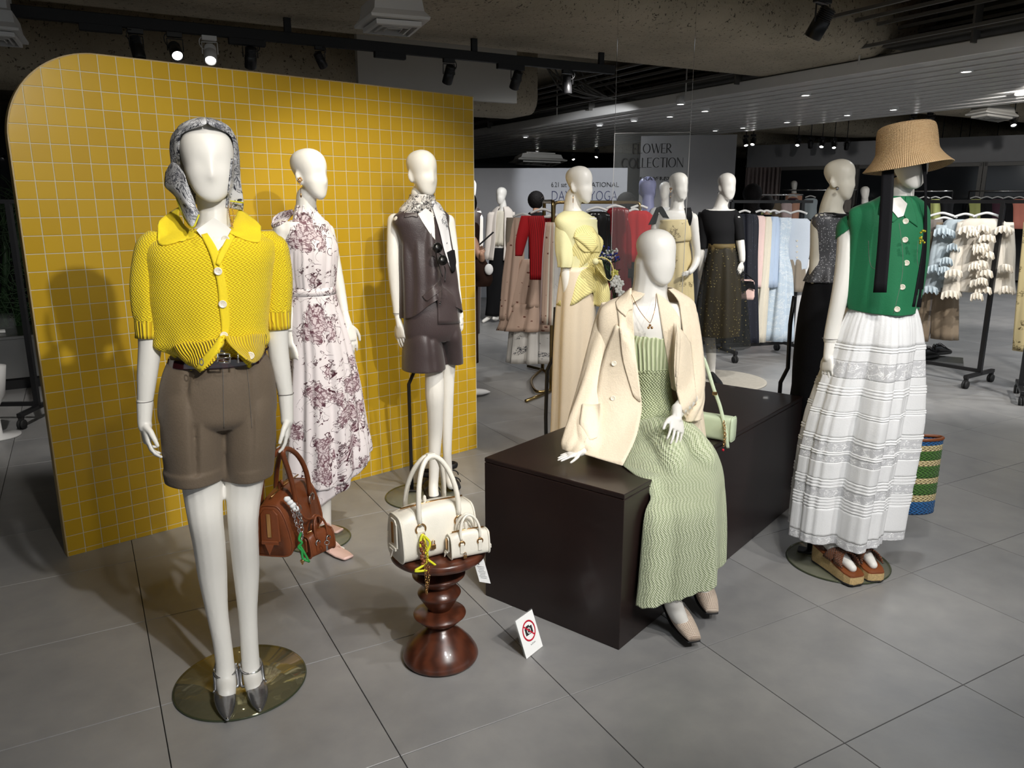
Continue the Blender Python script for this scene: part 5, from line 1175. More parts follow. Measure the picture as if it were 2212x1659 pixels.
        mb = MB(); secloft(mb, [(hl + Fd * (L * q) + UP * (zl - .003), S * (.040 * w_), UP * .0035) for q, w_, zl, zh in interp(secs, 3)], 16, 3); obj('sole', mb, M['sole_black'], o)
        mb = MB(); mb.tube(smooth_path([hl + Fd * .02 + S * .034 + UP * .085, hl + Fd * .085 + UP * .088, hl + Fd * .03 - S * .034 + UP * .085], 6), .0045, 8, flat=.45); obj('strap', mb, M['netting_beige'], o)
        mb = MB(); q = hl + Fd * .068 + S * .016 + UP * .089; mb.box(q, .014, .012, .004, (S, Fd, UP), .001); obj('buckle', mb, M['gold'], o)
    return F, t
F4, T4 = fig_seated()

# ================================================================ 5: green vest, white tiered skirt, raffia hat
def fig_green():
    F = Fig(1822, 1222); t = thing('mannequin', F.b, 'mannequin in green sleeveless vest, long white tiered skirt and woven raffia hat', 'mannequin')
    c_, r_ = plate(F, t, 1809, 1213, 104, 'base_glass')
    limbs = [[(1944, 410, 29, .02), (1944, 440, 28, .02), (1940, 475, 38, .02)],
             [(1834, 492, 24, -.02), (1830, 540, 22, -.05), (1822, 600, 20, -.07), (1812, 650, 18, -.08), (1799, 705, 15.5, -.08), (1794, 733, 15, -.08)],
             [(1990, 500, 18, .06), (1984, 580, 15, .10), (1968, 680, 12, .14), (1958, 760, 10, .15), (1956, 800, 8, .15)],
             [(1860, 900, 40), (1830, 1050, 27), (1812, 1150, 20, -.0), (1806, 1190, 17, -.02), (1812, 1215, 19, -.06)],
             [(1900, 900, 38, .03), (1870, 1050, 24, .03), (1846, 1150, 18, .03), (1842, 1185, 16, .01), (1850, 1208, 18, -.03)]]
    torso = [(462, 1850, 1985, .5), (485, 1838, 1990, .46), (520, 1855, 1985, .55), (600, 1855, 1975, .62), (660, 1850, 1965, .66), (740, 1830, 1960, .7), (850, 1830, 1950, .7)]
    b, info = body(F, t, MW, torso, limbs, dict(cx=1963, ytop=285, ychin=409, yaw=32, nose=.010, eye=.004, ears=False, wx=1.0), yaw=26, voxel=.0055)
    hand(F, t, MW, (1794, 733, -.08), (1790, 765, -.09), (1783, 840, -.12), N=(.8, .8, 0), thumb=-1, curl=.30, r0=.0235, r1=.021, width=1.0)
    hand(F, t, MW, (1956, 795, .15), (1956, 812, .15), (1958, 868, .15), N=(-.8, .8, 0), thumb=1, curl=.9, r0=.018, r1=.017)
    mb = MB(); mb.ring(F.P(1793, 731, -.08), 15.3 * F.m(1793, 731), .0012, n=24, k=4); obj('joint_line', mb, M['seam'], b)
    def fo(th, tt): return .008 * math.sin(4 * th + 1) * tt + .004 * math.sin(9 * th + 2) * tt + .016 * math.exp(-((abs(th) - .5) / .4) ** 2) * math.exp(-((tt - .35) / .2) ** 2)
    vt = cloth('vest', F, [(424, 1905, 1974, .75, .01), (436, 1884, 1990, .60, .01), (452, 1846, 1998, .48, .01), (475, 1842, 2000, .46), (510, 1844, 1999, .54), (560, 1838, 1996, .62), (610, 1832, 1988, .70), (645, 1832, 1980, .78), (664, 1836, 1977, .84)], M['green_twill'], t, n=120, sub=7, yaw=28, fold=fo, zoff=lambda th, tt: -.035 * tt * math.cos(th) * .5, solid=.003)
    # cap sleeve opening
    cloth('cap_sleeve', F, [(446, 1860, 1900, .9, -.01), (458, 1836, 1890, .95, -.02), (475, 1824, 1868, 1.0, -.03), (490, 1816, 1862, 1.0, -.03)], M['green_twill'], t, n=48, sub=5, solid=.003, zoff=lambda th, tt: .05 * tt * math.sin(-th) * -1)
    patch(F, [[(1905, 424, -.02), (1918, 420, -.05), (1932, 440, -.08)], [(1900, 445, -.04), (1920, 456, -.10), (1944, 465, -.12)], [(1898, 462, -.06), (1914, 476, -.12), (1930, 480, -.13)]], -.02, .003, M['green_twill'], vt, 'collar')
    patch(F, [[(1957, 425, -.05), (1962, 424, -.03), (1968, 430, .0)], [(1952, 460, -.125), (1964, 455, -.10), (1980, 470, -.06)], [(1957, 472, -.14), (1968, 480, -.12), (1982, 490, -.08)]], -.02, .003, M['green_twill'], vt, 'collar')
    opening(F, [(1918, 430, -.06), (1925, 452, -.10), (1940, 470, -.125), (1952, 466, -.125), (1960, 440, -.09), (1945, 425, -.06)], MW, vt)
    for sp in ([(1942, 482), (1950, 545), (1948, 600), (1930, 678)], [(1876, 520), (1877, 550), (1882, 575), (1896, 582), (1910, 578)], [(1983, 520), (1981, 560), (1985, 578)]): seam(F, sp, M['seam'], vt)
    for x, y, d in ((1956, 478, -.165), (1955, 518, -.19), (1958, 568, -.195), (1949, 620, -.19), (1938, 668, -.185)): button(F, x, y, d, .0115, M['shell_button'], vt)
    br = MB(); p = F.P(1993, 512, -.14)
    for k in range(14): br.ball(p + F.r * random.uniform(-.009, .009) + UP * random.uniform(-.030, .03), .005, n=6)
    obj('beaded_brooch', br, plain('brooch_beads', s2l(190, 180, 60), .2, .6), vt)
    # skirt in tiers with pintucks and lace
    prof = [(652, 1844, 1968, .78), (679, 1828, 1975, .8), (740, 1808, 1979, .8), (838, 1777, 1970, .78), (908, 1757, 1961, .76), (978, 1741, 1950, .74), (1047, 1731, 1936, .72), (1118, 1722, 1923, .72), (1150, 1719, 1918, .72)]
    full = norm_rows(prof, .8)
    def at(y):
        for a, bb in zip(full, full[1:]):
            if a[0] <= y <= bb[0]:
                k = (y - a[0]) / (bb[0] - a[0]); return tuple(u + (w_ - u) * k for u, w_ in zip(a, bb))
        return full[-1]
    def fs(y0, y1):
        def f(th, tt):
            y = y0 + (y1 - y0) * tt; g = min(1, (y - 640) / 260)
            return g * (.030 * math.sin(5 * th + .9) + .018 * math.sin(9 * th + 2) + .006 * math.sin(17 * th)) + .002 * math.sin(48 * th) * max(0, 1 - g * 1.0) + .0025 * math.sin(40 * th + 1) * g
        return f
    zf = lambda th, tt: 0
    sk = None
    bands = [(652, 739, 'c'), (739, 749, 'p'), (749, 772, 'c'), (772, 807, 'l'), (807, 824, 'c'), (824, 841, 'p'), (841, 876, 'c'), (876, 884, 'p'), (884, 928, 'c'), (928, 938, 'p'), (938, 957, 'l'), (957, 965, 'p'), (965, 979, 'l'), (979, 1015, 'c'), (1015, 1033, 'p'), (1033, 1052, 'l'), (1052, 1075, 'p'), (1075, 1133, 'c'), (1133, 1150, 'l')]
    for y0, y1, k in bands:
        rows = [at(y0), at((y0 + y1) / 2), at(y1)]
        nb = {'p': 3, 'c': 0, 'l': 0}[k]
        if k == 'p': nb = max(2, int((y1 - y0) / 5))
        base = fs(y0, y1)
        fd = (lambda th, tt, base=base, nb=nb: base(th, tt) + .0035 * abs(math.sin(PI * nb * tt))) if k == 'p' else base
        o = cloth({'c': 'skirt_tier', 'p': 'pintuck_band', 'l': 'lace_band'}[k], F, rows, M['white_lace' if k == 'l' else 'white_cotton'], t, n=170, sub=10 if k == 'p' else 4, yaw=20, fold=fd, zoff=lambda th, tt, y0=y0, y1=y1: -.012 * ((y0 + (y1 - y0) * tt - 655) / 510) ** 2 * math.cos(th + .3), solid=.002)
    cloth('underskirt', F, [(665, 1845, 1966, .8), (843, 1789, 1958, .76), (988, 1755, 1934, .7), (1104, 1741, 1909, .7)], M['white_cotton'], t, n=90, sub=5, yaw=20, fold=lambda th, tt: fs(665, 1120)(th, tt) - .012, solid=.002)
    # hat
    c = F.P(1958, 300, -.01); tl = V((0, 0, 1)); ax_up = (UP + F.r * -.13 + F.n * .06).normalized(); X = (F.r - ax_up * F.r.dot(ax_up)).normalized(); Y = ax_up.cross(X)
    m_ = F.m(1958, 330); k = m_; prof_h = [(88, -46), (80, -38), (70, -26), (63, -14), (60.5, -4), (59, 20), (57, 36), (53.5, 43), (44, 47), (20, 48), (1, 48)]
    c = F.P(1959, 318, -.01); rings = []; uvs = []; L = 0
    pp = interp([(r, z) for r, z in prof_h], 4)
    for i, (r, z) in enumerate(pp):
        if i: L += math.hypot(r - pp[i - 1][0], z - pp[i - 1][1]) * k
        n = 72; rings.append([c + ax_up * (z * k + (.010 * math.cos(2 * (2 * PI * j / n) + .6) * max(0, -z / 60) if z < 0 else 0)) + X * (r * k * math.cos(2 * PI * j / n)) + Y * (r * k * 1.08 * math.sin(2 * PI * j / n)) for j in range(n + 1)])
        uvs += [(2 * PI * j / n * .085, L) for j in range(n + 1)]
    mb = MB(); mb.loft(rings, closed=False, caps=False, uvs=uvs); ht = obj('hat', mb, M['raffia_hat'], t, solid=.004, label='tan woven raffia bucket hat with long black ribbons')
    patch(F, [[(1906, 352, -.12), (1932, 348, -.13)], [(1902, 420, -.17), (1930, 420, -.18)], [(1896, 520, -.20), (1924, 520, -.21)], [(1886, 632, -.22), (1915, 632, -.23)]], 0, .002, M['black_ribbon'], ht, 'ribbon', mode='free', off=.006)
    patch(F, [[(1991, 352, -.10), (2001, 350, -.08)], [(1997, 420, -.05), (2002, 420, -.04)], [(1994, 520, -.01), (2002, 520, .0)], [(1982, 600, .03), (1996, 600, .03)], [(1971, 662, .06), (1989, 664, .06)]], 0, .002, M['black_ribbon'], ht, 'ribbon', mode='free', off=.006)
    # pole and foot
    p0 = FL(1748, 1195); mb = MB(); mb.tube([p0 + UP * .02, p0 + UP * .5 + F.r * .0], .0125, 8); mb.tube([p0 + UP * .5, F.P(1830, 870, .05)], .0125, 8); obj('stand_pole', mb, M['black_metal'], t)
    obj('pole_foot', MB().box(p0 + UP * .012, .10, .06, .008, (F.r, F.n, UP), .002), M['black_metal'], t)
    # wedge platforms
    for hp, tp in (((1770, 1210), (1850, 1262)), ((1835, 1205), (1884, 1248))):
        hl = FL(*hp, .012); to = FL(*tp, .012); Fd = (to - hl).normalized(); S = Fd.cross(UP).normalized(); L = (to - hl).length * 1.0; L = max(L, .22)
        outl = [(-.10, .55), (-.02, .8), (.2, .82), (.45, .88), (.7, 1.0), (.88, .98), (1.0, .78), (1.03, .5)]
        def ringz(zf, kx=1.0): return [hl + Fd * (L * q) + S * (.046 * w_ * kx) + UP * zf(q) for q, w_ in outl] + [hl + Fd * (L * q) - S * (.046 * w_ * kx) + UP * zf(q) for q, w_ in reversed(outl)]
        top = lambda q: .075 - .040 * max(0, min(1, q))
        mb = MB(); mb.loft([ringz(lambda q: .0), ringz(lambda q: top(q) * .5, 1.015), ringz(top)], smooth=False); o = obj('platform_sandal', mb, M['jute'], t, sub=0, label='brown woven sandal on a jute platform')
        mb = MB(); mb.loft([ringz(top), ringz(lambda q: top(q) + .006, .97)], smooth=False); obj('insole', mb, M['tan_leather'], o)
        mb = MB(); mb.loft([ringz(lambda q: -.003, 1.0), ringz(lambda q: .004, 1.01)], smooth=False); obj('outsole', mb, M['sole_black'], o)
        for sd in (-1, 1):
            mb = MB(); rings = []; uvs = []
            for i in range(13):
                q = i / 12; a = PI * q; cc = hl + Fd * (L * (.42 + .30 * q)) + S * (sd * .047 * math.cos(a)) + UP * (top(.5) + .006 + .052 * math.sin(a)); 
                rings.append([cc + Fd * (w_ * .026) for w_ in (-1, -.33, .33, 1)]); uvs += [(w_ * .026, q * .14) for w_ in (-1, -.33, .33, 1)]
            mb.loft(rings, closed=False, caps=False, uvs=uvs); obj('cross_strap', mb, M['braid_tan'], o, solid=.005)
        mb = MB(); mb.ball(hl + Fd * L * .55 + UP * (top(.6) + .022), .030, .030, .022, 12); mb.capsule([hl + Fd * L * .1 + UP * (top(.1) + .04), hl + Fd * L * .5 + UP * (top(.5) + .03), hl + Fd * L * .86 + UP * (top(.8) + .016)], [.026, .028, .018], 12); obj('foot', mb, MW, o)
    return F, t
F5, T5 = fig_green()
# striped straw tote held behind
def tote():
    F = Fig(1985, 1180); c = F.P(1988, 1112, .0); t = thing('straw_tote', c, 'blue, green and cream striped straw tote bag beside the white skirt', 'bag')
    m_ = F.m(1985, 1050); lev = [(1105, 1944, 2006), (1092, 1941, 2010), (1068, 1944, 2014), (1058, 1946, 2018), (1048, 1947, 2020), (1026, 1949, 2022), (1014, 1950, 2023), (1004, 1951, 2024), (985, 1953, 2025), (978, 1954, 2027), (1, 0, 0)]
    st = [(1105, 1078, 'straw_blue'), (1078, 1064, 'straw_cream'), (1064, 1040, 'straw_green'), (1040, 1028, 'straw_cream'), (1028, 1002, 'straw_green'), (1002, 990, 'straw_cream'), (990, 970, 'straw_green'), (970, 958, 'straw_cream'), (958, 946, 'straw_blue')]
    def xs(y): k = (1105 - y) / (1105 - 946); return 1943 + 21 * k, 2010 + 22 * k
    for a, b_, mt in st:
        o = cloth('woven_band', F, [(a,) + xs(a) + (.42,), ((a + b_) / 2,) + xs((a + b_) / 2) + (.42,), (b_,) + xs(b_) + (.42,)], M[mt], t, n=60, sub=3, yaw=35, fold=lambda th, tt: .002 * abs(math.sin(tt * PI * 3)), solid=.005, cap=(a == 1105))
    r_, _ = rings_sil(F, [(946,) + xs(946) + (.42,), (944,) + xs(944) + (.42,)], .42, 60, 1, 35)
    mb = MB(); mb.tube([p for p in r_[0]], .008, 8); obj('leather_rim', mb, M['tan_leather'], t)
    mb = MB(); mb.tube(smooth_path([r_[0][8], F.P(1966, 905, .05), F5.P(1960, 885, .14), F5.P(1957, 852, .14), F5.P(1962, 880, .15), r_[0][20]], 6), .007, 8, flat=.5); obj('strap', mb, M['tan_leather'], t)
    mb = MB(); mb.box(F.P(1983, 946, -.05), .022, .003, .022, (F.r, F.n, UP)); obj('ring_fitting', mb, M['gold'], t)
tote()

# ================================================================ bags
def bowling_bag(root, base, X, L, W, H, mt, hh, tilt=0.0, hw=.30, n_ring=True, metal='gold', handle_up=None, hr=.010, body='body', zipdark=True, taper=.34):
    """X = long axis; base = centre of the underside"""
    Y = V((-X.y, X.x, 0)); mb = MB(); secs = []
    def sec(q, k):
        n = 28; o = []
        for i in range(n):
            a = 2 * PI * i / n; cx, cz = math.copysign(abs(math.cos(a)) ** .42, math.cos(a)), math.copysign(abs(math.sin(a)) ** .5, math.sin(a))
            z = (cz + 1) / 2; wy = W / 2 * (1 - taper * z ** 1.6) * (1 - .0 * k)
            o.append(base + X * (q * L / 2) + Y * (cx * wy * k) + UP * (z * H * (1 - .06 * abs(q) ** 3 * 2) * (1 - (1 - k) * .5) + (1 - k) * H * .02))
        return o
    mb.loft([sec(q, k) for q, k in ((-1.0, .90), (-.985, .97), (-.93, 1.0), (-.6, 1.02), (-.2, 1.03), (.2, 1.03), (.6, 1.02), (.93, 1.0), (.985, .97), (1.0, .90))])
    b = obj(body, mb, mt, root)
    for sd in (-1, 1):
        mb = MB(); pts = [p + X * (sd * .002) for p in sec(sd * .965, 1.0)]; mb.tube(pts + [pts[0]], .0035, 6); obj('piping', mb, mt, root)
        e = base + X * (sd * (L / 2 + .003)); o = obj('end_patch', MB().loft([[e + Y * (a * W * .22 * k) + UP * (H * (.28 + (b_ * .5 + .5) * .55)) + X * (sd * d) for a, b_ in ((-1, -1), (1, -1), (.9, .7), (.5, 1), (-.5, 1), (-.9, .7))] for k, d in ((1, 0), (.9, .004))], smooth=False), mt, root)
        mb = MB(); mb.box(e + UP * H * .56 + X * (sd * .006), .003, .014, H * .42, (X, Y, UP), .001); z = obj('zip', mb, M['gold'] if zipdark else M['chrome'], o)
        mb = MB(); mb.box(e + UP * H * .26 + X * (sd * .007), .006, W * .38, H * .07, (X, Y, UP), .002); mb.slab([e + UP * H * .24 + Y * W * .10 + X * sd * .009, e + UP * H * .24 - Y * W * .10 + X * sd * .009, e + UP * H * .06 + X * sd * .012], X * (sd * .004)); obj('zip_tab', mb, mt, o)
    mb = MB(); mb.tube([base + X * (-L * .42) + UP * (H * 1.0), base + UP * (H * 1.02), base + X * (L * .42) + UP * (H * 1.0)], .003, 6); obj('top_zip', mb, M['gold'], root)
    mb = MB()
    for k in (-.006, .012): mb.ball(base + X * (-L * .14 + k) + UP * (H * 1.03 + .01), .007, .004, .016, 8)
    obj('zip_puller', mb, mt, root)
    up = handle_up or UP
    for sd in (-1, 1):
        a = base + X * (-L * hw) + Y * (sd * W * .40) + UP * (H * .72); c = base + X * (L * hw) + Y * (sd * W * .40) + UP * (H * .72)
        u = UP * .9 + up * .1; mb = MB()
        top = base + up * 1.0 * (H + hh) + Y * (sd * .006)
        pts = bez(a, a + UP * hh * .7 - X * .01, top - X * L * .16, top, 12)[:-1] + bez(top, top + X * L * .16, c + UP * hh * .7 + X * .01, c, 12)
        mb.tube(pts, hr, 10); obj('handle', mb, mt, root)
        for p in (a, c):
            mb = MB(); mb.ring(p - UP * .01 + Y * sd * .006, .018 * (H / .18), .0028, (X, UP, Y), 20, 6); obj('ring', mb, M[metal], root)
            mb = MB(); mb.box(p - UP * H * .30 + Y * sd * .006, .030 * (H / .18), .005, H * .42, (X, Y, UP), .002); obj('handle_tab', mb, mt, root)
    return b, Y
def padlock(p, X, Y, parent, s=1.0, mt='gold'):
    mb = MB(); mb.box(p, .018 * s, .007 * s, .018 * s, (X, Y, UP), .002); mb.tube([p - X * .005 * s + UP * .008 * s, p - X * .005 * s + UP * .02 * s, p + UP * .024 * s, p + X * .005 * s + UP * .02 * s, p + X * .005 * s + UP * .008 * s], .0018 * s, 6); return obj('padlock', mb, M[mt], parent)
# stool
def stool():
    F = Fig(952, 1418); t = thing('turned_stool', F.b, 'turned walnut stool with stacked round shapes carrying the white handbag', 'stool')
    k = F.m(952, 1300); f = 1 / 3.318
    def z(yz): return F.P(950, 980 + yz * f).z
    pr = [(1392, 200), (1390, 262), (1405, 270), (1440, 272), (1425, 262), (1400, 235), (1370, 180), (1345, 130), (1318, 100), (1300, 95)]
    base = FL(952, 1418)
    def lz(name, prof, lab=None): mb = MB(); mb.lathe(base, [(r * f * k, h) for r, h in prof], 64); return obj(name, mb, M['walnut'], t, label=lab)
    zz = lambda y: max(0, z(y))
    lz('foot', [(60, 0), (235, 0), (268, .006), (274, .014), (268, .026), (240, .050), (190, .078), (140, .102), (104, .118), (92, .132), (80, .134)])
    lz('disc_ring', [(80, .134), (100, .136), (150, .154), (187, .172), (189, .175), (187, .178), (150, .186), (100, .194), (70, .195)])
    lz('spindle_cone', [(70, .195), (84, .196), (118, .224), (152, .252), (155, .256), (152, .261), (128, .274), (105, .284), (80, .286)])
    lz('disc_ring', [(80, .286), (108, .288), (150, .308), (187, .326), (189, .330), (186, .333), (150, .341), (110, .349), (90, .352)])
    lz('seat', [(90, .352), (150, .360), (240, .380), (318, .398), (332, .404), (336, .414), (334, .424), (322, .430), (10, .432)])
    return F, base
FS, sb = stool(); ST = .432
# white bag on the stool
def white_bag():
    k = FS.m(950, 1200); c = sb + UP * (ST + .001) + FS.r * (-.018) - FS.n * .030
    t = thing('handbag', c, 'cream white bowling handbag with yellow cord charm standing on the stool', 'handbag'); X = (FS.r * .90 + FS.n * .43).normalized()
    b, Y = bowling_bag(t, c, X, .275, .145, .175, M['white_leather'], .165, hw=.26, hr=.0088)
    if Y.dot(FS.n) > 0: Y = -Y
    p = c + X * (-.07) + Y * .075 + UP * .10
    padlock(c + X * (-.035) + Y * .078 + UP * .050, X, Y, t)
    mb = MB(); chain(mb, [p, p - UP * .06 + Y * .01, p - UP * .11 + Y * .035 - X * .01, p - UP * .19 + Y * .045 - X * .012], .0045, 5); obj('charm_chain', mb, M['gold'], t)
    mb = MB(); chain(mb, [p + X * .004, p - UP * .12 + Y * .04, p - UP * .185 + Y * .047 - X * .016], .0038, 5); obj('charm_chain', mb, M['gold'], t)
    mb = MB(); mb.tube(smooth_path([p, p - UP * .03 + X * .02 + Y * .01, p - UP * .06 + Y * .014, p - UP * .03 - X * .016 + Y * .012, p, p - UP * .085 + Y * .018 + X * .005, p - UP * .105 + Y * .03 - X * .045, p - UP * .112 + Y * .03 + X * .03, p - UP * .08 + Y * .02 + X * .004], 6), .0042, 8); obj('cord_charm', mb, M['lime_cord'], t)
    mb = MB()
    for i in range(9): mb.ball(p - UP * (.02 + .009 * i) + Y * (.012 + .001 * i) + X * (-.012 + .004 * math.sin(i * 2)), .007, .006, .006, 8)
    obj('bead_charm', mb, M['brown_leather'], t)
    mb = MB(); mb.box(c + UP * (.175 + .163), .03, .02, .022, (X, Y, UP), .003); obj('handle_clasp', mb, M['white_leather'], t)
    # mini bag
    c2 = c + X * .085 + Y * .098 + UP * .004; t2 = thing('mini_handbag', c2, 'tiny matching cream handbag charm hanging in front of the white handbag', 'handbag')
    bowling_bag(t2, c2, (X + Y * .12).normalized(), .135, .06, .088, M['white_leather'], .055, hw=.24, hr=.0045)
    padlock(c2 - X * .028 + Y * .032 + UP * .008, X, Y, t2, .7)
    # price tag hanging over the rim
    q = FS.P(1031, 1200, -.04); tg = thing('price_tag', q - UP * .09, 'white hang tag with printed lines dangling over the stool edge', 'tag')
    R = (FS.r * .93 - UP * .22).normalized(); D = (UP * .95 + FS.r * -.24).normalized(); Nn = R.cross(D).normalized()
    if Nn.dot(FS.n) > 0: Nn = -Nn
    cc = q - D * .055; obj('card', MB().box(cc, .040, .0012, .105, (R, Nn, D), .0004), M['tag_paper'], tg)
    mb = MB(); mb.box(cc + D * .022 - R * .008 + Nn * .001, .012, .0004, .006, (R, Nn, D));
    for i in range(8): mb.box(cc + D * (.012 - .0065 * i) + Nn * .001, .026 - .004 * (i % 3), .0004, .0011, (R, Nn, D))
    obj('printed_lines', mb, M['ink_black'], tg)
    mb = MB(); mb.tube(smooth_path([cc + D * .048 + Nn * .002, cc + D * .075, c2 + X * .03 + UP * .09], 6), .0008, 5); obj('thread', mb, M['tag_paper'], tg)
white_bag()
# brown bag held at the right hand of mannequin 1
def brown_bag():
    F = Fig(at=(F1.P(600, 1150, .03).x, F1.P(600, 1150, .03).y)); c = F.P(600, 1190, .02); X = (F.n * .90 + F.r * .44).normalized()
    t = thing('handbag', c, 'brown leather bowling handbag hanging from the hand beside the brown shorts', 'handbag')
    # hang point
    b, Y = bowling_bag(t, c + X * .09, X, .26, .155, .20, M['brown_leather'], .20, hw=.22, taper=.52, hr=.0085, metal='chrome', handle_up=(F1.P(612, 960, -.01) - c - X * .1).normalized() * 1.0)
    if Y.dot(F.r) < 0: Y = -Y
    a = F.P(628, 1085, -.04)
    mb = MB()
    for i in range(8): mb.ball(a + F.r * (.004 * i - .012) + UP * (.012 - .006 * i + .006 * (i % 2)), .010, .008, .010, 8)
    obj('white_bow', mb, M['white_cotton'], t)
    mb = MB(); chain(mb, [F.P(635, 1090, -.04), F.P(648, 1115, -.05), F.P(652, 1150, -.05), F.P(648, 1175, -.05)], .007, 5); chain(mb, [F.P(630, 1095, -.03), F.P(640, 1130, -.05), F.P(654, 1165, -.05)], .005, 5); obj('charm_chain', mb, M['chrome'], t)
    mb = MB(); mb.tube(smooth_path([F.P(650, 1150, -.05), F.P(646, 1165, -.055), F.P(652, 1172, -.055), F.P(645, 1182, -.055), F.P(652, 1190, -.055), F.P(654, 1206, -.055), F.P(666, 1212, -.055)], 5), .0045, 8); mb.tube(smooth_path([F.P(648, 1178, -.055), F.P(656, 1192, -.055), F.P(668, 1214, -.055)], 4), .004, 8); obj('cord_charm', mb, M['green_cord'], t)
    mb = MB(); q = F.P(653, 1212, -.055); mb.ball(q, .008, .004, .007, 8); mb.ball(q - UP * .006, .004, .003, .008, 8); obj('heart_charm', mb, M['gold'], t)
    c2 = F.P(680, 1200, .03) + X * .03; t2 = thing('mini_handbag', c2, 'tiny matching brown handbag charm dangling beside the brown handbag', 'handbag')
    bowling_bag(t2, c2, (F.n * .6 + F.r * .8).normalized(), .105, .060, .085, M['brown_leather'], .05, hw=.22, hr=.004, metal='chrome')
    mb = MB(); mb.tube(smooth_path([c2 + UP * .13, F.P(660, 1120, .0), F.P(640, 1085, .0)], 6), .004, 8); obj('hanging_strap', mb, M['brown_leather'], t2)
    mb = MB(); q = F.P(706, 1172, -.02); mb.ring(q, .008, .0016, (F.r, UP, F.n), 14, 5); mb.box(q - UP * .02, .006, .004, .018, (F.r, F.n, UP), .001); obj('key_charm', mb, M['chrome'], t2)
brown_bag()
# mint shoulder bag on the plinth
def mint_bag():
    p = FL(1535, 950, BH); F = Fig(at=p); t = thing('shoulder_bag', V((p.x, p.y, BH)), 'pale mint shoulder bag with a strap standing on the plinth behind the seated mannequin', 'handbag'); m_ = F.m(1535, 950)
    c = V((p.x, p.y, BH + .002)) + F.n * .03; X = (F.r * .94 - F.n * .34).normalized(); Y = V((-X.y, X.x, 0))
    def sec(q, k):
        o = []
        for i in range(24):
            a = 2 * PI * i / 24; cx = math.copysign(abs(math.cos(a)) ** .4, math.cos(a)); cz = math.copysign(abs(math.sin(a)) ** .35, math.sin(a)); o.append(c + X * (q * .10 - .0) + Y * (cx * .032 * k) + UP * ((cz + 1) / 2 * .105 * k + (1 - k) * .05))
        return o
    mb = MB(); mb.loft([sec(q, k) for q, k in ((-1, .88), (-.96, .98), (-.8, 1), (.8, 1), (.96, .98), (1, .88))]); b = obj('body', mb, M['mint_leather'], t)
    mb = MB(); mb.tube([q_ for q_ in sec(.95, 1.0)] + [sec(.95, 1.0)[0]], .003, 6); obj('piping', mb, M['mint_leather'], t)
    mb = MB(); mb.tube(smooth_path([F.P(1572, 968, -.03), F.P(1568, 935, -.03), F.P(1556, 880, -.01), F.P(1541, 838, .0), F.P(1528, 795, .02), F.P(1518, 772, .03), F.P(1508, 772, .05), F.P(1500, 800, .06), F.P(1500, 860, .07), F.P(1506, 905, .05)], 5), .0075, 8, flat=.4, roll=F.n); obj('strap', mb, M['mint_leather'], t)
    mb = MB(); mb.box(F.P(1544, 850, -.02), .02, .008, .014, (F.r, F.n, UP), .002); mb.ring(F.P(1514, 766, .02), .006, .0015, (F.r, UP, F.n), 12, 5); obj('strap_buckle', mb, M['gold'], t)
    mb = MB(); chain(mb, [F.P(1564, 912, -.05), F.P(1566, 940, -.05), F.P(1563, 965, -.05)], .006, 5); obj('charm_chain', mb, M['gold'], t)
    mb = MB(); mb.ball(F.P(1562, 972, -.05), .006, n=8); obj('red_bead', mb, M['sign_red'], t)
mint_bag()
# no-photo acrylic sign
def no_photo():
    z0 = 0; a = FL(1136, 1424); b_ = FL(1171, 1396); F = Fig(at=(a + b_) / 2); tl = F.P(1119, 1338, .045); tr_ = F.P(1156, 1311, .045)
    a.z = b_.z = .001; t = thing('no_photo_sign', (a + b_) / 2, 'small leaning white card sign with a crossed-out camera beside the plinth', 'sign')
    X = (b_ - a); w_ = X.length; X = X.normalized(); U_ = ((tl - a) + (tr_ - b_)) / 2; h = U_.length; U_ = (U_ - X * U_.dot(X)).normalized(); Nn = U_.cross(X).normalized()
    if Nn.dot(F.n) > 0: Nn = -Nn
    a0 = a
    obj('acrylic_sheet', MB().box(a0 + X * w_ / 2 + U_ * h / 2, w_ + .006, .004, h + .006, (X, Nn, U_), .0006), M['clear_acrylic'], t)
    obj('card', MB().box(a0 + X * w_ / 2 + U_ * h / 2 + Nn * .0028, w_, .0012, h, (X, Nn, U_)), M['tag_paper'], t)
    obj('back_leg', MB().slab([a0 + X * .004 - Nn * .002 + U_ * h * .72, a0 + X * (w_ - .004) - Nn * .002 + U_ * h * .72, V(((a0 + X * (w_ - .004)).x, (a0 + X * w_).y, .001)) + F.n * .05, V((a0.x, a0.y, .001)) + F.n * .05], F.n * .002), M['clear_acrylic'], t)
    c = a0 + X * w_ * .52 + U_ * h * .58 + Nn * .0038; R_ = w_ * .36
    mb = MB()
    mb.box(c, R_ * 1.15, .0006, R_ * .72, (X, Nn, U_), .0002); mb.box(c + U_ * R_ * .42 - X * R_ * .05, R_ * .5, .0006, R_ * .2, (X, Nn, U_)); obj('camera_icon', mb, M['ink_black'], t)
    mb = MB(); mb.ring(c + Nn * .0006, R_ * .25, R_ * .05, (X, U_, Nn * .3), 20, 6); obj('lens_icon', mb, M['tag_paper'], t)
    mb = MB(); mb.ring(c + Nn * .0008, R_ * .93, R_ * .08, (X, U_, Nn * .1), 36, 6); mb.box(c + Nn * .0012, R_ * 1.85, .0006, R_ * .14, ((X - U_).normalized(), Nn, (X + U_).normalized())); obj('prohibition_ring', mb, M['sign_red'], t)
    text('k.ZOH', F, 0, 0, h * .035, w_ * .26, M['ink_black'], t, ext=.0003, up=U_, rt=X, at=a0 + X * w_ * .42 + U_ * h * .22 + Nn * .004)
no_photo()
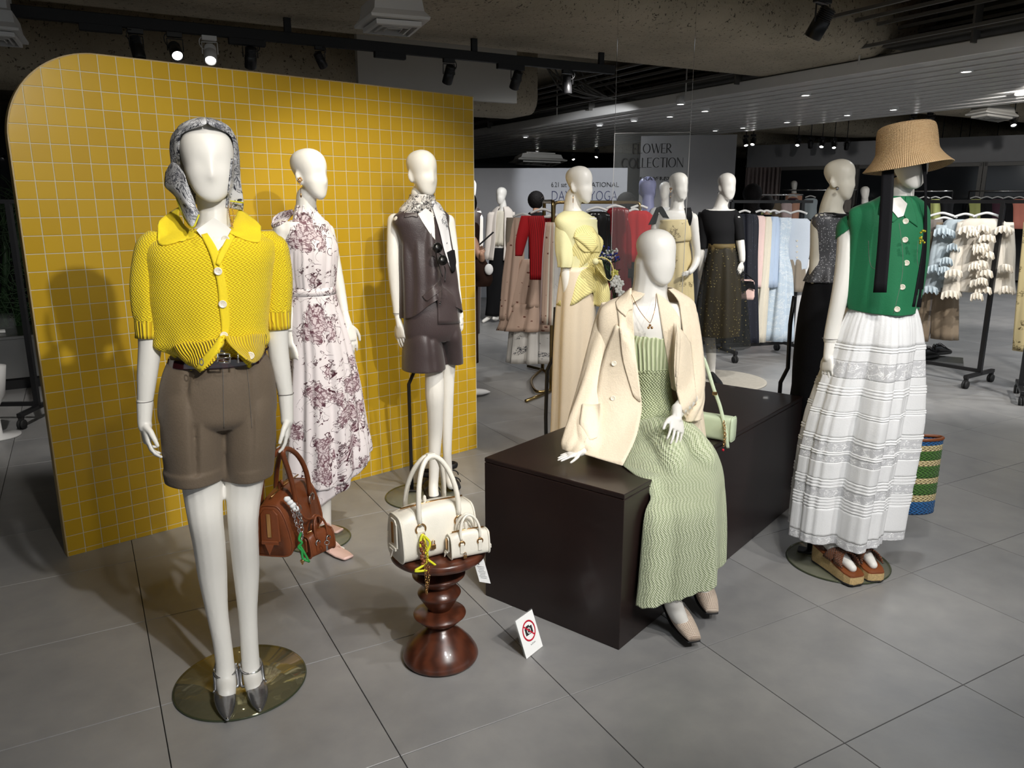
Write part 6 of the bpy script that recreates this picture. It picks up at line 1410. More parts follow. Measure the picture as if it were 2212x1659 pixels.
# ================================================================ background mannequins
def bgm(base, label, hd, torso=None, limbs=(), clothes=(), hands=(), plate_=None, pole=None, feet=(), voxel=.009, mat='mannequin_white', yaw=0, at=None):
    F = Fig(*base) if at is None else Fig(at=at); t = thing('mannequin', F.b, label, 'mannequin')
    if plate_: plate(F, t, *plate_)
    body(F, t, M[mat], torso, [l for l in limbs], hd, yaw=yaw, voxel=voxel)
    for h in hands: hand(F, t, M[mat], *h[:3], N=h[3], thumb=h[4], curl=h[5], r0=h[6], r1=h[7], voxel=.0042)
    for c in clothes:
        kw = dict(c[3]) if len(c) > 3 else {}
        cloth(c[0], F, c[1], M[c[2]], t, n=kw.pop('n', 64), sub=kw.pop('sub', 4), yaw=kw.pop('yaw', yaw), **kw)
    if pole: mb = MB(); mb.tube([F.P(*p) for p in pole], .012, 8); obj('stand_pole', mb, M['black_metal'], t)
    for a, b_, mt in feet:
        hl = FL(*a, .01); to = FL(*b_, .01); pump(F, t, M[mt], hl, to, .036, heelh=.02)
    return F, t
# 6: sequin top, fist
F6, T6 = bgm((1765, 1080), 'mannequin in grey sequin tank top and black jeans behind the green vest mannequin', dict(cx=1814, ytop=343, ychin=432, yaw=68, nose=.010, eye=.007, wx=.96),
    torso=[(462, 1765, 1838, .5), (480, 1758, 1838, .5), (520, 1770, 1836, .6), (600, 1770, 1830, .66), (680, 1745, 1820, .7), (800, 1735, 1800, .7)],
    limbs=[[(1805, 420, 23, .01), (1795, 450, 24, .01), (1798, 480, 32, .01)], [(1772, 482, 21, -.04), (1768, 540, 18, -.05), (1764, 600, 16.5, -.06), (1762, 640, 14, -.06), (1761, 664, 13, -.06)], [(1745, 850, 36), (1740, 1000, 26), (1738, 1070, 16)]],
    hands=[((1761, 664, -.06), (1762, 690, -.07), (1764, 745, -.09), (.7, .8, 0), -1, 1.25, .021, .018)], voxel=.006, yaw=45, mat='mannequin_warm',
    clothes=[('sequin_top', [(466, 1776, 1836, .5), (480, 1764, 1840, .5), (520, 1760, 1836, .62), (560, 1756, 1832, .68), (590, 1746, 1832, .74), (607, 1738, 1834, .74)], 'sequin', dict(fold=fold_f([(.004, 9, 0, 1), (.004, 5, 1, 1)], 1), n=90)),
             ('jeans', [(600, 1745, 1828, .8), (680, 1728, 1826, .8), (800, 1716, 1812, .8), (920, 1714, 1796, .8), (1010, 1712, 1780, .8), (1060, 1712, 1775, .8)], 'black_denim', dict(fold=fold_f([(.006, 5, 0, 2)]))),
             ('neckline_trim', [(462, 1792, 1834, .6), (470, 1780, 1838, .56)], 'black_jersey', dict(solid=.006, sub=2))],
    pole=[(1716, 640, .1), (1707, 700, .12), (1702, 795, .12), (1686, 826, .12), (1682, 880, .12), (1682, 1000, .12)])
earring(F6, T6, 1808, 407, -.10, 'ball')
pf = F6; tag(T6)
# 7: yellow striped wrap top
def fig_stripe():
    F, t = bgm((1252, 1010), 'mannequin in pale yellow striped bow top and cream trousers', dict(cx=1252, ytop=358, ychin=440, yaw=62, nose=.010, eye=.008, wx=.96), yaw=48,
        torso=[(470, 1212, 1290, .5), (488, 1208, 1288, .5), (520, 1222, 1290, .62), (565, 1222, 1282, .66), (620, 1216, 1285, .72), (700, 1208, 1282, .72)],
        limbs=[[(1240, 425, 19, .01), (1236, 450, 19, .01), (1240, 475, 26, .01)], [(1222, 496, 17, -.05), (1222, 560, 12.5, -.07), (1224, 600, 12, -.08), (1227, 640, 10.5, -.08), (1229, 667, 9.5, -.08)], [(1240, 800, 26), (1238, 950, 20), (1240, 1000, 14)]],
        hands=[((1229, 667, -.08), (1230, 690, -.09), (1234, 742, -.11), (.8, .8, 0), -1, .35, .018, .0165)], voxel=.0065,
        clothes=[('trousers', [(575, 1214, 1286, .7), (640, 1206, 1288, .74), (740, 1200, 1286, .78), (860, 1197, 1284, .8), (960, 1194, 1280, .8)], 'cream_satin', dict(fold=fold_f([(.016, 5, 0, 1), (.008, 9, 1, 1)], .7), n=100)),
                 ('sheer_tee', [(456, 1218, 1258, .8), (466, 1204, 1276, .6), (482, 1200, 1288, .56), (520, 1212, 1292, .66), (560, 1216, 1286, .7), (590, 1216, 1284, .7)], 'lemon_sheer', dict()),
                 ('sheer_sleeve', [(474, 1203, 1238, .95, -.05), (500, 1199, 1242, .95, -.06), (540, 1200, 1242, .95, -.07), (566, 1205, 1240, .95, -.08), (577, 1206, 1238, .95, -.08)], 'lemon_sheer', dict(fold=fold_f([(.004, 6, 0, 3)]))),
                 ('wrap_bodice', [(500, 1236, 1284, 1.1, -.01), (520, 1222, 1300, .8), (545, 1220, 1296, .76), (568, 1222, 1286, .76), (576, 1224, 1284, .76)], 'yellow_stripe', dict(fold=fold_f([(.006, 7, 0, 8), (.003, 13, 0, 12)], .2), n=90)),
                 ('peplum', [(572, 1224, 1284, .78), (600, 1214, 1290, .84), (640, 1204, 1288, .88)], 'yellow_stripe', dict(fold=fold_f([(.010, 6, 0, 1)]), n=90, zoff=lambda th, tt: -.08 * tt * max(0, -math.sin(th)) + .03 * tt))])
    m_ = F.m(1290, 580)
    patch(F, [[(1246, 494, -.13), (1262, 486, -.11), (1280, 490, -.05)], [(1240, 510, -.16), (1266, 508, -.16), (1292, 508, -.06)], [(1248, 532, -.17), (1272, 530, -.18), (1298, 530, -.08)], [(1262, 545, -.17), (1280, 545, -.17), (1296, 545, -.09)]], -.02, .003, M['yellow_stripe'], t, 'front_bow')
    patch(F, [[(1238, 512, -.15), (1256, 500, -.15)], [(1262, 530, -.19), (1276, 510, -.18)], [(1280, 548, -.17), (1292, 532, -.15)]], -.03, .003, M['yellow_stripe'], t, 'strap')
    q = MB(); pts = [(1284, 562), (1300, 556), (1318, 566), (1325, 588), (1318, 606), (1302, 594), (1286, 572)]
    mb = MB(); rings = []; 
    pth = smooth_path([F.P(x, y, -.10) for x, y in pts], 5)
    for i, p in enumerate(pth): rings.append([p - F.n * .035 + UP * .004, p + UP * .0, p + F.n * .035 - UP * .004])
    mb.loft(rings, closed=False, caps=False, uvs=[(i * .012, k * .035) for i in range(len(pth)) for k in range(3)]); obj('bow_loop', mb, M['yellow_stripe'], t, solid=.004)
    patch(F, [[(1284, 562, -.12), (1292, 560, -.13), (1300, 562, -.12)], [(1284, 600, -.13), (1298, 596, -.15), (1310, 600, -.13)], [(1282, 632, -.12), (1300, 630, -.16), (1318, 632, -.13)], [(1283, 660, -.11), (1300, 663, -.15), (1316, 660, -.12)]], -.02, .004, M['yellow_stripe'], t, 'bow_tail')
    mb = MB(); mb.ball(F.P(1286, 565, -.14), .02, n=10); obj('bow_knot', mb, M['lemon_sheer'], t)
    earring(F, t, 1238, 425, -.075, 'hoop')
    mb = MB(); mb.tube([F.P(1200, 664, .1), F.P(1196, 770, .12), F.P(1182, 800, .12), F.P(1179, 900, .12), FL(1180, 985) + UP * .02], .012, 8); obj('stand_pole', mb, M['black_metal'], t)
    return F, t
F7, T7 = fig_stripe()
# 8: beige floral dress with black bow straps
bgm((1465, 850), 'mannequin in pale yellow floral dress with black bow straps behind the seated mannequin', dict(cx=1466, ytop=372, ychin=434, yaw=42, nose=.010, eye=.006, wx=.96), yaw=22, voxel=.008,
    torso=[(455, 1432, 1494, .5), (470, 1425, 1500, .48), (500, 1436, 1492, .62), (540, 1438, 1488, .66), (600, 1430, 1490, .7)],
    limbs=[[(1464, 425, 14.5, .01), (1463, 442, 14.5, .01), (1463, 462, 20, .01)], [(1420, 470, 12), (1415, 520, 10.5), (1418, 560, 9.5), (1424, 610, 7)], [(1496, 472, 12), (1502, 520, 10), (1505, 556, 9), (1500, 575, 7.5, -.06), (1490, 588, 6, -.12)], [(1450, 760, 12), (1452, 840, 8)], [(1476, 760, 12), (1478, 840, 8)]],
    hands=[((1494, 584, -.11), (1490, 588, -.12), (1470, 594, -.17), (0, 1, .2), 1, .4, .014, .013)],
    clothes=[('dress', [(478, 1432, 1494, .62), (492, 1429, 1494, .66), (512, 1432, 1492, .72), (522, 1434, 1488, .72), (560, 1426, 1492, .76), (640, 1422, 1497, .8), (740, 1420, 1500, .84), (830, 1418, 1502, .84)], 'beige_floral', dict(fold=fold_f([(.008, 6, 0, 1), (.005, 11, 1, 3)], .8, .3), n=90)),
             ('bodice_drape', [(474, 1430, 1494, .66), (494, 1426, 1496, .72), (516, 1430, 1494, .76), (521, 1434, 1490, .74)], 'beige_floral', dict(fold=fold_f([(.005, 4, 0, 9), (.003, 9, 0, 9)], .2), n=80))])
F8 = Fig(1465, 850)
for a, b_ in (((1408, 455), (1426, 475)), ((1487, 452), (1494, 475))):
    pass
k8 = [o for o in bpy.data.objects if o.name.startswith('mannequin') and o.get('label', '').startswith('mannequin in pale yellow floral')][0]
patch(F8, [[(1418, 450, .0), (1430, 446, -.02), (1440, 462, -.04)], [(1432, 470, -.07), (1438, 470, -.08), (1446, 472, -.08)]], 0, .003, M['black_jersey'], k8, 'bow_strap')
patch(F8, [[(1418, 448, -.02), (1426, 448, -.02)], [(1408, 470, -.02), (1420, 470, -.02)], [(1400, 486, -.02), (1416, 484, -.02)]], -.03, .003, M['black_jersey'], k8, 'bow_strap')
patch(F8, [[(1478, 450, .0), (1492, 448, .0)], [(1483, 468, -.05), (1496, 466, -.02)], [(1490, 488, -.03), (1492, 486, -.02)]], -.02, .003, M['black_jersey'], k8, 'bow_strap')
earring(F8, k8, 1449, 408, -.08, 'drop'); earring(F8, k8, 1474, 430, -.06, 'ball', .7)
# 9: black off-shoulder top with dotted skirt
F9, T9 = bgm((1546, 820), 'mannequin in black off-shoulder top and olive dotted sheer skirt', dict(cx=1570, ytop=373, ychin=432, yaw=36, nose=.009, eye=.005, wx=.96), yaw=20, voxel=.008,
    torso=[(452, 1524, 1588, .5), (464, 1516, 1594, .46), (500, 1530, 1586, .6), (530, 1532, 1584, .64), (600, 1522, 1592, .7), (680, 1524, 1585, .7)],
    limbs=[[(1564, 425, 14, .01), (1558, 442, 14, .01), (1556, 458, 20, .01)], [(1516, 476, 12), (1514, 520, 10), (1514, 550, 8.5), (1514, 590, 7), (1515, 600, 6.6)], [(1592, 474, 11), (1598, 516, 9.5), (1602, 545, 8, -.02), (1603, 562, 7, -.03)], [(1530, 700, 12), (1536, 760, 11), (1537, 800, 8), (1539, 822, 7, -.02), (1545, 834, 7, -.05)]],
    hands=[((1515, 590, 0), (1516, 602, -.01), (1519, 632, -.03), (.8, .8, 0), -1, .35, .015, .0145), ((1603, 558, -.03), (1602, 568, -.04), (1594, 596, -.07), (-.5, .9, 0), 1, .35, .015, .014)],
    clothes=[('off_shoulder_top', [(455, 1524, 1586, .64), (464, 1516, 1592, .56), (490, 1520, 1592, .64), (512, 1530, 1588, .7), (530, 1532, 1588, .7)], 'black_jersey', dict()),
             ('puff_sleeve', [(458, 1510, 1540, .95), (480, 1504, 1536, 1), (500, 1505, 1533, 1), (520, 1507, 1530, 1), (537, 1507, 1528, 1)], 'black_jersey', dict(n=40)),
             ('puff_sleeve', [(458, 1576, 1594, .95, .02), (480, 1580, 1602, 1, .02), (500, 1584, 1604, 1, .02), (518, 1588, 1604, 1, .02)], 'black_jersey', dict(n=40)),
             ('skirt_lining', [(527, 1534, 1586, .74), (545, 1530, 1590, .76), (620, 1520, 1598, .8), (700, 1514, 1596, .8), (725, 1512, 1592, .8)], 'dotted_skirt', dict(fold=fold_f([(.012, 5, 0, 1), (.006, 11, 1, 1)], .8), n=100)),
             ('sheer_overskirt', [(532, 1533, 1587, .78), (560, 1524, 1596, .8), (622, 1510, 1604, .84), (690, 1500, 1610, .86), (752, 1496, 1613, .86)], 'dotted_overlay', dict(fold=fold_f([(.020, 5, 1, 1), (.010, 9, 1, 1), (.004, 17, 2, 1)], .8), n=120, zoff=lambda th, tt: .02 * tt * math.sin(th))),
             ('waistband', [(526, 1533, 1587, .78), (537, 1532, 1588, .78)], 'dotted_skirt', dict(solid=.005, sub=2))],
    pole=[(1508, 700, .06), (1508, 760, .06), (1506, 817, .06)], plate_=(1548, 824, 32), feet=[((1536, 818), (1560, 842), 'black_matte')])
earring(F9, T9, 1552, 417, -.08, 'ball', .7)
rp = FL(1548, 822); tag(obj('round_rug', MB().lathe(rp, [(.02, 0), (.44, 0), (.44, .010), (.42, .014), (.02, .014)], 64), M['rug']), 'pale round rug under the black-top mannequin', 'rug')
# 10: white blazer and black trousers
bgm((1072, 695), 'distant mannequin in white blazer and black trousers by the grey wall', dict(cx=1083, ytop=404, ychin=441, yaw=-28, nose=.009, eye=.005, ears=False, wx=.96), yaw=-15, voxel=.010,
    torso=[(455, 1064, 1104, .5), (480, 1064, 1104, .55), (520, 1064, 1100, .6), (560, 1064, 1102, .6)],
    limbs=[[(1085, 436, 8), (1087, 452, 9)], [(1060, 466, 8), (1056, 510, 7), (1052, 545, 6)], [(1062, 600, 11), (1058, 680, 6), (1056, 686, 5), (1044, 694, 4, -.1)], [(1082, 600, 11), (1076, 680, 6), (1066, 688, 4, -.1)]],
    clothes=[('blazer', [(446, 1074, 1098, .8), (458, 1062, 1108, .6), (480, 1058, 1110, .6), (520, 1056, 1112, .66), (561, 1050, 1113, .7)], 'white_suiting', dict(arc=(.35, 2 * PI - .35), n=60)),
             ('shirt', [(455, 1072, 1098, .8), (480, 1066, 1102, .6), (530, 1062, 1100, .66)], 'ivory_fabric', dict(fold=fold_f([(.01, 13, 0, 9)], .2))),
             ('sleeve', [(458, 1058, 1074, .9), (500, 1052, 1068, .9), (560, 1044, 1062, .9)], 'white_suiting', dict(n=30)), ('sleeve', [(458, 1096, 1112, .9), (500, 1098, 1114, .9), (558, 1094, 1110, .9)], 'white_suiting', dict(n=30)),
             ('trousers', [(535, 1060, 1100, .7), (580, 1055, 1100, .75), (640, 1052, 1090, .75), (681, 1048, 1082, .8)], 'black_trouser', dict())], plate_=(1098, 694, 20))
# 11-16: far ones
bgm((1435, 770), 'plain white mannequin partly hidden behind the earringed floral-dress mannequin', dict(cx=1436, ytop=392, ychin=432, yaw=-8, nose=.008, eye=.005, ears=False), voxel=.011,
    torso=[(452, 1412, 1460, .5), (470, 1405, 1465, .5), (520, 1412, 1458, .6), (640, 1410, 1462, .7)], limbs=[[(1436, 425, 9), (1436, 455, 10)], [(1420, 600, 12), (1422, 760, 8)], [(1448, 600, 12), (1450, 760, 8)]],
    clothes=[('top', [(448, 1414, 1456, .6), (460, 1404, 1464, .5), (520, 1410, 1458, .6), (600, 1406, 1462, .7)], 'white_cotton', dict(n=40)), ('skirt', [(590, 1408, 1462, .7), (740, 1398, 1472, .8)], 'black_denim', dict(n=40))])
bgm((1400, 766), 'bluish mannequin seen through the clear lettered panel', dict(cx=1399, ytop=381, ychin=440, yaw=160, nose=.005, eye=.0), voxel=.012, mat='lilac',
    torso=[(462, 1372, 1430, .5), (480, 1366, 1436, .5), (560, 1376, 1426, .6), (640, 1372, 1430, .7)], limbs=[[(1400, 430, 13), (1400, 465, 14)], [(1386, 620, 14), (1388, 735, 8)], [(1414, 620, 14), (1412, 735, 8)]],
    clothes=[('jeans', [(570, 1370, 1430, .7), (640, 1368, 1432, .75), (735, 1374, 1426, .8)], 'blue_fabric', dict(n=40))])
def far_m(cx, ytop, ychin, label, top, mat='mannequin_white', base=600, w=14, low='black_denim', yaw=20, cap=False):
    k = (ychin - ytop) / 22.0; F, t = bgm((cx, base), label, dict(cx=cx, ytop=ytop, ychin=ychin, yaw=yaw, nose=.008, eye=.005, ears=False), voxel=.014, mat=mat,
        torso=[(ychin + 8 * k, cx - w * k, cx + w * k, .5), (ychin + 30 * k, cx - w * .8 * k, cx + w * .8 * k, .6), (ychin + 60 * k, cx - w * .8 * k, cx + w * .8 * k, .6)],
        limbs=[[(cx, ychin - 6 * k, 5 * k), (cx, ychin + 12 * k, 6 * k)], [(cx - 15 * k, ychin + 14 * k, 4.5 * k), (cx - 17 * k, ychin + 50 * k, 3.4 * k)], [(cx + 15 * k, ychin + 14 * k, 4.5 * k), (cx + 17 * k, ychin + 50 * k, 3.4 * k)], [(cx - 6 * k, ychin + 60 * k, 7 * k), (cx - 6 * k, base - 3, 4 * k)], [(cx + 6 * k, ychin + 60 * k, 7 * k), (cx + 6 * k, base - 3, 4 * k)]],
        clothes=[('top', [(ychin + 6 * k, cx - 8 * k, cx + 8 * k, .6), (ychin + 10 * k, cx - 17 * k, cx + 17 * k, .5), (ychin + 28 * k, cx - 18 * k, cx + 18 * k, .6), (ychin + 30 * k, cx - 15 * k, cx + 15 * k, .6), (ychin + 62 * k, cx - 14 * k, cx + 14 * k, .6)], top, dict(n=30)), ('trousers', [(ychin + 58 * k, cx - 14 * k, cx + 14 * k, .6), (base - 12, cx - 13 * k, cx + 13 * k, .6)], low, dict(n=30))])
    if cap:
        c = F.P(cx, ytop + 7 * k); q = F.m(cx, ytop); mb = MB(); mb.lathe(c, [(10 * k * q, -2 * k * q), (10 * k * q, 3 * k * q), (7 * k * q, 8 * k * q), (1 * q, 10 * k * q)], 16); mb.slab([c + F.r * (-q * 6 * k) - F.n * .06, c + F.r * (-q * 20 * k) - F.n * .05 - UP * .01, c + F.r * (-q * 20 * k) + F.n * .05 - UP * .01, c + F.r * (-q * 6 * k) + F.n * .06], UP * .008); obj('cap', mb, M['white_cotton'], t)
far_m(1715, 390, 412, 'small distant white mannequin in a peach top before dark windows', 'peach_fabric')
far_m(2053, 374, 398, 'distant mannequin wearing a white cap and black tee near the back right', 'black_jersey', cap=True)
far_m(1868, 402, 432, 'pale mannequin head peeking between the sequin top and the green vest', 'black_jersey', base=640)
F, t = bgm((1018, 850), 'mannequin in a dark vest almost hidden by the right edge of the tiled wall', dict(cx=1015, ytop=385, ychin=432, yaw=10, nose=.008, eye=.005, ears=False), voxel=.012, at=FL(1012, 745).xyz,
    torso=[(455, 995, 1040, .5), (480, 992, 1040, .5), (560, 996, 1036, .6), (620, 992, 1038, .6)], limbs=[[(1016, 425, 10), (1016, 455, 11)], [(1037, 470, 7), (1038, 530, 6)], [(1006, 620, 12), (1006, 735, 8)], [(1026, 620, 12), (1026, 735, 8)]],
    clothes=[('vest', [(448, 1000, 1034, .6), (462, 994, 1038, .5), (520, 994, 1038, .6), (600, 990, 1040, .6)], 'dark_silk', dict(n=40)), ('skirt', [(590, 992, 1040, .7), (720, 992, 1036, .7)], 'dark_silk', dict(n=40))])

# ================================================================ people behind the racks
def person(base, cx, ytop, ychin, label, cloth_m='black_trouser', w=22, hair_w=1.15, arm=None, yaw=180, long_hair=0, legs=True, head_=True):
    F = Fig(*base); t = thing('person', F.b, label, 'person'); k = (ychin - ytop) / 40.0; by = base[1]
    limbs = [[(cx, ychin - 8 * k, 9 * k), (cx, ychin + 16 * k, 10 * k)], [(cx - 9 * k, ychin + 130 * k, 12 * k), (cx - 9 * k, by - 6, 7 * k)], [(cx + 9 * k, ychin + 130 * k, 12 * k), (cx + 9 * k, by - 6, 7 * k)]]
    if arm: limbs.append(arm)
    body(F, t, M['skin'], [(ychin + 12 * k, cx - w * k, cx + w * k, .5), (ychin + 60 * k, cx - w * .8 * k, cx + w * .8 * k, .6), (ychin + 130 * k, cx - w * .8 * k, cx + w * .8 * k, .7)], limbs, dict(cx=cx, ytop=ytop, ychin=ychin, yaw=yaw, nose=.012, eye=.004), voxel=.011)
    c = F.P(cx, ytop + (ychin - ytop) * .42, .01); q = F.m(cx, ytop) * k
    mb = MB(); mb.ball(c + UP * 2 * q, 20 * q * hair_w, 22 * q * hair_w, 24 * q * 1.02, 20)
    if long_hair: secloft(mb, [(c - UP * (z * q), F.r * (16 * q * a), F.n * (14 * q * a)) for z, a in ((0, 1.15), (20, 1.2), (40, 1.1), (40 + long_hair, .6))], 16, 2)
    obj('hair', mb, M['hair_black'], t)
    cloth('coat', F, [(ychin + 8 * k, cx - 10 * k, cx + 10 * k, .8), (ychin + 14 * k, cx - (w + 2) * k, cx + (w + 2) * k, .5), (ychin + 60 * k, cx - (w + 1) * k, cx + (w + 1) * k, .6), (ychin + 150 * k, cx - w * k, cx + w * k, .7), (by - 60 * k, cx - w * 1.05 * k, cx + w * 1.05 * k, .7)], M[cloth_m], t, n=48, sub=5)
    return F, t
person((1158, 720), 1158, 420, 452, 'person with black hair standing behind the brass rack of skirts', w=20)
person((1356, 760), 1353, 424, 462, 'dark-haired person in black seen between red tops', w=22)
person((1630, 740), 1625, 405, 440, 'long-haired woman in black before the pink curtain', w=18, long_hair=30)
person((1655, 730), 1656, 430, 458, 'shorter dark-haired person behind the rack of pastel clothes', w=16)
F, t = person((1010, 858), 1002, 420, 470, 'person in brown coat half hidden by the tiled wall, holding a phone', 'brown_coat', w=24, yaw=60, arm=[(1022, 520, 10, -.05), (1040, 560, 8, -.1), (1040, 548, 6, -.15)])
cloth('coat_sleeve', F, [(560, 1012, 1048, .9, -.05), (585, 1020, 1060, .9, -.06), (605, 1028, 1064, .9, -.06), (618, 1024, 1058, .8, -.05)], M['brown_coat'], t, n=40)
hand(F, t, M['skin'], (1030, 580, -.06), (1036, 556, -.08), (1046, 526, -.1), N=(.3, .9, 0), thumb=1, curl=.8, r0=.02, r1=.018, voxel=.004)
pump(F, t, M['white_cotton'], FL(1022, 862, .01), FL(1054, 848, .01), .045, heelh=.03, pointed=0, name='sneaker')
tp = F.P(1051, 515, -.10); X = (F.r * .75 + UP * .66).normalized(); Y = F.n; Z = X.cross(Y)
ph = thing('phone', tp, 'black phone held up at the right edge of the tiled wall', 'phone'); obj('body', MB().box(tp, .15, .009, .07, (X, Z, Y), .003), M['black_matte'], ph); obj('screen', MB().box(tp + Z * .005, .14, .001, .062, (X, Z, Y)), M['window_glass'], ph)
q = thing('clutch_bag', F.P(1056, 578, -.1), 'white fluffy pouch tucked under the brown coat arm', 'bag'); mb = MB(); mb.ball(F.P(1056, 582, -.14), .035, .02, .045, 14); obj('pouch', mb, M['white_cotton'], q)

# ================================================================ racks
def PX(p): dd = p.y * ct - (p.z - EYE) * st; return CX + FPX * p.x / dd
def hanger(F, cx, y0, w, d, parent, mat='white_paint', hook=18, bar=None):
    m_ = F.m(cx, y0, d); mb = MB(); a = F.P(cx, y0, d)
    mb.tube(smooth_path([a - F.r * w * m_ - UP * (.16 * w * m_ * 2), a - F.r * w * .5 * m_ - UP * (.06 * w * m_ * 2), a, a + F.r * w * .5 * m_ - UP * (.06 * w * m_ * 2), a + F.r * w * m_ - UP * (.16 * w * m_ * 2)], 4), .011, 8, flat=1.0, roll=F.n); h = obj('hanger', mb, M[mat], parent)
    mb = MB(); hk = hook * m_
    if bar is not None and bar.z > a.z: hk = bar.z - a.z + .018; tp_ = V((bar.x, bar.y, bar.z)); mb.tube(smooth_path([a, a.lerp(tp_, .5), tp_ - UP * .012 + F.r * .016, tp_ + UP * .018, tp_ - UP * .004 - F.r * .018], 5), .0022, 6)
    else: mb.tube(smooth_path([a, a + UP * hk * .45, a + UP * hk * .8 + F.r * .014, a + UP * hk + F.r * .002, a + UP * hk * .86 - F.r * .014], 5), .0022, 6); obj('hook', mb, M['chrome'], h)
def garment(base, label, cat, parts, hang=None, group=None, name='garment', at=None, d=0, ruffles=(), extra=None, buttons=(), on=None):
    F = Fig(*base) if at is None else Fig(at=at); hz = None
    if on is not None:
        a_, b_ = on; best = min((abs(PX(a_.lerp(b_, i / 60)) - hang[0]), i) for i in range(1, 60))[1]; pt = a_.lerp(b_, best / 60); hz = pt; F = Fig(at=pt)
    ys = [r[0] for p in parts for r in p[1]]; xs = [(r[1] + r[2]) / 2 for p in parts for r in p[1]]
    t = thing(name, F.P(sum(xs) / len(xs), max(ys)), label, cat, group)
    for p in parts:
        kw = dict(p[3]) if len(p) > 3 else {}; kw.setdefault('dr', .3); kw.setdefault('n', 60); kw.setdefault('sub', 5)
        cloth(p[0], F, p[1], M[p[2]], t, **kw)
    for (x, y, w_, mt, dd) in ruffles:
        patch(F, [[(x - w_ * (1 + i * .04) / 2 + w_ * (1 + i * .04) * j / 8, y + i * 5 + (1.6 if j % 2 else -1.2) * i * .6 - 5 * math.sin(j * PI / 8), dd - .008 * i + (.007 if j % 2 else -.007) * i) for j in range(9)] for i in range(4)], 0, .002, M[mt], t, 'ruffle', solid=.0015, mode='free', off=.004)
    if hang: hanger(F, hang[0], hang[1], hang[2], 0, t, *(hang[3:] if len(hang) > 3 else ()), bar=hz)
    for x, y, dd, r in buttons: button(F, x, y, dd, r, M['shell_button'], t)
    return F, t
WF = lambda a=.008, k=6: dict(fold=fold_f([(a, k, 0, 1), (a * .5, k * 2 + 1, 1, 2)], .8, .3))
# brass racks
pA, pB = FL(1190, 850), FL(1172, 803)
ra = thing('brass_clothes_rack', pA, 'brass clothes rack with curved base left of the yellow striped mannequin', 'clothes rack')
mb = MB(); a1 = pA + UP * 1.60; b1 = pB + UP * 1.60; dd_ = (b1 - a1).normalized()
mb.tube([pA + UP * .03] + [pA + UP * 1.5] + bez(pA + UP * 1.53, a1, a1, a1 + dd_ * .08, 5) + bez(b1 - dd_ * .08, b1, b1, pB + UP * 1.53, 5) + [pB + UP * .03], .017, 10); obj('frame', mb, M['brass'], ra)
l0 = FL(1148, 828, .03); mb = MB(); mb.tube(smooth_path([pA + UP * .03, FL(1160, 846, .03), l0, FL(1152, 815, .03), pB + UP * .03], 6), .014, 8); mb.tube([FL(1136, 866, .02), pA + UP * .02], .014, 8); mb.tube([FL(1140, 791, .02), pB + UP * .02, FL(1195, 812, .02)], .014, 8); obj('curved_base', mb, M['brass'], ra)
F = Fig(1300, 815); L_, R_ = F.P(1197, 437), F.P(1383, 428); L_.z = R_.z = 1.595
rb = thing('brass_clothes_rack', (L_ + R_) / 2 * 1 - UP * 1.595, 'second brass clothes rack with red and black tops behind the striped mannequin', 'clothes rack')
mb = MB(); mb.tube([V((L_.x, L_.y, .03)), L_ - UP * .1] + bez(L_ - UP * .08, L_, L_, L_ + (R_ - L_).normalized() * .08, 5) + bez(R_ - (R_ - L_).normalized() * .08, R_, R_, R_ - UP * .08, 6) + [V((R_.x, R_.y, .03))], .015, 10); obj('frame', mb, M['brass'], rb)
mb = MB()
for p in (L_, R_): mb.tube([V((p.x, p.y, .02)) - F.n * .3, V((p.x, p.y, .02)) + F.n * .3], .015, 8)
obj('foot', mb, M['brass'], rb)
garment((1165, 838), 'bright red ribbed knit top hanging in front on the brass rack', 'top', [('body', [(466, 1140, 1196, .4), (476, 1136, 1204, .36), (520, 1143, 1206), (604, 1144, 1207)], 'red_pleat', WF(.006, 6)), ('sleeve', [(466, 1126, 1148, .6), (490, 1120, 1146, .6), (520, 1114, 1138, .6), (553, 1113, 1128, .6)], 'red_knit', dict(n=30))], hang=(1172, 452, 26, 'white_paint', 26))
garment((1150, 812), 'long sheer blush dotted tiered skirt under the red knit top', 'skirt', [('tier', [(560, 1120, 1200), (600, 1106, 1200), (662, 1094, 1200)], 'dotted_blush', WF(.018, 7)), ('tier', [(655, 1096, 1202), (714, 1078, 1206)], 'dotted_blush', WF(.022, 8))], hang=(1165, 470, 26, 'white_paint', 40), on=(a1, b1))
garment((1120, 815), 'grey-brown sheer blouse hanging left of the red knit top', 'blouse', [('body', [(470, 1100, 1128, .5), (520, 1096, 1130, .5), (600, 1086, 1130, .5), (690, 1080, 1120, .5)], 'dotted_blush', WF(.01, 5)), ('sleeve', [(470, 1094, 1116, .6), (520, 1092, 1112, .6), (556, 1096, 1108, .6)], 'grey_sheer', dict(n=30))], hang=(1128, 462, 20, 'white_paint', 30), on=(a1, b1))
garment((1160, 806), 'white long skirt with dark botanical print at the bottom of the brass rack', 'skirt', [('body', [(560, 1130, 1190), (640, 1112, 1190), (700, 1106, 1190), (784, 1098, 1192)], 'white_botanical', WF(.022, 7))], hang=(1160, 470, 24, 'white_paint', 40), on=(a1, b1))
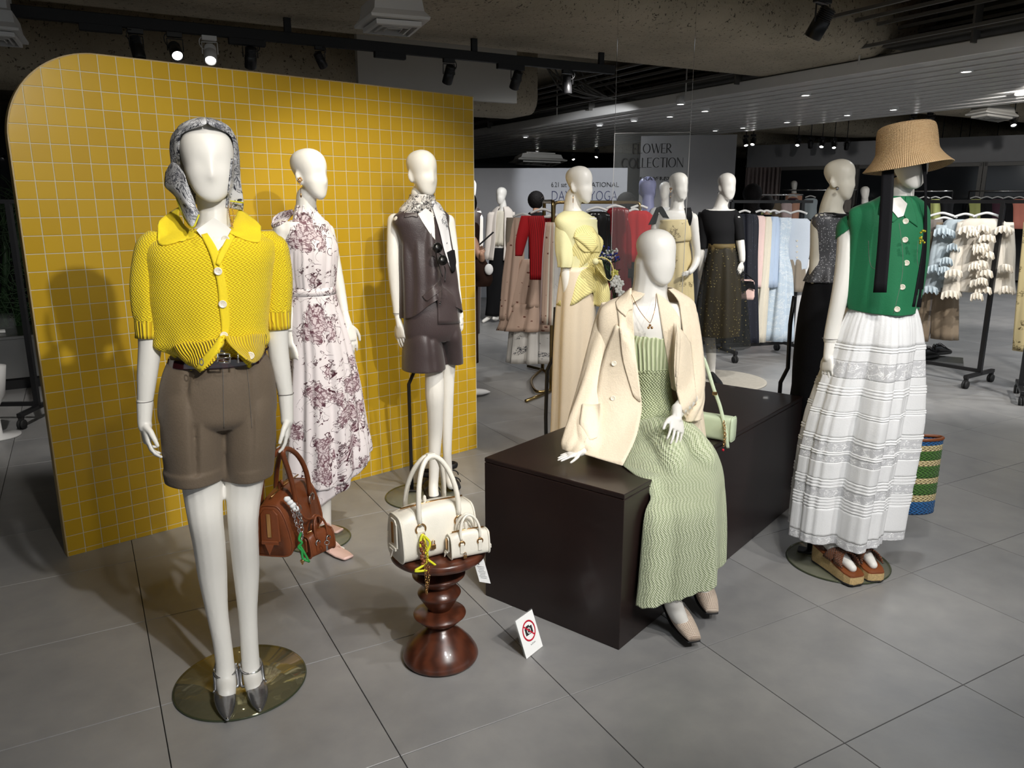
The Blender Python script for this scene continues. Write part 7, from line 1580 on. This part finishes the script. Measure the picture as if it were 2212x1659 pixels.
for i in range(4):
    garment((1185 + 3 * i, 826 - 6 * i), ('plain blush', 'spotted blush', 'ivory', 'botanical print')[i] + ' garment packed behind the red top in the brass rack', 'garment', [('body', [(480, 1178 + 3 * i, 1202 + 3 * i, .8), (560, 1172 + 3 * i, 1206 + 3 * i, .8), (700, 1168 + 3 * i, 1206 + 3 * i, .8)], ('blush_fabric', 'dotted_blush', 'ivory_fabric', 'white_botanical')[i], WF(.01, 5))], hang=(1192 + 3 * i, 464, 16, 'white_paint', 28), on=(a1, b1), group='garments packed in the brass rack')
garment((1290, 800), 'glossy black faux leather top on the second brass rack', 'top', [('body', [(457, 1275, 1312, .5), (470, 1258, 1328, .36), (520, 1262, 1326), (606, 1262, 1328)], 'black_faux_leather', WF(.008, 5)), ('sleeve', [(462, 1308, 1330, .6), (520, 1312, 1332, .6), (590, 1312, 1330, .6)], 'black_faux_leather', dict(n=30))], hang=(1290, 448, 24), on=(L_, R_))
garment((1345, 808), 'dark red glossy long shirt on the second brass rack', 'shirt', [('body', [(448, 1326, 1345, .6), (462, 1310, 1360, .4), (540, 1314, 1360), (665, 1310, 1362)], 'red_faux_leather', WF(.01, 5)), ('sleeve', [(462, 1348, 1366, .6), (580, 1352, 1370, .6)], 'red_faux_leather', dict(n=30))], hang=(1330, 444, 20), on=(L_, R_))
garment((1378, 806), 'bright red short-sleeved top at the right end of the brass rack', 'top', [('body', [(455, 1366, 1395, .6), (468, 1352, 1408, .4), (510, 1356, 1404), (568, 1354, 1402)], 'red_knit', WF(.006, 5)), ('sleeve', [(464, 1350, 1368, .6), (500, 1348, 1366, .6)], 'red_knit', dict(n=30)), ('sleeve', [(464, 1396, 1410, .6), (500, 1396, 1412, .6)], 'red_knit', dict(n=30))], hang=(1381, 444, 18), on=(L_, R_))
garment((1372, 790), 'black skirt with blue jeans edge below the bright red top', 'skirt', [('body', [(566, 1352, 1392), (600, 1350, 1394)], 'black_denim'), ('jeans', [(575, 1338, 1356), (640, 1336, 1354)], 'blue_fabric')], hang=(1372, 452, 14, 'white_paint', 18), on=(L_, R_))
# black castor racks
def black_rack(pl, pr, label, casters=True, H=1.6, over=(0, .12)):
    t = thing('clothes_rack', (pl + pr) / 2, label, 'clothes rack'); d = (pr - pl).normalized(); n_ = V((-d.y, d.x, 0))
    for p in (pl, pr):
        obj('post', MB().box(p + UP * (H / 2 + .05), .035, .035, H - .1, (d, n_, UP), .002), M['black_metal'], t)
        obj('foot', MB().box(p + UP * .105, .035, .50, .03, (d, n_, UP), .002), M['black_metal'], t)
        if casters:
            for s_ in (-1, 1):
                c = p + n_ * (s_ * .23); cf = obj('castor', MB().box(c + UP * .075, .03, .03, .035, (d, n_, UP), .003), M['rubber'], t)
                mb = MB()
                for e in (-.012, .012): mb.lathe(c + d * e + UP * .036, [(.010, -.008), (.034, -.008), (.036, 0), (.034, .008), (.010, .008)], 16, (n_, UP, d))
                obj('wheel', mb, M['rubber'], cf)
    obj('top_bar', MB().box((pl + pr) / 2 + d * (over[1] - over[0]) / 2 + UP * H, (pr - pl).length + over[0] + over[1], .03, .03, (d, n_, UP), .002), M['black_metal'], t)
    obj('low_bar', MB().box((pl + pr) / 2 + UP * .13, (pr - pl).length, .03, .03, (d, n_, UP), .002), M['black_metal'], t)
    return (pl + UP * H, pr + UP * H + d * over[1])
RL = black_rack(FL(1560, 775), FL(1706, 765), 'black clothes rack of pastel dresses and cardigans right of the black-top mannequin')
RR = black_rack(FL(1880, 790), FL(2112, 832), 'black clothes rack on castors with ruffled blouses behind the green vest mannequin', over=(.0, .42))
black_rack(FL(2200, 862), FL(2380, 880), 'black clothes rack cut off at the right edge of the photo')
G = 'pastel garments on the black rack'
garment((1612, 772), 'dark navy lace dress behind the pale pink garment', 'dress', [('body', [(462, 1600, 1625, .7), (475, 1592, 1636), (560, 1596, 1634), (640, 1594, 1634), (740, 1588, 1636)], 'navy_lace', WF(.012, 5))], hang=(1609, 455, 12, 'white_paint', 14), on=RL)
garment((1628, 770), 'pale pink long-sleeved blouse on the black rack', 'blouse', [('body', [(466, 1632, 1648, .8), (480, 1626, 1652, .8), (560, 1624, 1648, .8), (620, 1620, 1644, .8)], 'blush_fabric', WF(.008, 5)), ('sleeve', [(470, 1624, 1640, .8), (540, 1620, 1636, .8), (606, 1616, 1630, .8)], 'blush_fabric', dict(n=30))], hang=(1643, 455, 10, 'white_paint', 14), on=RL)
garment((1640, 770), 'ivory patterned dress hanging right of the pink blouse', 'dress', [('body', [(468, 1646, 1664, .8), (500, 1640, 1666, .8), (600, 1634, 1660, .8), (738, 1614, 1650, .8)], 'ivory_fabric', WF(.012, 5))], hang=(1656, 455, 10, 'white_paint', 14), on=RL)
garment((1655, 770), 'light blue shirt with long sleeve on the black rack', 'shirt', [('body', [(468, 1660, 1680, .8), (500, 1652, 1682, .8), (620, 1646, 1676, .8)], 'blue_fabric', WF(.010, 5)), ('sleeve', [(474, 1650, 1668, .8), (560, 1640, 1658, .8), (625, 1634, 1650, .8)], 'blue_fabric', dict(n=30))], hang=(1672, 455, 12, 'white_paint', 14), on=RL)
garment((1675, 768), 'long pale blue lace dress on the black rack', 'dress', [('body', [(470, 1668, 1706, .5), (485, 1664, 1708, .5), (540, 1668, 1700, .5), (600, 1660, 1710, .5), (735, 1638, 1712, .5)], 'blue_lace', WF(.014, 6))], hang=(1692, 456, 16, 'white_paint', 16), on=RL)
garment((1715, 766), 'white v-neck cardigan at the right end of the pastel rack', 'cardigan', [('body', [(472, 1700, 1742, .4), (488, 1690, 1752, .36), (540, 1696, 1748), (560, 1702, 1745), (578, 1706, 1742)], 'ice_cardigan', dict(zoff=lambda th, tt: -.02 * tt * max(0, math.cos(th - .1)))), ('sleeve', [(476, 1688, 1708, .8), (540, 1680, 1698, .8), (600, 1674, 1690, .8), (628, 1674, 1686, .8)], 'ice_cardigan', dict(n=30))], hang=(1725, 456, 18, 'white_paint', 16), on=RL, buttons=[(1722, 520 + 12 * i, -.09, .009) for i in range(4)])
garment((1722, 762), 'taupe sheer skirt below the white cardigan', 'skirt', [('body', [(560, 1706, 1736), (630, 1700, 1740)], 'grey_sheer', WF(.01, 5))], hang=(1720, 480, 12, 'white_paint', 40), on=RL)
garment((1728, 758), 'white long skirt at the end of the pastel rack beside the sequin mannequin', 'skirt', [('body', [(560, 1728, 1752), (740, 1716, 1740)], 'white_cotton', WF(.01, 5))], hang=(1738, 480, 12, 'white_paint', 40), on=RL)
# right rack
rf = lambda ys, x0, x1, mt, w_, dd: [(x0 + (x1 - x0) * i / max(1, len(ys) - 1) + (6 if i % 2 else -6), y, w_, mt, dd) for i, y in enumerate(ys)]
garment((2115, 806), 'cream blouse with tumbling ruffles nearest the end of the right rack', 'blouse', [('body', [(472, 2098, 2146, .4), (486, 2076, 2170, .34), (540, 2080, 2166), (600, 2078, 2164), (632, 2076, 2160)], 'ruffle_cream', WF(.006, 6)), ('sleeve', [(480, 2070, 2098, .7), (540, 2056, 2084, .7), (600, 2044, 2074, .7), (640, 2036, 2074, .7)], 'ruffle_cream', dict(n=40, **WF(.006, 5))), ('sleeve', [(480, 2150, 2186, .7), (540, 2162, 2190, .7), (600, 2162, 2188, .7), (634, 2156, 2190, .7)], 'ruffle_cream', dict(n=40, **WF(.006, 5)))],
        hang=(2132, 460, 26), on=RR, ruffles=rf([490, 510, 528, 546, 566, 586, 606, 622], 2128, 2118, 'ruffle_cream', 34, -.10) + rf([500, 536, 572, 604, 636], 2108, 2116, 'ruffle_cream', 26, -.13) + [(2092, 492, 40, 'ruffle_cream', -.09), (2168, 492, 36, 'ruffle_cream', -.09), (2060, 586, 36, 'ruffle_cream', -.11), (2052, 632, 36, 'ruffle_cream', -.11), (2172, 575, 30, 'ruffle_cream', -.09), (2174, 622, 32, 'ruffle_cream', -.09)])
garment((2050, 800), 'misty blue ruffled blouse behind the cream ruffled one', 'blouse', [('body', [(474, 2052, 2096, .5), (490, 2040, 2100, .4), (560, 2036, 2092), (622, 2030, 2088)], 'mist_blue', WF(.008, 6)), ('sleeve', [(486, 2024, 2052, .7), (540, 2012, 2040, .7), (600, 2004, 2034, .7), (630, 1994, 2028, .7)], 'mist_blue', dict(n=40, **WF(.006, 5)))],
        hang=(2086, 462, 22), on=RR, ruffles=rf([500, 530, 560], 2056, 2050, 'mist_blue', 26, -.10) + [(2036, 496, 36, 'mist_blue', -.10), (2020, 576, 32, 'mist_blue', -.10), (2008, 622, 34, 'mist_blue', -.10), (2040, 580, 26, 'mist_blue', -.12)])
garment((2020, 796), 'grey pleated trousers on a clip hanger next to the green vest', 'trousers', [('leg', [(474, 2000, 2034, .5), (560, 1996, 2026, .5), (660, 1990, 2018, .5), (735, 1976, 2002, .5)], 'taupe_trouser', WF(.006, 5))], hang=(2035, 460, 30, 'white_paint', 14), on=RR)
garment((2040, 790), 'khaki wide trousers hanging below the blue ruffled blouse', 'trousers', [('leg', [(480, 2020, 2052, .5), (620, 2018, 2066, .5), (733, 2016, 2066, .5)], 'khaki_trouser', WF(.008, 4)), ('leg', [(500, 2000, 2024, .5), (640, 1990, 2014, .5), (737, 1978, 2002, .5)], 'khaki_trouser', WF(.006, 4))], hang=(2040, 470, 18, 'white_paint', 24), on=RR)
garment((2230, 850), 'beige textured skirt cut by the right edge of the photo', 'skirt', [('body', [(480, 2215, 2260, .5), (670, 2200, 2270, .5), (760, 2196, 2275, .5)], 'beige_floral', WF(.01, 5))], hang=(2236, 462, 18))
# sneakers on a glossy board
bd = FL(2034, 781); F = Fig(2034, 781); tag(obj('shoe_board', MB().box(bd + UP * .015, .38, .34, .03, (F.r, F.n, UP), .002), M['stainless']), 'low pale display board under the black sneakers', 'display board')
for a, b_, lb in (((1992, 776), (2024, 770), 'front'), ((2014, 768), (2048, 764), 'rear')):
    hl = FL(*a, .035); to = hl + (FL(*b_, .035) - hl).normalized() * .27; t = thing('sneaker', hl, 'black chunky sneaker, the ' + lb + ' one of the pair on the low board', 'shoe', 'black sneakers'); F_ = Fig(*a)
    Fd = (to - hl).normalized(); S = Fd.cross(UP); mb = MB(); secloft(mb, [(hl + Fd * .27 * q + UP * .018, S * (.045 * w_), UP * .018) for q, w_ in ((0, .6), (.04, .75), (.3, .8), (.65, 1), (.9, .85), (1, .5))], 16, 3); obj('sole', mb, M['rubber'], t)
    mb = MB(); secloft(mb, [(hl + Fd * .27 * q + UP * ((zl + zh) / 2), S * (.040 * w_), UP * ((zh - zl) / 2)) for q, w_, zl, zh in ((.01, .5, .03, .11), (.08, .75, .03, .125), (.3, .8, .03, .12), (.5, .9, .03, .09), (.75, .95, .03, .065), (.95, .6, .03, .045))], 16, 2.4); obj('upper', mb, M['black_faux_leather'], t)
    mb = MB()
    for k in range(5): p = hl + Fd * (.10 + .022 * k) + UP * (.118 - .012 * k); mb.tube([p - S * .022, p + UP * .006, p + S * .022], .003, 5)
    obj('laces', mb, M['black_matte'], t)
# clutch held by black-top mannequin
F = Fig(1600, 800); q = thing('handbag', F.P(1610, 650, -.02), 'pink and black folded handbag beside the dotted skirt', 'handbag')
mb = MB(); secloft(mb, [(F.P(1610, y, -.02), F.r * (w_ * F.m(1610, 620)), F.n * .05) for y, w_ in ((646, 17), (640, 19), (610, 19), (604, 16))], 20, 5); obj('body', mb, M['pink_leather'], q)
mb = MB(); patchpts = [F.P(1596, 606, -.085), F.P(1628, 608, -.085), F.P(1632, 626, -.085), F.P(1618, 622, -.085), F.P(1606, 634, -.085), F.P(1600, 622, -.085)]; mb.slab(patchpts, F.n * .008); obj('black_flap', mb, M['black_jersey'], q)
mb = MB(); mb.tube(bez(F.P(1594, 606, -.02), F9.P(1597, 580, -.06), F9.P(1601, 580, -.07), F.P(1628, 606, -.02), 10), .005, 8); obj('handle', mb, M['black_jersey'], q)
# ---- clear hanging panel with lettering
F = Fig(1408, 880); a = F.P(1328, 288); b_ = F.P(1491, 288); a.z = b_.z = max(a.z, b_.z); z0 = F.P(1400, 706).z
pn = thing('acrylic_panel', (a + b_) / 2 - UP * (a.z - z0), 'tall clear panel with black FLOWER COLLECTION lettering hung before the grey partition', 'sign panel')
c = (a + b_) / 2 - UP * (a.z - z0) / 2; obj('sheet', MB().box(c, (b_ - a).length, .006, a.z - z0, (F.r, F.n, UP), .001), M['clear_acrylic'], pn)
mb = MB(); e = (b_ - a).length / 2
for s_ in (-1, 1): mb.box(c + F.r * (s_ * e), .004, .008, a.z - z0, (F.r, F.n, UP))
mb.box(c + UP * (a.z - z0) / 2, 2 * e, .008, .004, (F.r, F.n, UP)); obj('bright_edge', mb, M['white_paint'], pn)
q = F.m(1408, 340)
roman('FLOWER', F, 1367, 331, 19 * q, 82 * q, M['ink_black'], pn); roman('COLLECTION', F, 1342, 362, 19.5 * q, 132 * q, M['ink_black'], pn); text('FRAY I.D', F, 1382, 390, 7.5 * q, 62 * q, M['ink_black'], pn, -.008, thin=.004)
mb = MB()
for p in (a, b_): obj('hanging_wire', MB().tube([p, V((p.x, p.y, CZ))], .0015, 5), M['chrome'], pn)
# ---- flowers in a vase
F = Fig(1322, 900); vp = F.b; t = thing('flower_vase', vp, 'tall stand of white and blue flowers between the striped and seated mannequins', 'flowers')
mb = MB(); mb.lathe(vp, [(.09, 0), (.09, .01), (.012, .02), (.012, .62), (.05, .66), (.06, .80), (.05, .82)], 24); obj('vase_stand', mb, M['clear_acrylic'] if False else M['white_paint'], t)
mb = MB(); tops = [(1308, 542, .0), (1320, 548, .02), (1300, 548, .03), (1328, 556, 0), (1332, 602, -.04), (1326, 612, -.05), (1340, 612, -.03), (1336, 626, -.05), (1342, 634, -.04), (1328, 590, -.02), (1310, 556, .0)]
root_ = vp + UP * .8
for x, y, d in tops: mb.tube(bez(root_, root_ + UP * .15, F.P(x, y + 12, d), F.P(x, y, d), 6), .003, 5)
obj('stems', mb, M['leaf_green'], t)
for i, (x, y, d) in enumerate(tops):
    c = F.P(x, y, d); mb = MB(); big = y > 580
    if big:
        for k in range(6):
            an = k * PI / 3 + i; dv = (F.r * math.cos(an) + UP * math.sin(an)); mb.ball(c + dv * .016 - F.n * .008, .015, .006, .012, 8, (dv, F.n, dv.cross(F.n)))
        obj('blossom', mb, M['petal_white'] if i != 9 else M['petal_yellow'], t)
    else:
        for k in range(16): mb.ball(c + V((random.uniform(-.05, .05), random.uniform(-.04, .04), random.uniform(-.035, .035))), .008, n=6)
        obj('flower_cluster', mb, M['petal_white'] if i % 3 else M['petal_blue'], t, kind='stuff')
mb = MB()
for k in range(26):
    c = F.P(random.uniform(1298, 1340), random.uniform(545, 640), random.uniform(-.03, .05)); dv = V((random.uniform(-1, 1), random.uniform(-1, 1), random.uniform(-.2, 1))).normalized(); w_ = dv.orthogonal().normalized() * .010
    mb.add([c - dv * .03, c + w_, c + dv * .035, c - w_], [(0, 1, 2, 3)], smooth=False)
obj('leaves', mb, M['leaf_green'], t, kind='stuff', solid=.001)
# ---- left side behind the tiled wall
black_rack(FL(-190, 912), FL(86, 908), 'black clothes rack standing left behind the tiled wall', over=(0, .06))
F = Fig(30, 828); c = F.P(10, 828); q = thing('steel_counter', V((c.x, c.y, 0)), 'low brushed steel counter at the left edge behind the tiled wall', 'counter')
Z0 = F.P(30, 716).z; c = V((c.x, c.y, 0)); obj('body', MB().box(c - F.r * .5 + UP * (Z0 / 2 + .04), 1.9, .6, Z0 - .12, (F.r, F.n, UP), .003), M['stainless'], q); obj('plinth', MB().box(c - F.r * .5 + UP * .05, 1.86, .54, .10, (F.r, F.n, UP)), M['black_matte'], q); obj('top', MB().box(c - F.r * .5 + UP * (Z0 - .01), 1.94, .64, .03, (F.r, F.n, UP), .004), M['stainless'], q)
obj('glass_case', MB().box(c - F.r * .30 + UP * (Z0 + .075), .9, .4, .14, (F.r, F.n, UP), .002), M['clear_acrylic'], q)
for i in range(6):
    p = c + F.r * (-.62 + .13 * i) + UP * (Z0 + .006) - F.n * .05; o = MB(); o.box(p + UP * .012, .07, .09, .02, (F.r, F.n, UP), .003); o2 = tag(obj('jewellery_card', o, M['tag_paper']), nth(i, 'small white jewellery card on the steel counter'), 'jewellery card', 'jewellery cards on the steel counter')
mb = MB()
rg = random.Random(3)
nF = Fig(10, 790)
for k in range(230):
    c = nF.P(rg.uniform(-60, 90), rg.uniform(400, 700), rg.uniform(-.1, .5)); a_ = rg.uniform(0, 6.28); L = rg.uniform(.1, .3); dv = nF.r * math.cos(a_) + UP * math.sin(a_); n2 = nF.r * -math.sin(a_) + UP * math.cos(a_)
    mb.tube(bez(c - dv * L, c - dv * L * .3 + n2 * .08, c + dv * L * .3 - n2 * .08, c + dv * L, 5), .0045, 4, caps=False)
for x in (4, 34, 70): mb.tube([nF.P(x, 430, .2), nF.P(x + 8, 560, .2), nF.P(x + 4, 790, .2)], [.02, .03, .05], 8)
tag(obj('wire_plant', mb, M['leaf_green']), 'tangled dark wiry plant growing behind the steel counter', 'plant', kind='stuff')
p = FL(0, 943); t = thing('pedestal', p, 'round white display base at the left edge of the floor', 'display base'); mb = MB(); mb.lathe(p, [(.05, 0), (.13, 0), (.13, .012), (.02, .02), (.016, .2), (.07, .30), (.10, .5), (.02, .52)], 40); obj('column', mb, M['white_paint'], t)
# pale pink curtain & far right hanging rails
F = Fig(at=(6.0, 14.2)); a, b_ = F.P(1612, 362), F.P(1688, 362); mb = MB(); n = 60; rings = []
for z in (2.35, .0): rings.append([V((a.x, a.y, z)) + (b_ - a) * (j / n) + F.n * (.05 * math.sin(j * .9) + .02 * math.sin(j * 2.3)) for j in range(n + 1)])
for r in rings[0]: r.z = a.z
mb.loft(rings, closed=False, caps=False); tag(obj('curtain', mb, M['curtain'], solid=.006), 'pinkish pleated curtain hanging far behind the pastel rack', 'curtain')
wall_cols = ['black_jersey', 'navy_lace', 'maroon_fabric', 'blue_fabric', 'coral_fabric', 'black_jersey', 'lime_fabric', 'ivory_fabric']
nm = {'black_jersey': 'black', 'navy_lace': 'navy', 'maroon_fabric': 'maroon', 'blue_fabric': 'light blue', 'coral_fabric': 'coral', 'lime_fabric': 'lime green', 'ivory_fabric': 'ivory', 'peach_fabric': 'peach', 'mist_blue': 'mist blue', 'blush_fabric': 'blush', 'taupe_trouser': 'taupe', 'dotted_blush': 'spotted blush', 'khaki_trouser': 'khaki'}
def far_rail(px0, px1, ybar, dist_base, label, cols, low=70, s=1.0, seed=1, metal='chrome', w0=13):
    F = Fig(*dist_base); a, b_ = F.P(px0, ybar), F.P(px1, ybar); b_.z = a.z
    t = thing('clothes_rail', (a + b_) / 2 - UP * a.z, label, 'clothes rack'); mb = MB(); mb.tube([a, b_], .013, 8)
    obj('bar', mb, M[metal], t)
    for e in (a, b_):
        mb = MB(); mb.tube([e - F.r * .0, V((e.x, e.y, 0.01))], .012, 8); obj('post', mb, M['black_metal'], t)
    rg = random.Random(seed); n = len(cols); 
    for i, cm in enumerate(cols):
        x = px0 + (px1 - px0) * (i + .6) / (n + .2); y = ybar + 9; w = w0 * rg.uniform(.8, 1.15) * s; h = low * rg.uniform(.75, 1.1)
        garment(dist_base, nm.get(cm, 'plain') + ' garment, ' + ('first', 'second', 'third', 'fourth', 'fifth', 'sixth')[i] + ' on ' + label, 'garment', [('body', [(y + 8, x - w * .5, x + w * .5, .5), (y + 13, x - w, x + w, .3), (y + 30, x - w * .85, x + w * .85), (y + h, x - w * .9, x + w * .9)], cm, dict(n=28, sub=3, fold=fold_f([(.012, 4, i, 1)], .8, .3)))], hang=(x, y + 3, w * .8, 'white_paint', 9), on=(a, b_))
far_rail(2085, 2240, 384, (2150, 560), 'a high far hanging rail at the back right', ['black_jersey', 'navy_lace', 'black_jersey', 'maroon_fabric', 'blue_fabric', 'coral_fabric'], 60, seed=2)
far_rail(1960, 2058, 413, (2010, 640), 'a steel hanging rail beyond the green vest', ['ivory_fabric', 'black_jersey', 'lime_fabric', 'black_jersey'], 60, seed=4)
far_rail(2094, 2240, 413, (2170, 620), 'a steel hanging rail beyond the cream ruffles', ['lime_fabric', 'black_jersey', 'maroon_fabric', 'black_jersey', 'coral_fabric', 'ivory_fabric'], 74, seed=5)
far_rail(1618, 1735, 421, (1680, 660), 'a far hanging rail behind the pastel rack', ['black_jersey', 'lime_fabric', 'khaki_trouser', 'blush_fabric', 'peach_fabric'], 90, seed=6)
far_rail(1690, 1850, 411, (1770, 620), 'a thin far hanging rail behind the sequin mannequin', ['maroon_fabric', 'mist_blue', 'black_jersey', 'taupe_trouser'], 70, seed=7)
